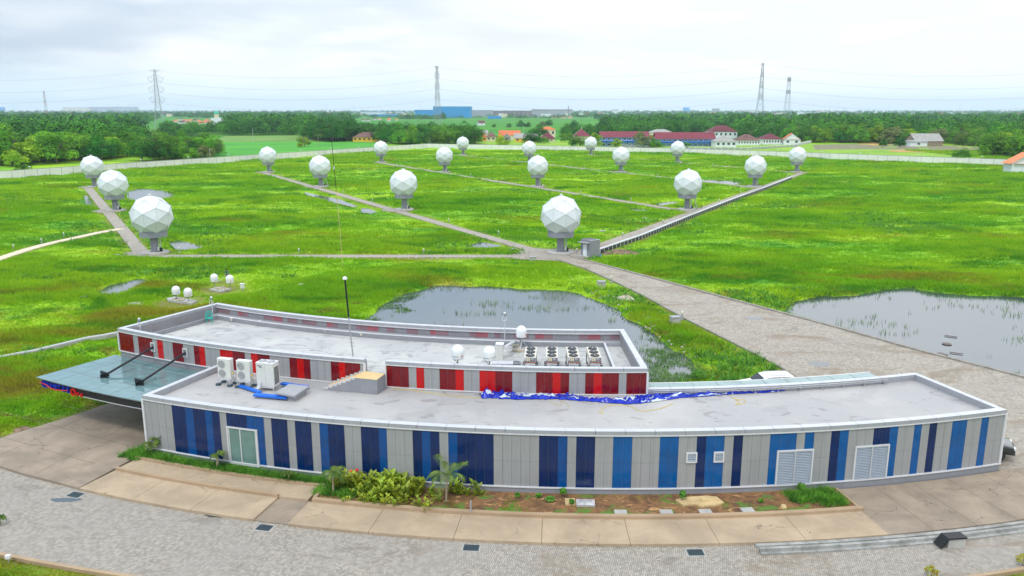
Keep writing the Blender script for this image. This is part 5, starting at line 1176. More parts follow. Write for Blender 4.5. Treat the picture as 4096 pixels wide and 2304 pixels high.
# tarpaulin
TP_ = [(1924, 1580), (1990, 1574), (2060, 1583), (2130, 1580), (2207, 1580), (2270, 1586), (2326, 1591), (2400, 1596), (2505, 1603), (2560, 1594), (2604, 1589), (2700, 1578), (2803, 1572), (2900, 1564), (3002, 1559), (3090, 1556), (3147, 1553)]
WD = [0.9, 1.5, 1.1, 1.3, 1.2, .9, .8, .8, 1.0, 1.4, 1.3, 1.1, 1.0, 1.0, 1.0, .9, .4]
pts = [np.array(G(x, y, ZBD + 0.1)) for x, y in TP_]; n = 260; m_ = 15; V = []; 
tt = np.linspace(0, len(pts) - 1.001, n)
for t_ in tt:
    i = int(t_); f = t_ - i; p = pts[i] * (1 - f) + pts[i + 1] * f; wd_ = WD[i] * (1 - f) + WD[i + 1] * f; d = pts[i + 1] - pts[i]; d /= np.hypot(*d); nrm = np.array([-d[1], d[0]])
    for j in range(m_):
        s = (j / (m_ - 1) - 0.5); q = p + nrm * s * wd_ * 1.0; qq = np.array([[t_ * 3.1, s * 2.2]]); hz = 0.02 + (abs(fbm(qq, 1.0, 5, 3)[0] - 0.5) * 1.9 * (1 - (2 * s) ** 4)) * min(1, wd_) * 0.48 * (1.5 if t_ < 1.5 else 1)
        q = q + (fbm(qq * 1.7, 1.2, 9, 2)[0] - 0.5) * 0.25; V.append((q[0], q[1], ZBD + 0.02 + hz))
I = np.arange(n * m_).reshape(n, m_); Fq = np.stack([I[:-1, :-1], I[1:, :-1], I[1:, 1:], I[:-1, 1:]], -1).reshape(-1, 4); ctr = np.array(V)[Fq[:, 0]]
par = np.array([[i * 0.1, j * 0.35] for i in range(n - 1) for j in range(m_ - 1)]); mi = (fbm(par * np.array([1, 2.2]), 0.6, 12, 2) > 0.67).astype(int)
o = npobj('tarpaulin', npmesh('tarpaulin', V, Fq, TARPB, True, mi, [TARPB, TARPS])); tag(o, 'crumpled blue and silver tarpaulin bunched along the edge of the blue building roof', 'tarpaulin')
def rope(label, pts, z, m=YROPE, r=0.018, nm='rope'):
    P_ = [Vector(G(x, y, z) + (z,)) for x, y in pts]; Q = []
    for i in range(len(P_) - 1):
        p0, p1, p2, p3 = P_[max(0, i - 1)], P_[i], P_[i + 1], P_[min(len(P_) - 1, i + 2)]
        for k in range(6):
            t = k / 6; Q.append(0.5 * ((2 * p1) + (-p0 + p2) * t + (2 * p0 - 5 * p1 + 4 * p2 - p3) * t * t + (-p0 + 3 * p1 - 3 * p2 + p3) * t ** 3))
    Q.append(P_[-1]); tag(MB().tube(Q, r, m, 5).build(nm), label, 'rope', 'thin ropes lying on the blue building roof')
zz = ZBD + 0.02
rope('thin yellow rope running from the stair to the tarpaulin end', [c2(1310, 850), c2(1400, 890), c2(1600, 910), c2(1750, 935), c2(1990, 965), c2(2260, 988)], zz)
rope('long thin yellow rope curling in front of the middle of the tarpaulin', [c3(870, 1125), c3(910, 1138), c3(905, 1095), c3(1000, 1060), c3(1180, 1065), c3(1290, 1115), c3(1480, 1095), c3(1620, 1040)], zz)
rope('brown rope coil lying near the right end of the tarpaulin', [c3(2190, 960), c3(2260, 1000), c3(2340, 1005), c3(2330, 1040), c3(2250, 1050), c3(2290, 1020), c3(2240, 1005)], zz)
rope('thin brown rope trailing from the left part of the tarpaulin', [c3(360, 995), c3(420, 1040), c3(490, 1055), c3(500, 1015), c3(560, 1050), c3(580, 1080)], zz, BAMB)
# ------------------------------------------------------------------ drains, bollards, boxes, hut
def grate(label, x, y, rz):
    q = G(x, y); t = thing('drain_grate', label, 'drain grate', (q[0], q[1], 0.0), rz, 'dark steel drain grates along the paved road'); mb = MB(); mb.box(-0.5, -0.36, 0.0, 0.5, 0.36, 0.012, M_GCON); mb.build('surround', t)
    mb = MB(); mb.box(-0.42, -0.28, 0.012, 0.42, 0.28, 0.018, BLACK); mb.build('pit', t)
    mb = MB(); gm = pm('grate_steel', (0.05, 0.075, 0.09), 0.45)
    for i in range(11): xx = -0.28 + 0.56 * i / 10; mb.box(-0.42, xx - 0.012, 0.018, 0.42, xx + 0.012, 0.035, gm)
    for xx in (-0.42, 0.39): mb.box(xx, -0.28, 0.018, xx + 0.03, 0.28, 0.036, gm)
    mb.build('bars', t)
grate('dark drain grate at the far left of the road beside a grey cement smear', 302, 1980, R_(-18)); grate('dark drain grate at the foot of the driveway dip', 1058, 2112, R_(-13)); grate('dark drain grate beside the pavement below the planted bed', 1885, 2192, R_(-5)); grate('dark drain grate beside the pavement left of where the grey gutter starts', 2782, 2211, R_(2))
bo = thing('bollard_light', '', 'bollard', group='short pale bollard lights along the paths')
MB().lathe([(0.16, 0), (0.16, 0.08), (0.09, 0.1), (0.09, 0.62)], GREY, 10).build('base', bo); MB().lathe([(0.09, 0.62), (0.12, 0.63), (0.12, 0.78), (0.10, 0.85), (0.03, 0.87)], pm('bollard_cap', (0.66, 0.68, 0.52), 0.5), 10).build('cap', bo)
BOL = [(1196, 1013, 'bollard light left of a flat cover on the front path'), (1695, 1014, 'bollard light beside a white slab in the middle of the front path'), (1490, 807, 'bollard light up the hub path between its second and third domes'), (1794, 889, 'bollard light beside the hub path below the second dome'), (1994, 940, 'bollard light beside the hub path nearest the central hub'),
       (2491, 948, 'bollard light beside the white trench nearest the hut'), (2652, 895, 'bollard light beside the trench, second up from the hut'), (2877, 809, 'bollard light beside the trench, third up from the hut'), (2962, 775, 'bollard light beside the trench, fourth up from the hut'), (2307, 1014, 'bollard light between the hub dome and the grey hut'),
       (2445, 1131, 'bollard light on the bank edge above the concrete box near the pond'), (2728, 1278, 'bollard light beside the concrete box on the bank at the road edge'), (2524, 805, 'bollard light on the second slanting path, closer to its right end'), (2323, 775, 'bollard light on the second slanting path, closer to the mid-field dome'), (2170, 750, 'bollard light just right of the mid-field dome base'), (2777, 841, 'bollard light close to the dome base by the trench'),
       (717, 1010, 'bollard light right of the big near left dome'), (256, 948, 'grey bollard beside the cream path, nearest the slanting path'), (167, 972, 'small grey bollard beside the cream path, middle one'), (55, 998, 'grey bollard beside the cream path at the left picture edge'),
       (1198, 729, 'bollard light below the left end of the hub path'), (1374, 773, 'bollard light right of the thin mast beside the hub path'), (1126, 705, 'bollard light farthest up the hub path'), (1588, 661, 'bollard light at the far end of the second slanting path'), (1676, 677, 'bollard light left of the third row dome on the second path'), (1784, 689, 'bollard light just right of the dome base on the second path'), (1883, 704, 'bollard light between the two middle domes of the second path'), (2010, 723, 'bollard light left of the mid-field dome'),
       (2010, 640, 'bollard light far off on the third slanting path'), (2213, 659, 'bollard light far off right of the mid-field dome top'), (2336, 673, 'bollard light left of the middle right dome'), (2496, 691, 'bollard light right of the middle right dome base'), (2631, 706, 'bollard light left of the bright puddle'), (2721, 651, 'bollard light right of the dome in front of the school'), (2849, 661, 'bollard light left of the dome by the right path, in the far grass'), (3151, 707, 'bollard light near the end of the covered trench'), (3197, 687, 'bollard light right of the farthest right path dome'), (407, 1596, 'white bollard standing on the lawn in front of the canopy sign')]
for i, (x, y, lab) in enumerate(BOL):
    q = G(x, y); 
    if i == 0: bo.location = (q[0], q[1], 0); bo['label'] = lab
    else: dup(bo, (q[0], q[1], 0), 0, lab, sc=(1, 1, 1.15) if y > 1100 else None)
q = G(386, 1590); t = thing('lawn_post', 'pair of thin pale posts joined by a bar, on the lawn by the canopy sign', 'post', (q[0], q[1], 0)); mb = MB(); mb.cyl((-0.09, 0, 0), (-0.09, 0, 0.5), 0.03, 0.03, SHEET, 6); mb.cyl((0.09, 0, 0), (0.09, 0, 0.5), 0.03, 0.03, SHEET, 6); mb.build('leg', t); MB().box(-0.14, -0.05, 0.5, 0.14, 0.05, 0.55, SHEET).build('bar', t)
for x, y, w_, h_, lab in ((2131, 1040, 0.95, 0.55, 'pale concrete box at the grassy edge below the hub circle'), (2405, 1146, 1.0, 0.75, 'grey concrete box on the bank between pond and road, upper one'), (2700, 1293, 1.0, 0.8, 'grey concrete box on the bank between pond and road, lower one'), (2409, 929, 0.95, 0.35, 'low concrete box in the grass between the hut and the second path'), (2579, 875, 0.85, 0.25, 'low flat concrete box in the grass left of the trench'), (572, 1021, 0.6, 0.2, 'thin white slab in front of the big near left dome'), (470, 1021, 0.7, 0.15, 'thin pale slab at the left rim of the big near left dome circle'), (1219, 1008, 0.9, 0.15, 'flat grey cover beside the bollard left on the front path'), (1711, 1006, 0.8, 0.18, 'white slab right of the bollard in the middle of the front path'), (2050, 997, 1.2, 0.12, 'thin white slab beside the junction of the front and hub paths')):
    q = G(x, y); t = thing('cable_box', lab, 'concrete box', (q[0], q[1], 0), 0.1 + (x % 7) * 0.02); MB().box(-w_ / 2, -w_ * .4, -0.3, w_ / 2, w_ * .4, h_ * 0.85, M_GCON).build('body', t); MB().box(-w_ / 2 - 0.04, -w_ * .4 - 0.04, h_ * 0.85, w_ / 2 + 0.04, w_ * .4 + 0.04, h_, GREY).build('lid', t)
# hut
hA, hB, hC = G(2331, 1024), G(2362, 1031), G(2396, 1028); q = hB
hu = thing('utility_hut', 'small square grey concrete hut with pale door and flat canopy beside the paths', 'hut', (q[0], q[1], 0)); ux = Vector((hC[0] - hB[0], hC[1] - hB[1])).normalized(); L_ = 1.75
rz = math.atan2(ux.y, ux.x); hu.rotation_euler.z = rz + 0.22
mb = MB(); mb.box(-0.0, 0, -0.2, 2.0, 2.3, 2.55, PLG); mb.build('wall', hu)
mb = MB(); mb.box(0, 0, 2.55, 2.0, 0.15, 2.75, PLG); mb.box(0, 2.15, 2.55, 2.0, 2.3, 2.75, PLG); mb.box(0, 0.15, 2.55, 0.15, 2.15, 2.75, PLG); mb.box(1.85, 0.15, 2.55, 2.0, 2.15, 2.75, PLG); mb.box(0.0, 0, 2.75, 2.0, 0.17, 2.78, SHEET); mb.build('parapet', hu)
MB().box(-0.75, 0.2, 2.3, -0.0, 2.3, 2.4, GREY).build('door_canopy', hu); MB().box(-0.03, 0.9, 0.1, -0.0, 1.75, 2.0, WWALL).build('door', hu); MB().box(-0.03, 0.3, 1.1, 0.0, 0.6, 1.6, DGREY).build('vent', hu); MB().box(-0.8, 0.2, -0.2, 0.0, 2.2, 0.18, M_GCON).build('step', hu)
q = G(2402, 1029); t = thing('bucket', 'small white and blue pail on the ground right of the grey hut', 'bucket', (q[0], q[1], 0)); MB().lathe([(0.15, 0), (0.19, 0.34)], SMOOTHW, 14).build('body', t); MB().lathe([(0.195, 0.3), (0.21, 0.34), (0.20, 0.40), (0.1, 0.41)], BLUEP, 14).build('lid', t)
# trench cover on posts
t = thing('covered_trench', 'long white-topped concrete trench with ribbed dark side running up the right path', 'trench', (TRENCH[0][0], TRENCH[0][1], 0))
ribbon(mb := MB(), TRENCH, 0.55, 0.60, 0.74, SHEET); mb.build('cover', t, world=True); ribbon(mb := MB(), TRENCH, 0.30, -0.4, 0.60, pm('dark_trench_concrete', (0.05, 0.055, 0.06), 0.7))  # trench side coloured near black
for a, b in zip(TRENCH[:-1], TRENCH[1:]):
    a = Vector(a); b = Vector(b); n_ = int((b - a).length / 1.6); ang = math.atan2((b - a).y, (b - a).x)
    for i in range(n_): p = a + (b - a) * (i / n_); mb.cbox((p.x, p.y, 0.1), (0.16, 0.5, 1.05), SHEET, ang)
mb.build('side_wall', t, world=True)
# rubbish, heaps
def heap(name, lab, x, y, rx, ry, h, m, cat, n=26, z=0.0):
    q = G(x, y); V = []; 
    for j in range(9):
        r = j / 8
        for i in range(n):
            u = 2 * math.pi * i / n; k = 1 + 0.25 * math.sin(3 * u + x) + 0.15 * math.sin(7 * u); V.append((rx * r * k * math.cos(u), ry * r * k * math.sin(u), h * (1 - r ** 2) * (0.7 + 0.6 * random.random()) - (0.15 if j == 8 else 0)))
    f = [(j * n + i, j * n + (i + 1) % n, (j + 1) * n + (i + 1) % n, (j + 1) * n + i) for j in range(8) for i in range(n)]
    o = MB().add(V, [tuple(reversed(q_)) for q_ in f], m).build(name, loc=(q[0], q[1], z)); return tag(o, lab, cat)
heap('earth_heap', 'low brown heap of bare earth and stones right of the grey hut', 2485, 1010, 3.0, 2.4, 0.35, EARTH, 'earth heap')
heap('rubble_heap', 'small pile of broken stones on the bank between pond and road', 2505, 1193, 1.0, 1.1, 0.35, DEBR, 'rubble')
heap('rubble_heap', 'scatter of pale gravel on the lawn edge left of the forecourt', 95, 1725, 1.0, 1.1, 0.1, EARTH, 'rubble')
heap('cloth_sack', 'crumpled white cloth sheet lying on the grass left of the pond', 1206, 1144, 1.1, 0.9, 0.3, CLOTHW, 'cloth')
heap('rubble_heap', 'small grey mound of cement in the grass above the red building', 545, 1215, 1.0, 0.6, 0.18, M_GCON, 'rubble')
q = G(342, 1198); t = thing('fire_pit', 'dark round table-like drum lid standing in the grass left of the lawn domes', 'drum', (q[0], q[1], 0)); MB().cyl((0, 0, 0), (0, 0, 0.3), 0.2, 0.2, BLACK, 10).build('stem', t); MB().lathe([(0.1, 0.3), (0.6, 0.32), (0.62, 0.38), (0.4, 0.44)], BLACK, 16).build('lid', t)
mb = MB(); rs = random.Random(5)
for k in range(150):
    px = 800 + 1340 * rs.random(); q = G(px, 1034 + rs.uniform(-3, 4)); s_ = rs.uniform(0.1, 0.28); mb.cbox((q[0], q[1], 0.03), (s_, s_ * 0.8, s_), DEBR, rs.uniform(0, 3))
for k in range(120):
    u = rs.random(); a = np.array(G(2346, 1084)); b = np.array(G(2950, 1440)); q = a + (b - a) * u + rs.uniform(-4, -1) * np.array([1, 0.1]); s_ = rs.uniform(0.06, 0.2); mb.cbox((q[0], q[1], 0.0), (s_ * 1.5, s_, s_), DEBR, rs.uniform(0, 3))
tag(mb.build('rubble'), 'line of small broken stones along the near edge of the front path and bank', 'rubble', kind='stuff')
def plank(lab, x0, y0, x1, y1, w_, m, z=-0.25, nm='plank'):
    a, b = G(x0, y0), G(x1, y1); tag(MB().add([], [], m) and ribbon(MB(), [a, b], w_, z, z + 0.06, m).build(nm), lab, 'plank', 'boards floating at the road side of the right pond')
BRN = pm('wet_board', (0.12, 0.085, 0.075), 0.6, 0, 0.2, 3)
plank('thin dark floating board farthest into the right pond', *c4(1780, 335), *c4(1908, 352), 0.14, BRN)
plank('long narrow board in the reeds of the right pond', *c4(1830, 503), *c4(1965, 520), 0.12, BRN)
t = MB(); t.prism([G(*c4(x, y)) for x, y in ((1660, 533), (1730, 514), (1815, 540), (1750, 560))], -0.2, -0.1, BRN); tag(t.build('pallet'), 'flat brown wooden panel floating against the road kerb', 'panel')
q = G(*c4(1803, 418)); o = MB().lathe([(0.1, 0), (0.45, 0.0), (0.45, 0.06), (0.35, 0.08)], BRN, 20).build('floating_disc', loc=(q[0], q[1], -0.28)); tag(o, 'round brown disc lying in the shallow right pond', 'disc')
# bed objects
def bedz(x, y, z=0.22): return G(x, y, z)
for i, (x, y) in enumerate((c7(1095, 845), c7(1555, 842), c7(1950, 838), c7(2375, 822))):
    q = bedz(x, y - 13, .30); o = MB(); o.box(-0.36, -0.33, -0.1, 0.36, 0.33, 0.1, M_GCON); o = o.build('paving_slab', loc=(q[0], q[1], 0.22), rz=R_((-2, 1, 4, 6)[i])); tag(o, 'grey concrete stepping slab in the soil bed, %s from the left' % ORD[i], 'slab', 'concrete slabs in the soil bed')
q = bedz(*c7(740, 705), .34); t = thing('manhole_cover', 'square silver foil-covered manhole in the soil bed with pyramid lid', 'manhole', (q[0], q[1], 0.22), R_(-3)); MB().box(-0.55, -0.38, 0, 0.55, 0.38, 0.12, M_GCON).build('frame', t)
FOIL = pm('silver_foil', (0.62, 0.60, 0.60), 0.3, 0.4, 0.35, 4); MB().add([(-0.55, -0.38, .12), (0.55, -0.38, .12), (0.55, 0.38, .12), (-0.55, 0.38, .12), (-0.12, -0.06, .2), (0.12, -0.06, .2), (0.12, 0.06, .2), (-0.12, 0.06, .2)], [(0, 1, 5, 4), (1, 2, 6, 5), (2, 3, 7, 6), (3, 0, 4, 7), (4, 5, 6, 7)], FOIL).build('lid', t)
q = bedz(*c7(585, 700), .3); o = MB(); o.box(-0.3, -0.35, 0, 0.3, 0.35, 0.12, ROCK); tag(o.build('paving_slab', loc=(q[0], q[1], 0.22)), 'brown mossy slab left of the foil covered manhole', 'slab')
poly = [c7(x, y) for x, y in ((1645, 680), (1790, 650), (1960, 640), (2060, 650), (2110, 690), (2135, 710), (2040, 735), (1920, 748), (1850, 728), (1720, 735), (1680, 705))]
o = MB(); o.prism([G(x, y, 0.32) for x, y in poly], 0.20, 0.33, ROCK); o.prism([G(x, y, 0.38) for x, y in [c7(1900, 668), c7(2030, 668), c7(2080, 680), c7(1910, 698)]], 0.33, 0.40, ROCK); tag(o.build('flat_rock'), 'large flat tan rock slab lying in the soil bed against the plinth', 'rock')
q = bedz(*c7(2560 + 155, 745)) if 0 else bedz(*c8(157, 742), .3); o = MB(); o.lathe([(0.12, -0.1), (0.2, 0.0), (0.15, 0.12), (0.04, 0.16)], ROCK, 9); tag(o.build('boulder', loc=(q[0], q[1], 0.22)), 'small brown boulder at the right end of the soil bed', 'boulder')
c6 = lambda x, y: (1024 + x / 2.5156, 1728 + y / 2.5156); c5 = lambda x, y: (x / 2.5156, 1728 + y / 2.5156)
q = bedz(*c6(2162, 820)); o = MB().cyl((0, 0, 0), (0, 0, 0.8), 0.05, 0.05, GREY, 8); tag(o.build('marker_post', loc=(q[0], q[1], 0.22)), 'short grey pipe standing upright behind the planter wall', 'post')
# tipped black box at the road
q = G(3806, 2183); t = thing('planter_box', 'tipped black concrete box with lifted lid lying on the road by the gutter', 'box', (q[0], q[1], 0.0), 0.12)
mb = MB(); mb.box(-0.38, -0.24, 0.0, 0.62, 0.26, 0.52, M_GCON); mb.build('body', t); mb = MB(); mb.box(-0.44, -0.30, 0.53, 0.64, 0.32, 0.62, BLACK); mb.build('lid', t)
M = Matrix.Translation((-0.44, 0, 0.55)) @ Matrix.Rotation(R_(38), 4, 'Y'); MB().box(-0.06, -0.32, -0.62, 0.02, 0.32, 0.05, BLACK, M).build('flap', t)
# low wall on the left behind the red building
lw = [G(x, y, .25) for x, y in ((-60, 1452), (0, 1434), (140, 1408), (354, 1356), (420, 1346), (500, 1330))]
t = thing('low_wall', 'low pale concrete garden wall curving from the left edge to the red building', 'low wall', (lw[0][0], lw[0][1], 0)); ribbon(mb := MB(), lw, 0.35, -0.3, 0.42, M_GCON); mb.build('wall_body', t, world=True); ribbon(mb := MB(), lw, 0.22, 0.42, 0.47, SHEET, 0.12); mb.build('coping', t, world=True)
# mast
q = G(1371, 1069); t = thing('guyed_mast', 'very tall thin mast, bamboo below and black above, standing in the grass', 'mast', (q[0], q[1], 0)); th = [(0, 0, 0), (-0.15, 0, 5.6), (-0.42, 0, 11.4), (-0.75, 0, 18.8)]
MB().tube(th[:3], 0.05, BAMB, 6).build('bamboo_pole', t); MB().cyl(th[2], th[3], 0.05, 0.04, BLACK, 6).build('upper_pole', t); MB().cbox((-0.6, 0, 14.8), (0.16, 0.16, 0.5), SHEET).build('clamp', t); MB().cyl((-0.75, 0, 18.8), (-0.75, 0, 19.3), 0.15, 0.1, BLACK, 8).build('tip', t)

# ------------------------------------------------------------------ plants of the bed
def frond(mb, base, az, length, droop, m, w=0.10, lift=0.6, seg=7, leaf=0.28):
    pts = []; 
    for i in range(seg + 1):
        t = i / seg; r = length * (math.sin(t * 1.35) / math.sin(1.35)); zz = lift * length * t - droop * length * t * t
        pts.append(Vector((base[0] + r * math.cos(az), base[1] + r * math.sin(az), base[2] + zz)))
    sd = Vector((-math.sin(az), math.cos(az), 0))
    mb.tube(pts, 0.012, m, 4)
    for i in range(1, seg * 3):
        t = i / (seg * 3); k = min(seg - 1, int(t * seg)); f = t * seg - k; p = pts[k].lerp(pts[k + 1], f); d = (pts[k + 1] - pts[k]).normalized(); L = leaf * math.sin(math.pi * min(1, t * 0.85 + 0.12)) + 0.05
        for s in (-1, 1):
            e = p + sd * (s * L) + d * (L * 0.7) + Vector((0, 0, -L * 0.45)); mb.add([p - d * 0.02, p + d * 0.035, e], [(0, 1, 2)], m)
def palm(name, label, p, z, h, tr, nf, fl, lean=(0, 0), leaf=0.3, group='young palms in the bed'):
    t = thing(name, label, 'palm', (p[0], p[1], z), random.uniform(0, 6), group)
    mb = MB(); pts = [(lean[0] * (i / 5) ** 2, lean[1] * (i / 5) ** 2, h * i / 5) for i in range(6)]
    for i in range(5): mb.cyl(pts[i], pts[i + 1], tr * (1.2 - 0.1 * i), tr * (1.1 - 0.1 * i), PALMT, 8)
    mb.build('trunk', t)
    mb = MB(); r = random.Random(int(h * 100 + nf))
    for k in range(nf): frond(mb, pts[-1], 2 * math.pi * k / nf + r.uniform(-.3, .3), fl * r.uniform(0.75, 1.1), r.uniform(0.6, 1.3), PALML, lift=r.uniform(0.5, 1.4), leaf=leaf)
    mb.build('crown', t); return t
palm('palm_tree', 'tallest young palm in the bed, in front of the navy stripe', bedz(*c6(1915, 700)), 0.22, 1.75, 0.055, 11, 1.35, (-0.05, 0.1), 0.34)
palm('palm_tree', 'medium young palm with drooping crown at the left end of the broad-leaved plants', bedz(*c6(778, 615)), 0.22, 1.35, 0.06, 10, 0.75, (0, 0.1), 0.26)
palm('palm_tree', 'small brown-trunked palm left of the glass door', bedz(*c5(2192, 368)), 0.22, 0.95, 0.08, 8, 0.6, (0.05, 0), 0.2)
palm('palm_tree', 'small twin-stemmed palm between the glass door and the medium palm', bedz(*c6(332, 492)), 0.22, 0.55, 0.035, 9, 0.42, (0.05, 0), 0.16)
palm('palm_tree', 'spiky young palm at the left corner of the blue building', G(*c5(1590, 250)), 0.3, 1.0, 0.04, 10, 0.5, (-0.1, 0), 0.16)
palm('palm_tree', 'yellowish young palm left of the corner of the blue building', G(*c5(1530, 255)), 0.3, 0.6, 0.04, 9, 0.6, (-0.1, 0), 0.16)
def canna(seed, hh, nl):
    r = random.Random(seed); mb = MB()
    for s in range(5):
        bx, by = r.uniform(-.22, .22), r.uniform(-.15, .15); H_ = hh * r.uniform(0.7, 1.1); mb.cyl((bx, by, 0), (bx * 1.3, by * 1.3, H_ * 0.8), 0.015, 0.012, CANNA, 5)
        for k in range(nl):
            t = (k + 0.5) / nl; az = r.uniform(0, 6.28); L = r.uniform(0.26, 0.42) * hh / 0.8; w = L * 0.26; up = 0.5 + 0.5 * t; b = Vector((bx * (1 + .3 * t), by * (1 + .3 * t), H_ * t * 0.8)); d = Vector((math.cos(az), math.sin(az), up)).normalized(); sd = Vector((-math.sin(az), math.cos(az), 0)); m1 = b + d * L * 0.5; tip = b + d * L + Vector((0, 0, -L * 0.12))
            mb.add([b, m1 + sd * w, tip, m1 - sd * w, m1 + Vector((0, 0, -0.02))], [(0, 4, 1), (1, 4, 2), (2, 4, 3), (3, 4, 0)], CANNA)
    return mb
protos = []
for s, hh in ((1, 0.95), (2, 0.85), (3, 0.6), (4, 0.45)):
    protos.append(canna(s, hh, 5))
CAN = [(845, 520, 0), (905, 570, 0), (950, 540, 0), (1010, 560, 1), (1060, 540, 0), (990, 640, 2), (1060, 700, 2), (1110, 540, 1), (1180, 560, 1), (1230, 560, 1), (1150, 640, 2), (1180, 710, 2), (1290, 560, 1), (1330, 540, 0), (1390, 545, 0), (1430, 560, 0), (1480, 570, 0), (1550, 570, 0), (1600, 590, 0), (1660, 560, 1), (1680, 590, 0), (1350, 640, 1), (1300, 730, 2), (1390, 740, 2), (1470, 730, 2), (1500, 660, 1), (1560, 640, 1), (1630, 660, 1), (1640, 740, 2), (1700, 770, 2), (1790, 640, 1), (1820, 690, 2), (910, 700, 3), (1940, 600, 1), (2000, 610, 1), (2060, 620, 1), (2120, 620, 2), (2200, 640, 1), (820, 560, 0), (1250, 650, 2), (1430, 660, 1)]
rc_ = random.Random(9); CAN += [(rc_.uniform(850, 1680), rc_.uniform(520, 600), 0) for _ in range(12)] + [(rc_.uniform(1080, 1700), rc_.uniform(600, 700), 1) for _ in range(10)]
rows_ = {0: 'tall back row', 1: 'middle row', 2: 'low front row', 3: 'low front row'}
made = {}
for i, (x, y, k) in enumerate(CAN):
    q = bedz(*c6(x, y + 8), .22); lab = 'yellow-green broad-leaved plant in the crowded bed, part of the %s' % rows_[k] if x < 1900 else 'yellow-green broad-leaved plant right of the tallest palm'
    if k not in made:
        o = protos[k].build('broadleaf_plant', loc=(q[0], q[1], 0.22)); tag(o, lab, 'plant', 'yellow-green broad-leaved plants in the bed'); made[k] = o
    else:
        o = dup(made[k], (q[0], q[1], 0.22), random.uniform(0, 6), lab); s_ = random.uniform(0.95, 1.25); o.scale = (s_, s_, s_)
for x, y, c, lab in ((962, 405, TILE_O, 'single orange flower on a stalk above the broad-leaved plants'), (1022, 398, SIGNR, 'single red flower on a stalk above the broad-leaved plants')):
    q = bedz(*c6(x, y + 150)); t = thing('flower', lab, 'flower', (q[0], q[1], 0.22)); MB().cyl((0, 0, 0), (0, 0, 1.0), 0.012, 0.01, CANNA, 5).build('stalk', t); MB().lathe([(0.02, 0.98), (0.09, 1.06), (0.07, 1.16), (0.02, 1.2)], c, 8).build('petals', t)
def shrub(seed, r0, h, n=90, m=HEDGE):
    r = random.Random(seed); mb = MB(); mb.cyl((0, 0, 0), (0, 0, h * 0.6), 0.02, 0.015, TRUNK, 5)
    for k in range(n):
        u = r.uniform(0, 6.28); v = math.acos(r.uniform(-0.6, 1)); rr2 = r.uniform(0.5, 1); c = Vector((r0 * rr2 * math.sin(v) * math.cos(u), r0 * rr2 * math.sin(v) * math.sin(u), h * 0.6 + h * 0.4 * math.cos(v) * rr2)); a = Vector((r.uniform(-1, 1), r.uniform(-1, 1), r.uniform(-.4, 1))).normalized() * 0.09; b = a.orthogonal().normalized() * 0.05
        mb.add([c - a, c + b, c + a, c - b], [(0, 1, 2, 3)], m)
    return mb
for x, y, r0, h, lab, cc in ((515, 650, .22, .55, 'small round leafy shrub beside the foil covered manhole', c7), (1715, 700, .2, .75, 'thin leafy seedling in front of the flat tan rock', c7), (270, 665, .18, .3, 'small seedling right of the tall palm under the pale cladding', c7), (385, 700, .3, .3, 'low sprawling seedling left of the round shrub', c7), (55, 660, .16, .3, 'small seedling at the left edge of the orange soil', c7), (600, 740, .16, .4, 'wispy small shrub in front of the brown mossy slab', c7), (335, 600, .25, .55, 'leafy weed against the first louvred window', c8), (2505, 705, .15, .2, 'tiny pale seedling near the right end of the orange soil', c7)):
    q = bedz(*cc(x, y)); o = shrub(int(x), r0, h).build('shrub', loc=(q[0], q[1], 0.22)); tag(o, lab, 'shrub', 'small shrubs in the soil bed')
for x, y, lab, mm in ((2, 2100, 'bright green leafy twig tip at the left edge of the road', PALML), (3725, 2310, 'orange-leaved shrub tip at the bottom edge', None), (4090, 2262, 'orange-leaved shrub at the right bottom corner', None)):
    q = G(x, y); o = shrub(int(x) + 3, 0.35, 0.6, 90, mm or pm('orange_leaf', (0.45, 0.18, 0.02), 0.6, 0, .4, 6, col2=(0.25, 0.35, 0.03))).build('shrub', loc=(q[0], q[1], 0.0)); tag(o, lab, 'shrub')
q = G(2795, 1515); o = shrub(77, 0.75, 1.0, 500).build('bush', loc=(q[0], q[1], -0.2)); tag(o, 'round bright green bush behind the rear glass canopy', 'bush')
q = G(35, 2250); t = thing('path_light', 'small white box lamp in the corner lawn below the road', 'lamp', (q[0], q[1], 0)); MB().cyl((0, 0, 0), (0, 0, 0.25), 0.03, 0.03, GREY, 6).build('post', t); MB().cbox((0, 0, 0.33), (0.22, 0.2, 0.18), SMOOTHW).build('lamp_head', t)

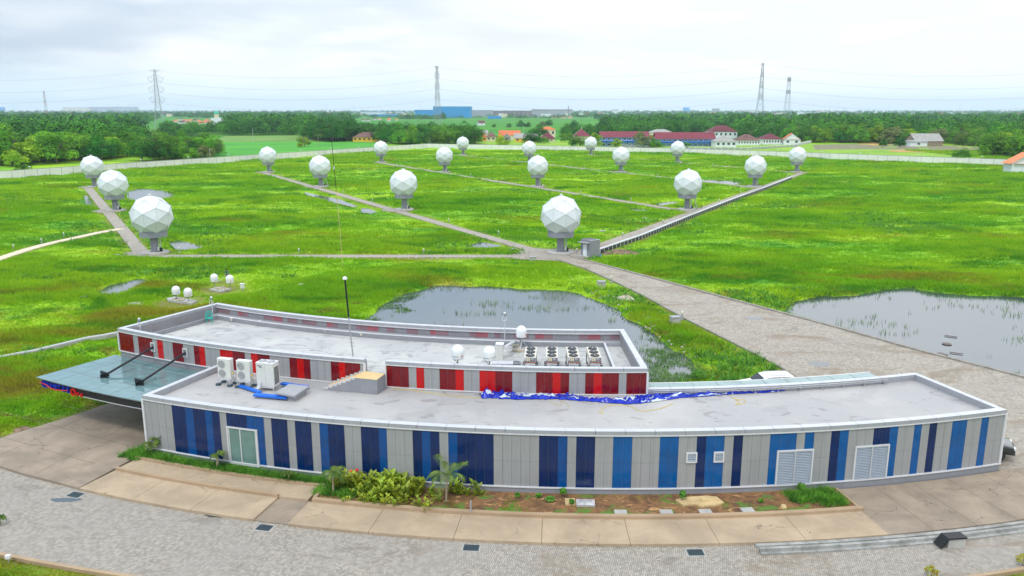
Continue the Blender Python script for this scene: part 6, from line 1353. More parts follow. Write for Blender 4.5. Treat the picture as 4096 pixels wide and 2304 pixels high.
# ------------------------------------------------------------------ cars
def suv(name, label, loc, rz, paint):
    t = thing(name, label, 'car', loc, rz); L, W = 4.75, 1.84
    prof = [(-2.36, 0.42), (-2.38, 0.75), (-2.28, 0.98), (-1.25, 1.12), (-0.62, 1.62), (-0.25, 1.74), (1.25, 1.78), (1.85, 1.72), (2.15, 1.45), (2.3, 1.05), (2.36, 0.8), (2.36, 0.42)]
    def ins(x, z): return 0.92 if z < 1.05 else (0.92 - 0.22 * (z - 1.05) / 0.7)
    V = []; n = len(prof)
    for s in (-1, 1):
        for x, z in prof: V.append((x, s * ins(x, z) * (0.94 if abs(x) > 2.25 else 1), z))
    F_ = [tuple(range(n - 1, -1, -1)), tuple(range(n, 2 * n))] + [(i, (i + 1) % n, n + (i + 1) % n, n + i) for i in range(n)]
    b = MB().add(V, F_, paint).build('body', t); bv = b.modifiers.new('bevel', 'BEVEL'); bv.width = 0.07; bv.segments = 3; bv.limit_method = 'ANGLE'
    for f in b.data.polygons: f.use_smooth = True
    for s in (-1, 1):
        def P(x, z): return (x, s * (ins(x, z) + 0.012), z)
        for w_ in ([(-1.05, 1.14), (-0.58, 1.56), (-0.18, 1.64), (-0.18, 1.14)], [(-0.10, 1.14), (-0.10, 1.64), (0.78, 1.67), (0.78, 1.14)], [(0.86, 1.14), (0.86, 1.67), (1.62, 1.65), (1.85, 1.2), (1.75, 1.14)]):
            vs = [P(*q_) for q_ in w_]; MB().add(vs, [tuple(range(len(vs))) if s < 0 else tuple(range(len(vs) - 1, -1, -1))], CGLASS).build('side_window', t)
    MB().add([(-1.22, -0.80, 1.14), (-1.22, 0.80, 1.14), (-0.64, 0.70, 1.62), (-0.64, -0.70, 1.62)], [(0, 1, 2, 3)], CGLASS).build('windscreen', t)
    t_ = t.children[-1]; t_.location = (-0.03, 0, 0.02)
    MB().add([(1.93, -0.7, 1.70), (1.93, 0.7, 1.70), (2.28, 0.78, 1.2), (2.28, -0.78, 1.2)], [(0, 3, 2, 1), (0, 1, 2, 3)], CGLASS).build('rear_window', t)
    for x in (-1.45, 1.42):
        for y in (-0.84, 0.84):
            w = MB().cyl((x, y - 0.11, 0.36), (x, y + 0.11, 0.36), 0.22, 0.36, RUBBER, 24).build('wheel', t); MB().cyl((x, y - 0.12, 0.36), (x, y + 0.12, 0.36), 0.22, 0.22, CHROME, 12).build('rim', w)
    for y in (-0.68, 0.68): MB().cbox((-2.30, y, 0.86), (0.14, 0.36, 0.16), SMOOTHW).build('headlight', t)
    for y in (-0.74, 0.74): MB().cbox((2.30, y, 1.0), (0.12, 0.2, 0.3), REDL).build('tail_light', t)
    for y in (-1.02, 1.02): MB().cbox((-0.85, y, 1.16), (0.16, 0.2, 0.14), paint).build('mirror', t)
    mb = MB(); mb.box(-2.41, -0.5, 0.62, -2.37, 0.5, 0.85, BLACK); mb.box(-2.42, -0.75, 0.36, -2.30, 0.75, 0.5, DGREY); mb.build('grille', t)
    for y in (-0.62, 0.62): MB().tube([(-0.3, y, 1.80), (1.6, y, 1.83)], 0.02, DGREY).build('roof_rail', t)
    return t
q = G(3103, 1576); suv('parked_car', 'white sport utility car parked behind the rear glass canopy', (q[0] - 0.7, q[1] + 0.0, 0.01), R_(4), CARW)
q = G(4034, 1838); suv('parked_car', 'black car parked round the right end of the blue building, only its tip showing', (q[0] - 2.0, q[1] + 0.9, 0.17), R_(158), CARK)

# ------------------------------------------------------------------ person on the lawn
def skinned(name, parent, verts, edges, rad, m, sub=1):
    me = bpy.data.meshes.new(name); me.from_pydata(verts, edges, []); o = bpy.data.objects.new(name, me); COL.objects.link(o); o.parent = parent; me.materials.append(m)
    sk = o.modifiers.new('skin', 'SKIN'); sk.use_smooth_shade = True
    if not me.skin_vertices: me.skin_vertices.new() if hasattr(me.skin_vertices, 'new') else None
    bpy.context.view_layer.update()
    for v, r in zip(me.skin_vertices[0].data, rad): v.radius = (r, r) if not isinstance(r, tuple) else r
    me.skin_vertices[0].data[0].use_root = True
    ss = o.modifiers.new('sub', 'SUBSURF'); ss.levels = sub; ss.render_levels = sub; return o
q = G(911, 1122); pe = thing('person', 'worker in a green shirt bending over the grass with a long-handled tool', 'person', (q[0], q[1], 0.0), 0.1)
bv = [(0, 0, .92), (0, -.10, 1.12), (0, -.24, 1.34), (0, -.30, 1.44), (0, -.36, 1.56), (0, -.38, 1.64), (-.19, -.24, 1.34), (-.30, -.30, 1.10), (-.20, -.46, .95), (-.18, -.52, .90), (.19, -.24, 1.34), (.32, -.28, 1.10), (.24, -.44, .92), (.22, -.5, .86), (-.10, .0, .86), (-.12, -.04, .48), (-.12, .06, .08), (-.12, -.10, .04), (.10, .0, .86), (.14, .02, .48), (.14, .12, .08), (.14, -.04, .04)]
be = [(0, 1), (1, 2), (2, 3), (3, 4), (4, 5), (2, 6), (6, 7), (7, 8), (8, 9), (2, 10), (10, 11), (11, 12), (12, 13), (0, 14), (14, 15), (15, 16), (16, 17), (0, 18), (18, 19), (19, 20), (20, 21)]
br_ = [.14, .13, .15, .06, .10, .09, .065, .05, .04, .035, .065, .05, .04, .035, .09, .065, .05, .045, .09, .065, .05, .045]
body = skinned('body', pe, bv, be, br_, SKIN)
def sel(ids, grow_, nm, m):
    mp = {i: k for k, i in enumerate(ids)}; return skinned(nm, pe, [bv[i] for i in ids], [(mp[a], mp[b]) for a, b in be if a in mp and b in mp], [br_[i] + grow_ for i in ids], m)
sel([0, 1, 2, 6, 7, 10, 11], 0.022, 'shirt', SHIRT); sel([0, 14, 15, 16, 18, 19, 20], 0.018, 'trousers', TROUS)
MB().lathe([(0.02, -0.02), (0.115, 0.0), (0.12, 0.06), (0.08, 0.12), (0.02, 0.14)], HAIR, 14, (0, -.375, 1.58)).build('hair', pe, smooth=True)
MB().cbox((0, -.48, 1.585), (0.03, 0.04, 0.05), SKIN).build('nose', pe)
for y0, x0 in ((-.54, -.18), (-.52, .22)):
    mb = MB()
    for f in range(4): mb.tube([(x0 - .03 + f * .02, y0, .90), (x0 - .03 + f * .02, y0 - .05, .87), (x0 - .03 + f * .02, y0 - .03, .84)], 0.009, SKIN, 5)
    mb.tube([(x0 + .04, y0 + .02, .90), (x0 + .05, y0 - .02, .87)], 0.01, SKIN, 5); mb.build('fingers', pe)
t = thing('long_handled_tool', 'long pale handle of a grass cutter held by the worker', 'tool', (q[0] - 0.2, q[1] - 0.5, 0)); MB().cyl((0.45, 0.25, 1.15), (-0.55, -0.7, 0.12), 0.018, 0.018, SHEET, 6).build('handle', t); MB().cyl((-0.55, -0.7, 0.1), (-0.55, -0.7, 0.16), 0.16, 0.12, DGREY, 10).build('cutter_head', t)

# ------------------------------------------------------------------ background buildings
def house(name, label, cat, xl, xr, ytop, yeave, ybase, depth, wallm, roofm, kind='hip', rz=0.0, wins=4, group=None, two=False, over=0.5, gable_m=None, trim=None):
    """facade runs xl..xr px at ground line ybase; heights from the photo; built at real size"""
    a = G(xl, ybase); b = G(xr, ybase); w = abs(b[0] - a[0]); cx = (a[0] + b[0]) / 2; y0 = a[1]; D = y0 * CP + H * SP
    s = D / F; he = max(2.2, (ybase - yeave) * s); ht = he + max(0.6, (yeave - ytop) * s * (1.0 if kind == 'gable_end' else 1.0))
    t = thing(name, label, cat, (cx, y0, 0), rz, group)
    # roof rise seen from slightly above: ridge sits half the depth behind the eave, so it reads higher by the ground rise
    lift = depth / 2 * (H / y0) ; ht = max(he + 0.9, ht - (0 if kind == 'gable_end' else lift))
    MB().box(-w / 2, 0, -0.4, w / 2, depth, he, wallm).build('wall', t)
    o_ = over; mb = MB(); x0, x1, f0, f1 = -w / 2 - o_, w / 2 + o_, -o_, depth + o_; ze = he - 0.05
    if kind == 'hip':
        k = min((f1 - f0) / 2, (x1 - x0) / 2 - 0.1); my = (f0 + f1) / 2
        V = [(x0, f0, ze), (x1, f0, ze), (x1, f1, ze), (x0, f1, ze), (x0 + k, my, ht), (x1 - k, my, ht)]; mb.add(V, [(0, 1, 5, 4), (1, 2, 5), (2, 3, 4, 5), (3, 0, 4), (3, 2, 1, 0)], roofm)
    elif kind == 'gable':
        my = (f0 + f1) / 2; V = [(x0, f0, ze), (x1, f0, ze), (x1, f1, ze), (x0, f1, ze), (x0, my, ht), (x1, my, ht)]; mb.add(V, [(0, 1, 5, 4), (2, 3, 4, 5), (3, 2, 1, 0)], roofm); mb.add([(-w / 2, 0, he), (-w / 2, depth, he), (-w / 2, depth / 2, ht - 0.15), (w / 2, 0, he), (w / 2, depth, he), (w / 2, depth / 2, ht - 0.15)], [(0, 2, 1), (3, 4, 5)], gable_m or wallm)
    elif kind == 'gable_end':
        V = [(x0, f0, ze), (x0, f1, ze), (x1, f1, ze), (x1, f0, ze), (0, f0, ht), (0, f1, ht)]; mb.add(V, [(0, 4, 5, 1), (3, 2, 5, 4), (0, 1, 2, 3)], roofm); mb.add([(-w / 2, -0.01, he - 0.1), (w / 2, -0.01, he - 0.1), (0, -0.01, ht - 0.15)], [(0, 1, 2)], gable_m or wallm)
    else:
        mb.box(x0, f0, he, x1, f1, ht, roofm)
    mb.build('roof', t)
    if wins:
        hw = he * (0.36 if not two else 0.2)
        for lvl in ([0.42] if not two else [0.18, 0.66]):
            for i in range(wins):
                cxw = -w / 2 + w * (i + 0.5) / wins; ww = min(1.6, w / wins * 0.5); f = MB(); f.box(cxw - ww / 2 - 0.08, -0.05, he * lvl - 0.1, cxw + ww / 2 + 0.08, 0.0, he * lvl + hw + 0.1, trim or wallm); f = f.build('window', t); MB().box(cxw - ww / 2, -0.07, he * lvl, cxw + ww / 2, -0.05, he * lvl + hw, WINM).build('pane', f)
    return t, w, he, ht
HG = 'village houses beyond the far wall'
house('school_house', 'long yellow building with brown roof between the dark trees on the left', 'building', 1412, 1540, 529, 549, 568, 12, YWALL, TILE_B, 'hip', 0, 7, HG, trim=YWALL)
house('village_house', 'small yellow house with bright orange hip roof at the left end of the village', 'house', 1909, 1946, 531, 549, 566, 8, YWALL, TILE_O, 'hip', 0, 2, HG)
house('village_house', 'grey roofed house behind the small bright orange roof', 'house', 1900, 1950, 521, 533, 556, 9, CWALL, TILE_G, 'gable', 0, 0, HG)
house('village_house', 'dark brown roofed house right of the small bright orange roof', 'house', 1947, 1982, 526, 547, 566, 9, CWALL, TILE_B, 'hip', 0, 2, HG)
house('village_house', 'yellow gabled house with its gable end facing the field', 'house', 1988, 2014, 529, 547, 565, 9, YWALL, TILE_B, 'gable_end', 0, 1, HG)
house('village_house', 'grey gabled porch house in front of the long orange roof', 'house', 2012, 2042, 532, 550, 566, 9, GREY, TILE_G, 'gable_end', 0, 1, HG)
house('village_house', 'house with long red and orange roof behind the grey gables', 'house', 1996, 2080, 522, 541, 558, 12, CWALL, TILE_O, 'gable', 0, 0, HG)
house('village_house', 'yellow house with weathered grey roof in the middle of the village', 'house', 2058, 2150, 533, 553, 569, 11, YWALL, TILE_G, 'gable', 0.0, 4, HG)
house('village_house', 'cream two storey house with orange hip roof at the back of the village', 'house', 2160, 2222, 507, 519, 548, 10, CWALL, TILE_O, 'hip', 0, 3, HG)
house('village_house', 'wide house with dark red hip roof at the right end of the village', 'house', 2163, 2220, 529, 558, 568, 12, CWALL, TILE_R, 'hip', 0, 2, HG)
t, w, he, ht = house('pavilion', 'pavilion with crimson pyramid roof and white finial before the trees', 'pavilion', 2296, 2360, 516, 545, 563, 13, CWALL, TILE_M, 'hip', 0, 0)
MB().cyl((0, 6.5, ht - 0.2), (0, 6.5, ht + 2.0), 0.25, 0.06, SMOOTHW, 8).build('finial', t)
def school(label, xl, xr, yr, ye, yb, nb, rz):
    t, w, he, ht = house('school_block', label, 'building', xl, xr, yr, ye, yb, 11, BWALL, TILE_M, 'gable', rz, 0, 'two storey school blocks', over=1.0, gable_m=BWALL)
    mb = MB(); mb.box(-w / 2 - 0.3, -1.6, he * 0.46, w / 2 + 0.3, 0, he * 0.46 + 0.9, BTRIM); mb.build('balcony', t)
    for i in range(nb + 1): x = -w / 2 + w * i / nb; MB().box(x - 0.18, -1.62, 0, x + 0.18, -1.3, he, BTRIM).build('column', t)
    for i in range(nb):
        x = -w / 2 + w * (i + 0.5) / nb
        for z in (he * 0.10, he * 0.72): f = MB().box(x - w / nb * .3, -0.06, z, x + w / nb * .3, 0, z + he * .18, WWALL).build('window', t); MB().box(x - w / nb * .26, -0.08, z + 0.1, x + w / nb * .26, -0.06, z + he * .16, WINM).build('pane', f)
    return t
school('long blue and white two storey school block with crimson roof, left one', 2404, 2592, 526, 549, 586, 9, 0.0)
school('long blue and white two storey school block with crimson roof, right one', 2626, 2856, 529, 556, 586, 11, -0.0)
house('village_house', 'pale house with small orange roof between the two school blocks', 'house', 2598, 2618, 540, 553, 584, 8, WWALL, TILE_O, 'hip', 0, 1)
house('hall', 'tall white hall with large dark red hip roof behind the right school block', 'building', 2838, 2948, 501, 527, 552, 16, WWALL, TILE_R, 'hip', 0, 6, trim=WWALL)
house('village_house', 'white house with pale rusty grey hip roof right of the school blocks', 'house', 2862, 2945, 543, 566, 590, 12, WWALL, TILE_G, 'hip', 0, 4)
house('long_house', 'long white building with mottled dark red roof right of the hall', 'building', 2950, 3040, 537, 562, 582, 12, WWALL, TILE_B, 'hip', 0.05, 8, trim=WWALL)
house('long_house', 'long white building with dark brown red roof left of the white gabled house', 'building', 3050, 3130, 533, 557, 579, 13, WWALL, TILE_R, 'hip', 0.05, 7, trim=WWALL)
house('gabled_house', 'white house with broad gable and orange roof at the right end of the compound', 'house', 3135, 3200, 534, 558, 580, 12, WWALL, TILE_O, 'gable_end', -0.25, 2)
house('village_house', 'brown grey roofed house half hidden behind the school blocks', 'house', 2600, 2690, 517, 530, 548, 12, CWALL, TILE_G, 'hip', 0, 0)
# unfinished house on the right
t, w, he, ht = house('unfinished_house', 'unfinished brick house with bare grey roof battens among the right hand trees', 'house', 3660, 3770, 534, 565, 586, 14, pm('bare_brick', (0.28, 0.22, 0.16), 0.9, 0, .2, 1), TILE_G, 'gable', 0, 0)
house('outbuilding', 'small white flat roofed outbuilding in front of the unfinished house', 'house', 3640, 3708, 566, 568, 587, 6, WWALL, SHEET, 'flat', 0, 1)
# guard house inside the right edge
t, w, he, ht = house('guard_house', 'white house with orange roof at the right edge of the field inside the wall', 'house', 4040, 4184, 612, 655, 692, 4.5, WWALL, pm('orange_tile_edge', (0.65, 0.20, 0.07), 0.6), 'gable_end', 0.0, 0, over=0.8)
for i in range(2): f = MB().box(-w * .08 + i * 1.3, -0.06, 1.0, -w * .08 + 1.0 + i * 1.3, 0, 2.0, SMOOTHW).build('window', t); MB().box(-w * .08 + i * 1.3 + .12, -0.08, 1.1, -w * .08 + .88 + i * 1.3, -0.06, 1.9, pm('blue_window', (0.05, 0.2, 0.55), 0.2)).build('pane', f)
MB().box(-w / 2 + 0.0, -0.9, 0, -w / 2 + 0.4, -0.5, he, WWALL).build('porch_column', t)
# low white-posted fences of the compounds
def fence(label, pts, sp, hgt=1.9, body=True):
    t = thing('compound_fence', label, 'fence', (pts[0][0], pts[0][1], 0)); 
    if body: ribbon(mb := MB(), pts, 0.15, -0.2, hgt * 0.6, GREY); mb.build('wall_panel', t, world=True)
    mb = MB(); ribbon(mb, pts, 0.08, hgt * 0.78, hgt * 0.86, SMOOTHW); mb.build('rail', t, world=True)
    mb = MB()
    for a, b in zip(pts[:-1], pts[1:]):
        a = Vector(a); b = Vector(b); n = max(1, int((b - a).length / sp))
        for i in range(n): p = a + (b - a) * (i / n); mb.cbox((p.x, p.y, hgt / 2), (0.3, 0.3, hgt), SMOOTHW)
    mb.build('posts', t, world=True)
fence('grey compound wall with white posts along the white buildings', gp([(2730, 598), (2990, 600), (3140, 590), (3190, 588)]), 3.6)
fence('grey compound wall with white pickets running back from the gabled house', gp([(3170, 588), (3215, 578), (3245, 572)]), 2.0)
fence('white post and rail fence in front of the left school block', gp([(2385, 583), (2430, 585), (2520, 590), (2620, 594)]), 4.5, 1.9)

# far factories and town
def block(name, label, cat, xl, xr, ytop, ybase, depth, m, roofm=None, parts=(), ribs=0, gab=False, group=None):
    a = G(xl, ybase); b = G(xr, ybase); w = b[0] - a[0]; y0 = a[1]; s = (y0 * CP) / F; h = (ybase - ytop) * s
    t = thing(name, label, cat, ((a[0] + b[0]) / 2, y0, 0), 0, group); MB().box(-w / 2, 0, -0.4, w / 2, depth, h * (0.86 if gab else 1), m).build('wall', t)
    mb = MB(); rm = roofm or m
    if gab: mb.add([(-w / 2 - 1, -1, h * .86), (w / 2 + 1, -1, h * .86), (w / 2 + 1, depth + 1, h * .86), (-w / 2 - 1, depth + 1, h * .86), (-w / 2 - 1, depth / 2, h), (w / 2 + 1, depth / 2, h)], [(0, 1, 5, 4), (2, 3, 4, 5), (1, 2, 5), (3, 0, 4)], rm)
    else: mb.box(-w / 2 - 0.6, -0.6, h, w / 2 + 0.6, depth + 0.6, h + 0.9, rm)
    mb.build('roof', t)
    if ribs:
        mb = MB()
        for i in range(ribs + 1): x = -w / 2 + w * i / ribs; mb.box(x - 0.5, -0.7, 0, x + 0.5, 0, h, FGREY if m is not FGREY else DGREY)
        mb.build('rib', t)
    return t, w, h
block('factory', 'huge bright blue factory hall beneath the middle pylon', 'factory', 1733, 1882, 428, 471, 120, FBLUE, FBLUE)
block('factory', 'lower blue factory wing attached left of the huge blue hall', 'factory', 1660, 1732, 441, 468, 100, FBLUE, FBLUE)
block('factory', 'very long low blue roofed shed with white front left of the blue hall', 'factory', 1420, 1700, 447, 458, 60, WWALL, FBLUE, gab=True)
block('factory', 'low blue gabled sheds in front of the long white shed', 'factory', 1480, 1590, 457, 468, 40, FBLUE, FBLUE, gab=True)
block('factory', 'grey ribbed factory shed right of the huge blue hall', 'factory', 1884, 1970, 442, 467, 80, FGREY, FGREY, ribs=8)
block('factory', 'open steel frame shed with rust coloured back right of the grey ribbed shed', 'factory', 1972, 2128, 444, 469, 60, FBRN, FGREY, ribs=9)
block('factory', 'large brown grey factory with dark roof at the middle of the horizon', 'factory', 2130, 2290, 437, 468, 100, FGREY, FBRN, gab=True)
block('shed', 'small blue shed standing in front of the open steel frame', 'shed', 1950, 2005, 464, 475, 20, FBLUE, FBLUE, gab=True)
block('factory', 'small blue building at the far left end of the horizon', 'factory', -20, 13, 429, 446, 60, FBLUE, FBLUE)
block('factory', 'long cream and brown factory on the left horizon', 'factory', 250, 350, 431, 447, 90, CWALL, FBRN, gab=True)
block('factory', 'long grey roofed factory right of the cream one on the left horizon', 'factory', 352, 545, 428, 446, 90, FGREY, FBRN, gab=True)
block('factory', 'long low grey shed in front of the left horizon factories', 'factory', 110, 400, 446, 455, 50, FGREY, TILE_G)
block('factory', 'low white long shed right of the left pylon foot', 'factory', 560, 615, 438, 447, 60, WWALL, SHEET)
block('office_block', 'white three storey block with red roof on the middle right horizon', 'building', 2450, 2474, 440, 460, 20, WWALL, TILE_R)
block('warehouse', 'blue pyramid roofed warehouse on the horizon above the right forest', 'warehouse', 2733, 2758, 430, 446, 40, FBLUE, FBLUE, gab=True)
block('office_block', 'grey unfinished block on the horizon left of the right pylon', 'building', 2850, 2878, 435, 455, 20, FGREY, FGREY)
block('warehouse', 'grey roofed warehouses behind the foot of the right pylon', 'warehouse', 2960, 3030, 441, 456, 40, WWALL, TILE_G, gab=True)
block('warehouse', 'white warehouse with grey roof above the forest right of the telecom mast', 'warehouse', 3268, 3314, 444, 470, 30, WWALL, TILE_G, gab=True)
block('warehouse', 'low grey warehouse just right of the white warehouse above the forest', 'warehouse', 3318, 3350, 447, 462, 30, FGREY, TILE_G, gab=True)
block('warehouse', 'small white shed right of the telecom mast foot', 'warehouse', 3190, 3218, 448, 460, 30, WWALL, SHEET)
block('office_block', 'red and white small tower block on the right horizon', 'building', 3371, 3386, 434, 448, 16, WWALL, TILE_R)
block('warehouse', 'long pale roofed shed on the far right', 'warehouse', 3910, 3978, 459, 468, 30, FGREY, TILE_G)
block('warehouse', 'long brown roofed shed at the far right edge', 'warehouse', 4040, 4140, 470, 480, 40, FBRN, TILE_G)
house('field_house', 'lone white house with dark red roof in the green fields', 'house', 1916, 1941, 483, 492, 501, 12, WWALL, TILE_R, 'gable', 0.3, 1)
TG = 'distant orange roofed town houses'
rt = random.Random(11); KB = None; m_names = {}
tower_houses = [('left of the green domed mosque', 690, 855, 474, 497, 26), ('far left behind the grove, by the red and white mast', 150, 245, 482, 494, 6), ('beneath the brown horizon factory', 2200, 2285, 466, 473, 8), ('on the far edge of the middle fields', 2390, 2500, 465, 472, 9), ('right of the green domed mosque', 880, 960, 478, 492, 6), ('between the centre trees and the blue factory', 1440, 1600, 474, 486, 7), ('below the golden domes', 3915, 4030, 488, 505, 6)]
for desc, x0, x1, yt, yb_, nn in tower_houses:
    proto_h = None
    for k in range(nn):
        x = x0 + (x1 - x0) * (k + rt.random()) / nn; yb2 = rt.uniform(yt + 6, yb_); w_ = rt.uniform(9, 16); 
        lab = 'small orange roofed town house ' + desc
        if proto_h is None or k % 3 == 0: proto_h = house('town_house', lab, 'house', x, x + w_ * 0.8, yb2 - 9 * (yb2 - 440) / 50, yb2 - 4.5 * (yb2 - 440) / 50, yb2, 10, rt.choice((CWALL, WWALL)), rt.choice((TILE_O, TILE_O, TILE_R)), rt.choice(('hip', 'gable')), 0, 0, TG)[0]
        else: q = G(x, yb2); dup(proto_h, (q[0], q[1], 0), rt.uniform(-.3, .3), lab)
# mosques
def dome_mosque(label, x, yb, ytop, wd, dm, drum, group=None):
    q = G(x, yb); s = q[1] * CP / F; r = wd / 2 * s; h = (yb - ytop) * s; t = thing('domed_mosque', label, 'mosque', (q[0], q[1], 0))
    MB().box(-r * 2.2, -r, 0, r * 2.2, r * 2.5, h * 0.45, WWALL).build('hall', t); MB().cyl((0, 0, h * .4), (0, 0, h - r * 1.5), r * 0.95, r * 0.95, drum, 20).build('drum', t)
    pr = [(r * math.cos(u) * (1.06 if u < .6 else 1), h - r * 1.5 + r * 1.25 * math.sin(u)) for u in np.linspace(0, 1.5, 10)]; MB().lathe(pr, dm, 24).build('dome', t, smooth=True); MB().cyl((0, 0, h - r * .3), (0, 0, h), r * 0.1, r * 0.02, dm, 6).build('finial', t)
dome_mosque('mosque with green onion dome on cream drum among the left town', 869, 497, 442, 19, GDOME, CWALL)
dome_mosque('large golden yellow dome rising from trees at the right edge', 4021, 492, 468, 32, GOLD, WWALL)
dome_mosque('small golden yellow dome left of the large one at the right edge', 3963, 505, 490, 14, GOLD, WWALL)
dome_mosque('tiny pale dome beneath the brown horizon factory', 2266, 470, 452, 9, CWALL, CWALL)

# pylons and wires
def pylon(label, x, yb, ytop, rz, wbase, arm, nlev=3):
    q = G(x, yb); s = q[1] * CP / F; h = H + (440 - ytop) * s; t = thing('transmission_pylon', label, 'pylon', (q[0], q[1], 0), rz, 'high voltage lattice pylons carrying the power lines')
    def hw(z): f = z / h; return wbase / 2 * (1 - f / 0.5) + wbase * .2 * (f / 0.5) if f < 0.5 else wbase * .2 - (wbase * .2 - 0.9) * (f - .5) / .5
    mb = MB(); zs = [0, .12, .24, .34, .43, .5, .56, .62, .68, .73, .78, .83, .88, .93, 1.0]; zs = [z_ * h for z_ in zs]; c4_ = ((-1, -1), (1, -1), (1, 1), (-1, 1))
    for z0, z1 in zip(zs[:-1], zs[1:]):
        a, b = hw(z0), hw(z1)
        for i in range(4):
            p, r_ = c4_[i], c4_[(i + 1) % 4]; mb.cyl((p[0] * a, p[1] * a, z0), (p[0] * b, p[1] * b, z1), 0.19, 0.19, PYLON, 4, False)
            mb.cyl((p[0] * a, p[1] * a, z0), (r_[0] * b, r_[1] * b, z1), 0.1, 0.1, PYLON, 4, False); mb.cyl((r_[0] * a, r_[1] * a, z0), (p[0] * b, p[1] * b, z1), 0.1, 0.1, PYLON, 4, False); mb.cyl((p[0] * b, p[1] * b, z1), (r_[0] * b, r_[1] * b, z1), 0.1, 0.1, PYLON, 4, False)
    mb.build('lattice_body', t); tips = []
    for zl in [h * .985] + [h * (.86 - .165 * i) for i in range(nlev)]:
        top = zl > h * .95; ar = arm * (0.7 if top else 1.0); mb = MB(); b = hw(zl)
        for sx in (-1, 1):
            for sy in (-1, 1):
                mb.cyl((sx * b, sy * b, zl), (sx * ar, 0, zl + (0.6 if top else 0)), 0.13, 0.13, PYLON, 4, False); mb.cyl((sx * b, sy * b, zl + (-2 if top else 3.2)), (sx * ar, 0, zl + (0.6 if top else 0)), 0.13, 0.13, PYLON, 4, False)
            if not top:
                mb2 = MB(); mb2.cyl((sx * ar * .95, 0, zl - 0.8), (sx * (ar + b) / 2, 0, zl - 4.6), 0.18, 0.18, DGREY, 5); mb2.cyl((sx * b * 1.1, 0, zl - 0.8), (sx * (ar + b) / 2, 0, zl - 4.6), 0.18, 0.18, DGREY, 5); mb2.build('insulator', t); tips.append((sx * (ar + b) / 2, zl - 4.6))
            else: tips.append((sx * ar, zl))
        mb.build('cross_arm', t)
    return t, tips, q, h
PA = pylon('lattice power pylon standing behind the left grove with wide cross arms', 641, 523, 283, 0.25, 11.0, 8.5)
PB = pylon('lattice power pylon standing in front of the huge blue factory', 1752, 513, 270, 1.25, 9.5, 9.0)
PC = pylon('lattice power pylon seen edge-on, right of the picture centre', 3034, 523, 259, 1.45, 12.0, 9.0)
def att(Pn, sgn):
    t, tips, q, h = Pn; c, s = math.cos(t.rotation_euler.z), math.sin(t.rotation_euler.z); return [(q[0] + c * x, q[1] + s * x, z) for x, z in tips if (x > 0) == (sgn > 0)]
def span(label, A, B, sag, group='power line conductors'):
    t = thing('power_line', label, 'power line', A[0], 0, group)
    for a, b in zip(A, B):
        pts = [Vector(a).lerp(Vector(b), u) - Vector((0, 0, sag * 4 * u * (1 - u))) for u in np.linspace(0, 1, 22)]; MB().tube(pts, 0.075, WIRE, 4).build('conductor', t, world=True)
def shifted(A, d): return [(a[0] + d[0], a[1] + d[1], a[2]) for a in A]
for sg_, nm in ((-1, 'near'), (1, 'far')):
    span('thin %s-side power wires between the left and middle pylons' % nm, att(PA, sg_), att(PB, sg_), 11)
    span('thin %s-side power wires between the middle and right pylons' % nm, att(PB, sg_), att(PC, sg_), 13)
    span('thin %s-side power wires running off the left edge from the left pylon' % nm, att(PA, sg_), shifted(att(PA, sg_), (-360, -40)), 12)
    span('thin %s-side power wires running off the right edge from the right pylon' % nm, att(PC, sg_), shifted(att(PC, sg_), (420, 30)), 13)
def telecom(label, x, yb, ytop, w, band, antennas):
    q = G(x, yb); s = q[1] * CP / F; h = H + (440 - ytop) * s; t = thing('telecom_mast', label, 'telecom mast', (q[0], q[1], 0)); mb = MB(); n = 16
    for i in range(n):
        z0, z1 = h * i / n, h * (i + 1) / n; a = w / 2 * (1 - .75 * i / n); b = w / 2 * (1 - .75 * (i + 1) / n); m = MASTR if (band and (i // 2) % 2 == 0) else PYLON
        for k in range(4):
            p, r_ = ((-1, -1), (1, -1), (1, 1), (-1, 1))[k], ((1, -1), (1, 1), (-1, 1), (-1, -1))[k]; mb.cyl((p[0] * a, p[1] * a, z0), (p[0] * b, p[1] * b, z1), 0.16, 0.16, m, 4, False); mb.cyl((p[0] * a, p[1] * a, z0), (r_[0] * b, r_[1] * b, z1), 0.1, 0.1, m, 4, False)
    mb.build('lattice_body', t)
    for zf, rr3 in antennas:
        mb = MB()
        for k in range(6): u = k * math.pi / 3; mb.cbox((rr3 * math.cos(u), rr3 * math.sin(u), h * zf), (0.5, 0.5, 4.0), PYLON, u)
        mb.build('antenna_ring', t)
telecom('red and white lattice telecom mast rising from the left wood', 190, 486, 365, 6, True, [(0.93, 1.3), (0.66, 1.6)])
telecom('grey telecom mast with antenna ring at its top right of the right pylon', 3142, 523, 311, 7.5, False, [(0.95, 1.7), (0.72, 2.0)])
WHERE = ['with red bands at the far left end of the skyline', 'with red bands left of the red and white mast', 'in the field right of the dense left grove', 'standing at the boundary wall between the left domes', 'above the wood right of the green domed mosque', 'on the skyline just right of the green dome', 'on the skyline above the broad wood', 'at the left edge of the bright paddy field', 'left one of the pair left of the blue factories', 'right one of the pair left of the blue factories', 'at the left end of the huge blue hall', 'above the middle of the huge blue hall', 'above the grey ribbed shed', 'above the left end of the brown factory', 'in front of the right end of the brown factory', 'behind the right end of the brown factory', 'above the white three storey block', 'on the skyline left of the blue pyramid roof', 'left of the right power pylon', 'behind the crimson pavilion', 'above the right school block', 'standing behind the wall corner', 'right of the white warehouse', 'in the middle of the right skyline', 'near the right end of the skyline', 'among trees behind the village', 'at the right end of the skyline']
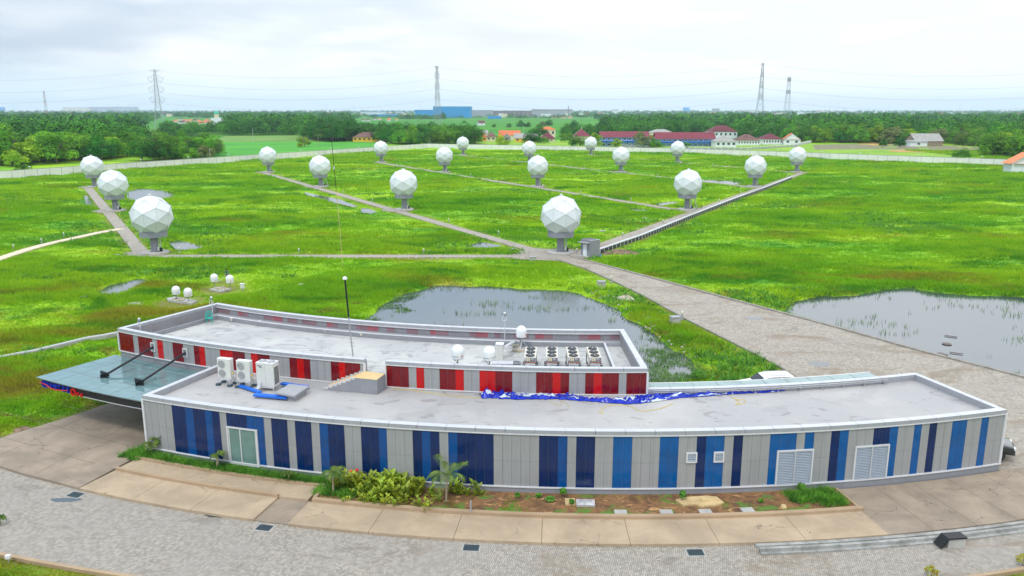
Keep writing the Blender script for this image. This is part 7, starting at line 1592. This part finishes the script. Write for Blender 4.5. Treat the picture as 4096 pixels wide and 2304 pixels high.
for i, (x, yt, yb, w_) in enumerate(((16, 424, 452, 1.6), (58, 420, 452, 1.6), (578, 508, 556, 0.25), (843, 593, 653, 0.2), (992, 401, 446, 1.2), (912, 410, 446, 1.0), (1155, 423, 446, 1.0), (1013, 513, 566, 0.3), (1307, 417, 450, 5), (1415, 417, 450, 5), (1678, 411, 447, 2.6), (1832, 400, 445, 1.2), (1909, 413, 445, 1.0), (2132, 417, 445, 2.2), (2273, 423, 468, 3.2), (2281, 416, 450, 0.9), (2518, 417, 446, 4), (2672, 403, 446, 1.4), (2903, 415, 447, 3.5), (2373, 498, 540, 0.3), (2648, 505, 545, 0.25), (1720, 552, 590, 0.2), (3352, 410, 446, 4), (3553, 415, 446, 2.4), (3836, 407, 450, 5), (2094, 503, 540, 0.25), (3720 + 170, 421, 446, 2))):
    q = G(x, yb); s = q[1] * CP / F; h = (yb - yt) * s; nm = 'chimney' if x in (1678, 2273, 16, 58) else ('distant_pylon' if w_ >= 2 else ('utility_pole' if w_ < 0.5 else 'distant_mast'))
    desc = {'chimney': 'tall thin factory chimney', 'distant_pylon': 'tiny pale lattice pylon', 'utility_pole': 'thin pale pole', 'distant_mast': 'thin far mast'}[nm]
    t = thing(nm, desc + ' ' + WHERE[i], desc.split()[-1], (q[0], q[1], 0), 0)
    mm = MASTR if x in (16, 58) else (FBRN if nm == 'chimney' else (SHEET if nm == 'utility_pole' else PYLON)); mb = MB()
    if nm == 'distant_pylon' and w_ > 3:
        for sx in (-1, 1): mb.cyl((sx * w_ * 1.2, 0, 0), (sx * .8, 0, h), 0.45, 0.35, PYLON, 4)
        for f in (.6, .75, .9): mb.box(-w_ * 1.6, -.3, h * f, w_ * 1.6, .3, h * f + .8, PYLON)
    else: mb.cyl((0, 0, 0), (0, 0, h), w_ / 2 * 1.0, w_ / 2 * 0.6, mm, 8)
    mb.build('shaft', t)

# ------------------------------------------------------------------ trees
def crown_arrays(seed, h, w, nleaf, leaf, lobes=9, flat=0.7, base=0.04):
    r = np.random.default_rng(seed); C = []; Rr = []
    for k in range(lobes):
        u = r.uniform(0, 2 * np.pi); d = (r.random() ** 0.5) * w * 0.36; zc = h * (base + 0.14 + (0.74 - base) * (1 - (d / (w * .5)) ** 1.8) * r.uniform(0.12, 1.0)); C.append((d * np.cos(u), d * np.sin(u), zc)); Rr.append(w * r.uniform(0.17, 0.30))
    for k in range(lobes // 2):
        u = 2 * np.pi * k / (lobes // 2) + r.uniform(0, .5); d = w * r.uniform(.2, .36); C.append((d * np.cos(u), d * np.sin(u), h * (base + r.uniform(.12, .26)))); Rr.append(w * r.uniform(.15, .22))
    lobes = len(C); C = np.array(C); Rr = np.array(Rr); k = r.integers(0, lobes, nleaf); dirs = r.normal(0, 1, (nleaf, 3)); dirs /= np.linalg.norm(dirs, axis=1)[:, None]; dirs[:, 2] = np.where(dirs[:, 2] < -0.4, -dirs[:, 2], dirs[:, 2])
    rad = Rr[k] * (0.55 + 0.5 * r.random(nleaf) ** 0.5); P = C[k] + dirs * rad[:, None] * np.array([1, 1, flat + .15]); 
    P[:, 2] = np.clip(P[:, 2], h * base * 0.6, h * 1.02)
    n = dirs + r.normal(0, 0.28, (nleaf, 3)); n[:, 2] += 0.45; n /= np.linalg.norm(n, axis=1)[:, None]; a = np.cross(n, r.normal(0, 1, (nleaf, 3))); a /= np.linalg.norm(a, axis=1)[:, None]; b = np.cross(n, a)
    s = leaf * r.uniform(0.6, 1.4, nleaf)[:, None]; V = np.stack([P - a * s, P + b * s * .6, P + a * s, P - b * s * .6], 1).reshape(-1, 3)
    return V
TREES = []
def tree_proto(seed, h, w, mat_i, nleaf=3000, leaf=0.40, bare=False, base=0.04, flat=.75):
    V = crown_arrays(seed, h, w, nleaf, leaf, base=base, flat=flat); me = npmesh('crown', V, np.arange(len(V)).reshape(-1, 4), TREEM[mat_i])
    mb = MB(); r = random.Random(seed); mb.cyl((0, 0, -0.5), (0, 0, h * .4), h * .028, h * .018, TRUNK, 7)
    for k in range(5): u = r.uniform(0, 6.28); mb.cyl((0, 0, h * r.uniform(.22, .4)), (w * .28 * math.cos(u), w * .28 * math.sin(u), h * r.uniform(.5, .75)), h * .014, h * .005, TRUNK, 5)
    o = mb.build('trunk'); tm = o.data; bpy.data.objects.remove(o); return (me, tm, h, w)
TREES = [tree_proto(1, 13, 15, 0), tree_proto(2, 14, 14, 0), tree_proto(3, 11, 16, 1), tree_proto(4, 13, 15, 1), tree_proto(5, 11, 12, 2), tree_proto(6, 15, 16, 1), tree_proto(7, 12, 13, 3, 2000), tree_proto(8, 13, 17, 0, 2400, flat=.5, base=.3), tree_proto(9, 9, 10, 2, 1500)]
def put_tree(i, p, sc, label, group, rz=None, zoff=0, name='tree'):
    me, tm, h, w = TREES[i]; t = thing(name, label, 'tree', (p[0], p[1], zoff), rng.uniform(0, 6.28) if rz is None else rz, group); t.scale = (sc, sc, sc * rng.uniform(.92, 1.08))
    c = bpy.data.objects.new('crown', me); COL.objects.link(c); c.parent = t; k = bpy.data.objects.new('trunk', tm); COL.objects.link(k); k.parent = t; return t
REG = [  # polygon in photo pixels at the ground, spacing m, height factor range, label, variants
    ([(-160, 668), (0, 672), (230, 655), (440, 640), (560, 630), (575, 600), (560, 560), (520, 535), (380, 520), (-300, 515)], 9.5, (0.75, 1.25), 'broadleaf tree in the dense grove beyond the left wall', (0, 2, 3, 4, 5, 8, 3, 4)),
    ([(560, 648), (700, 643), (850, 636), (880, 622), (820, 612), (700, 607), (600, 612)], 8.0, (0.6, 0.95), 'dark tree in the second grove right of the dense left grove', (0, 2, 3, 5, 6)),
    ([(655, 546), (800, 543), (800, 534), (655, 535)], 11, (0.7, 1.0), 'tree in the dark row standing in the green field below the mosque', (0, 1, 6)),
    ([(818, 537), (890, 536), (890, 528), (818, 528)], 12, (0.6, 0.9), 'tree in the small clump right of the dark field row', (1, 3)),
    ([(895, 543), (1240, 541), (1300, 556), (1300, 520), (1150, 500), (900, 500)], 15, (0.9, 1.35), 'tree in the broad wood behind the bright paddy field', (0, 1, 3, 5, 6)),
    ([(1225, 560), (1300, 570), (1415, 566), (1400, 545), (1230, 545)], 9, (0.95, 1.35), 'large dark tree beside the long yellow building', (0, 1, 7)),
    ([(1448, 562), (1600, 578), (1610, 556), (1450, 548)], 11, (0.85, 1.2), 'dark tree right of the long yellow building', (0, 7, 1)),
    ([(1600, 582), (1905, 580), (1905, 556), (1600, 555)], 9, (0.7, 1.05), 'tree in the dark wood behind the wall corner', (0, 2, 3, 7, 5)),
    ([(2260, 548), (2400, 549), (2400, 532), (2260, 532)], 10, (0.55, 0.8), 'tree behind the crimson pavilion', (0, 1, 3)),
    ([(2400, 540), (2620, 543), (2820, 540), (2820, 505), (2420, 505)], 12, (0.8, 1.2), 'tree in the wood behind the school blocks', (0, 1, 2, 3, 5)),
    ([(2950, 552), (3250, 572), (3420, 574), (3640, 578), (3640, 540), (3400, 505), (2900, 500)], 11, (0.8, 1.35), 'broadleaf tree in the forest behind the white buildings on the right', (0, 1, 2, 3, 4, 5, 6)),
    ([(3640, 562), (3760, 578), (3980, 592), (4200, 596), (4250, 540), (3640, 535)], 11, (0.8, 1.2), 'broadleaf tree in the forest around the unfinished house', (0, 1, 2, 3, 5, 6)),
    ([(3960, 622), (4200, 640), (4300, 600), (3980, 594)], 9, (0.95, 1.3), 'big bright tree at the right edge behind the wall', (2, 3, 4, 5)),
    ([(2870, 525), (3100, 522), (3100, 500), (2870, 500)], 14, (0.8, 1.1), 'bamboo-like bright tree above the hall roof', (2, 3, 4)),
]
cand = []
for ri, (poly, sp, sc, lab, var) in enumerate(REG):
    pg = gp(poly); A_ = np.array(pg); x0, y0 = A_.min(0); x1, y1 = A_.max(0); n = int((x1 - x0) * (y1 - y0) / sp / sp * 1.0) + 1
    nx_ = int((x1 - x0) / sp) + 2; ny_ = int((y1 - y0) / sp) + 2; gx, gy = np.meshgrid(np.arange(nx_), np.arange(ny_)); P = np.stack([x0 + (gx.ravel() + .5 * (gy.ravel() % 2)) * sp, y0 + gy.ravel() * sp], 1) + rng.uniform(-.35, .35, (nx_ * ny_, 2)) * sp
    P = P[pip(P, pg)]
    for p in P: cand.append((float(np.hypot(*p)), float(p[0]), float(p[1]), float(rng.uniform(*sc)), ri))
# keep trees that can be seen: nearest ones individually, the rest as one mass
cand.sort(key=lambda c: c[0])
NIND = 265; per = {}; ind = []; rest = []
for c in cand:
    k = per.get(c[4], 0); cap = 62 if c[4] in (0, 10) else 34
    if k < cap and len(ind) < NIND: ind.append(c); per[c[4]] = k + 1
    else: rest.append(c)
print('trees', len(ind), 'mass', len(rest), per)
for d, x, y, sc, ri in ind:
    var = REG[ri][4]; i = var[int(rng.integers(len(var)))]; put_tree(i, (x, y), sc, REG[ri][3], 'trees: ' + REG[ri][3])
# single trees worth naming
for x, yb, ht, i, lab in ((918 + 300, 587, 46, 8, 'small lone tree in the bright paddy field, left of the palm'), (1688, 589, 18, 4, 'low round bush at the foot of the dark wood by the wall corner'), (2000 + 10, 592, 50, 4, 'bright yellow-green tree in front of the yellow gabled house'), (2128, 585, 70, 0, 'dark tree standing against the yellow house with grey roof'), (2175, 575, 28, 2, 'round dark green bush before the dark red hip roof'),
                          (2262, 570, 45, 3, 'leafy tree left of the crimson pavilion'), (2310, 592, 50, 2, 'dark bushy tree in front of the crimson pavilion'), (2377, 590, 62, 4, 'bright tree at the left end of the left school block'), (2465, 592, 42, 4, 'wide feathery yellow-green tree in front of the left school block'), (2572, 594, 78, 6, 'tall thin greyish tree in front of the left school block'), (2625, 596, 40, 2, 'round bright green tree between the two school blocks'),
                          (2745, 594, 24, 3, 'small tree by the white posts below the right school block'), (3842, 638, 44, 2, 'lone round green bush just behind the far right wall'), (3860 - 330, 588, 30, 0, 'dark bush left of the white flat roofed outbuilding'), (3600, 590, 38, 0, 'dark tree beside the unfinished house'), (2160, 552, 60, 0, 'dark tree above the yellow house'), (1640, 563, 30, 7, 'umbrella shaped tree left of the wall corner wood'),
                          (2085, 513, 34, 0, 'dark tree cluster in the far middle field, left'), (2110, 513, 28, 1, 'dark tree cluster in the far middle field, right'), (2035, 512, 20, 3, 'small tree in the far middle field'), (2172, 508, 28, 6, 'greyish tree in the far middle field'), (2195, 508, 30, 0, 'dark tree in the far middle field, right of the greyish one'), (2295, 512, 34, 0, 'rounded tree in the far field above the pavilion'), (1975, 512, 18, 1, 'small tree right of the lone field house'), (1900, 512, 14, 0, 'small tree left of the lone field house'), (1765, 478, 32, 1, 'tree at the foot of the huge blue hall'), (2400, 535, 40, 3, 'tree behind the left end of the left school block'), (1200, 590, 20, 8, 'small shrub at the foot of the field palm'), (95, 700, 50, 3, 'slim young tree before the dense left grove')):
    q = G(x, yb); s = q[1] * CP / F; hm = ht * s + 0.5; put_tree(i, q, hm / TREES[i][2], lab, None)
# field palms
for x, yb, ht, lab in ((1275, 586, 60, 'windblown coconut palm in the bright paddy field'), (1215, 588, 52, 'slender palm in the bright paddy field, left of the coconut palm'), (1688, 530, 52, 'dark coconut palm above the wall corner wood'), (2970 + 35, 556, 36, 'small palm above the long mottled red roof')):
    q = G(x, yb); s = q[1] * CP / F; hm = ht * s; palm('palm_tree', lab, q, 0, hm * .72, .16, 13, hm * .42, (0.4, 0), 1.1, 'palms in the fields beyond the wall')
# the mass of farther wood
TAG_POLY = [([(-400, 520), (560, 512), (640, 470), (-600, 462)], 17, 1.0), ([(1000, 500), (1420, 500), (1400, 472), (900, 470)], 19, 1.0), ([(2600, 505), (3700, 530), (4400, 545), (4600, 478), (2600, 474)], 16, 1.0), ([(2380, 478), (2800, 480), (2800, 468), (2380, 466)], 22, .8), ([(1600, 478), (1780, 479), (1780, 474), (1600, 473)], 16, .7), ([(700, 472), (1000, 474), (1400, 470), (1400, 462), (700, 462)], 26, 1.0)]
for poly, sp, k in TAG_POLY:
    pg = gp(poly); A_ = np.array(pg); x0, y0 = A_.min(0); x1, y1 = A_.max(0); nx_ = int((x1 - x0) / sp) + 2; ny_ = int((y1 - y0) / sp) + 2; gx, gy = np.meshgrid(np.arange(nx_), np.arange(ny_)); P = np.stack([x0 + gx.ravel() * sp, y0 + gy.ravel() * sp], 1) + rng.uniform(-.45, .45, (nx_ * ny_, 2)) * sp
    P = P[pip(P, pg)]; keep = fbm(P, 0.006, 3, 3) > 0.41; P = P[keep]
    if len(P) > 3500: P = P[rng.choice(len(P), 3500, False)]
    for p in P: rest.append((float(np.hypot(*p)), float(p[0]), float(p[1]), float(rng.uniform(.7, 1.3)) * k, -1))
lowp = [crown_arrays(50 + i, 13, 15, 150, 1.25, 8) for i in range(5)]; midp = [crown_arrays(70 + i, 13, 17, 900, 0.62, 11) for i in range(5)]
def mass(name, lab, pts, protos_):
    if not pts: return
    VV = []
    for d, x, y, sc, ri in pts:
        v = protos_[int(rng.integers(len(protos_)))]; a = rng.uniform(0, 6.28); c, s = np.cos(a) * sc, np.sin(a) * sc; VV.append(np.stack([v[:, 0] * c - v[:, 1] * s + x, v[:, 0] * s + v[:, 1] * c + y, v[:, 2] * sc * rng.uniform(.85, 1.2)], 1))
    V = np.concatenate(VV); tag(npobj(name, npmesh(name, V, np.arange(len(V)).reshape(-1, 4), WOODM)), lab, 'woodland', kind='stuff')
near_rest = [c for c in rest if c[0] < 900]; far_rest = [c for c in rest if c[0] >= 900]
mass('woodland', 'dense dark green wood behind the nearer trees', near_rest, midp); mass('woodland', 'far dark wooded plain stretching toward the horizon', far_rest, lowp)
# horizon forest: long low lumpy belts
VV = []; 
for D0, nn, hh, thr in ((2300, 260, 12, .50), (3000, 420, 15, .47), (3800, 520, 17, .44), (4700, 620, 19, .40), (5600, 700, 20, .30), (6400, 760, 21, .2), (6900, 800, 23, .0)):
    X = np.linspace(-1, 1, nn) * D0 * 0.78 + rng.uniform(-12, 12, nn); Y = D0 + rng.uniform(-.1, .1, nn) * D0; P = np.stack([X, Y], 1); k = fbm(P, 0.0011, 8, 3) > thr
    for x, y in P[k]:
        v = lowp[int(rng.integers(5))][:480]; s1 = hh / 13 * rng.uniform(.6, 1.15); w_ = D0 * 1.56 / nn / 15 * 1.7; VV.append(np.stack([v[:, 0] * w_ * 1.2 + x, v[:, 1] * w_ + y, v[:, 2] * s1], 1))
V = np.concatenate(VV); tag(npobj('woodland', npmesh('woodland', V, np.arange(len(V)).reshape(-1, 4), WOODM)), 'low bluish tree belts along the horizon', 'woodland', kind='stuff')
# town specks among the far trees
mb = MB(); rs = random.Random(4)
for k in range(420):
    D0 = rs.uniform(2500, 6000); x = rs.uniform(-.7, .7) * D0; w_ = rs.uniform(12, 34); hh = rs.uniform(7, 12); m = rs.choice((WWALL, WWALL, TILE_O, TILE_G, CWALL, TILE_R, FGREY)); mb.cbox((x, D0, hh / 2), (w_, 12, hh), m)
tag(mb.build('distant_town'), 'scattered pale and red roofs of the distant town among the trees', 'town', kind='stuff')

# ------------------------------------------------------------------ world, sun, haze, camera
SUN_EL, SUN_AZ = R_(58), R_(-150)      # soft high light from behind the camera, slightly left
w = bpy.data.worlds.new('World'); scene.world = w; w.use_nodes = True; nt = w.node_tree; N = nt.nodes; L = nt.links; bg = N['Background']
sky = N.new('ShaderNodeTexSky'); sky.sky_type = 'NISHITA'; sky.sun_disc = False; sky.sun_elevation = SUN_EL; sky.sun_rotation = R_(210)
tc = N.new('ShaderNodeTexCoord')
def wm(op, a, b=0.0):
    n = N.new('ShaderNodeMath'); n.operation = op
    for v, i in ((a, 0), (b, 1)):
        if isinstance(v, (int, float)): n.inputs[i].default_value = v
        else: L.new(v, n.inputs[i])
    return n.outputs[0]
def wmix(f, a, b):
    n = N.new('ShaderNodeMix'); n.data_type = 'RGBA'
    if isinstance(f, (int, float)): n.inputs[0].default_value = f
    else: L.new(f, n.inputs[0])
    for v, i in ((a, 6), (b, 7)):
        if isinstance(v, tuple): n.inputs[i].default_value = (*v, 1)
        else: L.new(v, n.inputs[i])
    return n.outputs[2]
def wstep(v, lo, hi, a=0.0, b=1.0):
    n = N.new('ShaderNodeMapRange'); n.interpolation_type = 'SMOOTHSTEP'; L.new(v, n.inputs[0]); n.inputs['From Min'].default_value = lo; n.inputs['From Max'].default_value = hi; n.inputs['To Min'].default_value = a; n.inputs['To Max'].default_value = b; return n.outputs[0]
sx = N.new('ShaderNodeSeparateXYZ'); L.new(tc.outputs['Generated'], sx.inputs[0]); X_, Y_, Z_ = sx.outputs
def wnoise(sc, scale, loc, det=5, dist=0.3):
    mp = N.new('ShaderNodeMapping'); mp.inputs['Scale'].default_value = sc; mp.inputs['Location'].default_value = loc; L.new(tc.outputs['Generated'], mp.inputs[0]); n = N.new('ShaderNodeTexNoise'); n.inputs['Scale'].default_value = scale; n.inputs['Detail'].default_value = det; n.inputs['Distortion'].default_value = dist; L.new(mp.outputs[0], n.inputs['Vector']); return n.outputs['Fac']
n1 = wnoise((1.0, 1.0, 3.6), 3.0, (0.3, 0.2, 0.4)); n2 = wnoise((1, 1, 4.5), 8.0, (1.3, 5.2, 0.4)); n3 = wnoise((1, 1, 6.0), 1.6, (4.3, 2.2, 0.1), 3)
left = wstep(X_, -0.62, 0.15)          # the sky is greyer on the left and blown out on the right
cl = wmix(left, (5.1, 6.1, 7.1), (8.4, 8.6, 8.8))
cl = wmix(wm('MULTIPLY', wstep(n1, 0.42, 0.64), wstep(X_, -0.65, 0.35, 0.75, 0.2)), cl, (9.6, 9.65, 9.7))
cl = wmix(wm('MULTIPLY', wstep(n2, 0.52, 0.68), 0.35), cl, (10, 10, 10))
cl = wmix(wm('MULTIPLY', wstep(n3, 0.42, 0.58), wstep(X_, -0.7, 0.4, 0.85, 0.12)), cl, (4.1, 4.95, 6.1))
hz = wstep(Z_, 0.0, 0.06, 1.0, 0.0); cl = wmix(wm('MULTIPLY', hz, 0.85), cl, (8.1, 9.6, 10.4))
n4 = wnoise((1, 1, 2.2), 2.3, (7.1, 3.3, 2.1), 5, 0.5); cl = wmix(wm('MULTIPLY', wstep(n4, 0.40, 0.60), wm('MULTIPLY', wstep(X_, -0.05, 0.30, 1.0, 0.15), wstep(Z_, 0.12, 0.24, 0.0, 0.8))), cl, (3.6, 4.9, 6.3))
up = wstep(Z_, 0.11, 0.30, 1.0, 1.7); m_ = N.new('ShaderNodeVectorMath'); m_.operation = 'SCALE'; L.new(cl, m_.inputs[0]); L.new(up, m_.inputs['Scale'])
col = wmix(0.90, sky.outputs[0], m_.outputs[0]); L.new(col, bg.inputs['Color']); bg.inputs['Strength'].default_value = 0.115
sl = bpy.data.lights.new('sun', 'SUN'); sl.energy = 1.5; sl.angle = R_(10); sl.color = (1.0, 0.96, 0.90); so = bpy.data.objects.new('sun', sl); COL.objects.link(so)
dv = Vector((math.sin(R_(210)) * math.cos(SUN_EL), math.cos(R_(210)) * math.cos(SUN_EL), math.sin(SUN_EL)))
so.rotation_euler = dv.to_track_quat('Z', 'Y').to_euler(); so.location = (0, 0, 200)
# haze
HAZE = True
if HAZE:
    mb = MB(); mb.box(-8100, -500, -2, 8100, 8100, 125, GREY); o = mb.build('haze'); m = bpy.data.materials.new('haze_air'); nt2, N2, L2 = nodes(m); N2.remove(N2['Principled BSDF']); v = N2.new('ShaderNodeVolumePrincipled'); v.inputs['Color'].default_value = (0.66, 0.86, 1.0, 1); v.inputs['Density'].default_value = 0.000095; v.inputs['Anisotropy'].default_value = 0.2; L2.new(v.outputs[0], N2['Material Output'].inputs['Volume'])
    o.data.materials.clear(); o.data.materials.append(m); tag(o, kind='stuff', label='thin pale blue air haze softening the far plain', cat='haze')
cam = bpy.data.cameras.new('camera'); cam.sensor_width = 36.0; cam.lens = 36.0 * F / 4096; cam.clip_start = 0.5; cam.clip_end = 40000
co = bpy.data.objects.new('camera', cam); COL.objects.link(co); co.location = (0, 0, H); co.rotation_euler = (math.pi / 2 - PT, 0, 0); scene.camera = co
scene.view_settings.view_transform = 'Standard'; scene.view_settings.look = 'None'; scene.view_settings.exposure = 0.22; scene.view_settings.gamma = 1.0
scene.cycles.max_bounces = 6; scene.cycles.volume_bounces = 0; scene.cycles.use_denoising = True

# turn the lettering curves into meshes
dg = bpy.context.evaluated_depsgraph_get()
for o in TEXTS:
    me = bpy.data.meshes.new_from_object(o.evaluated_get(dg)); n = bpy.data.objects.new('lettering', me); COL.objects.link(n); n.parent = o.parent; n.location = o.location; n.rotation_euler = o.rotation_euler; n.scale = o.scale
    nm = 'letter' if o.name.startswith('letter') and not o.name.startswith('lettering') else 'lettering'; bpy.data.objects.remove(o); n.name = nm
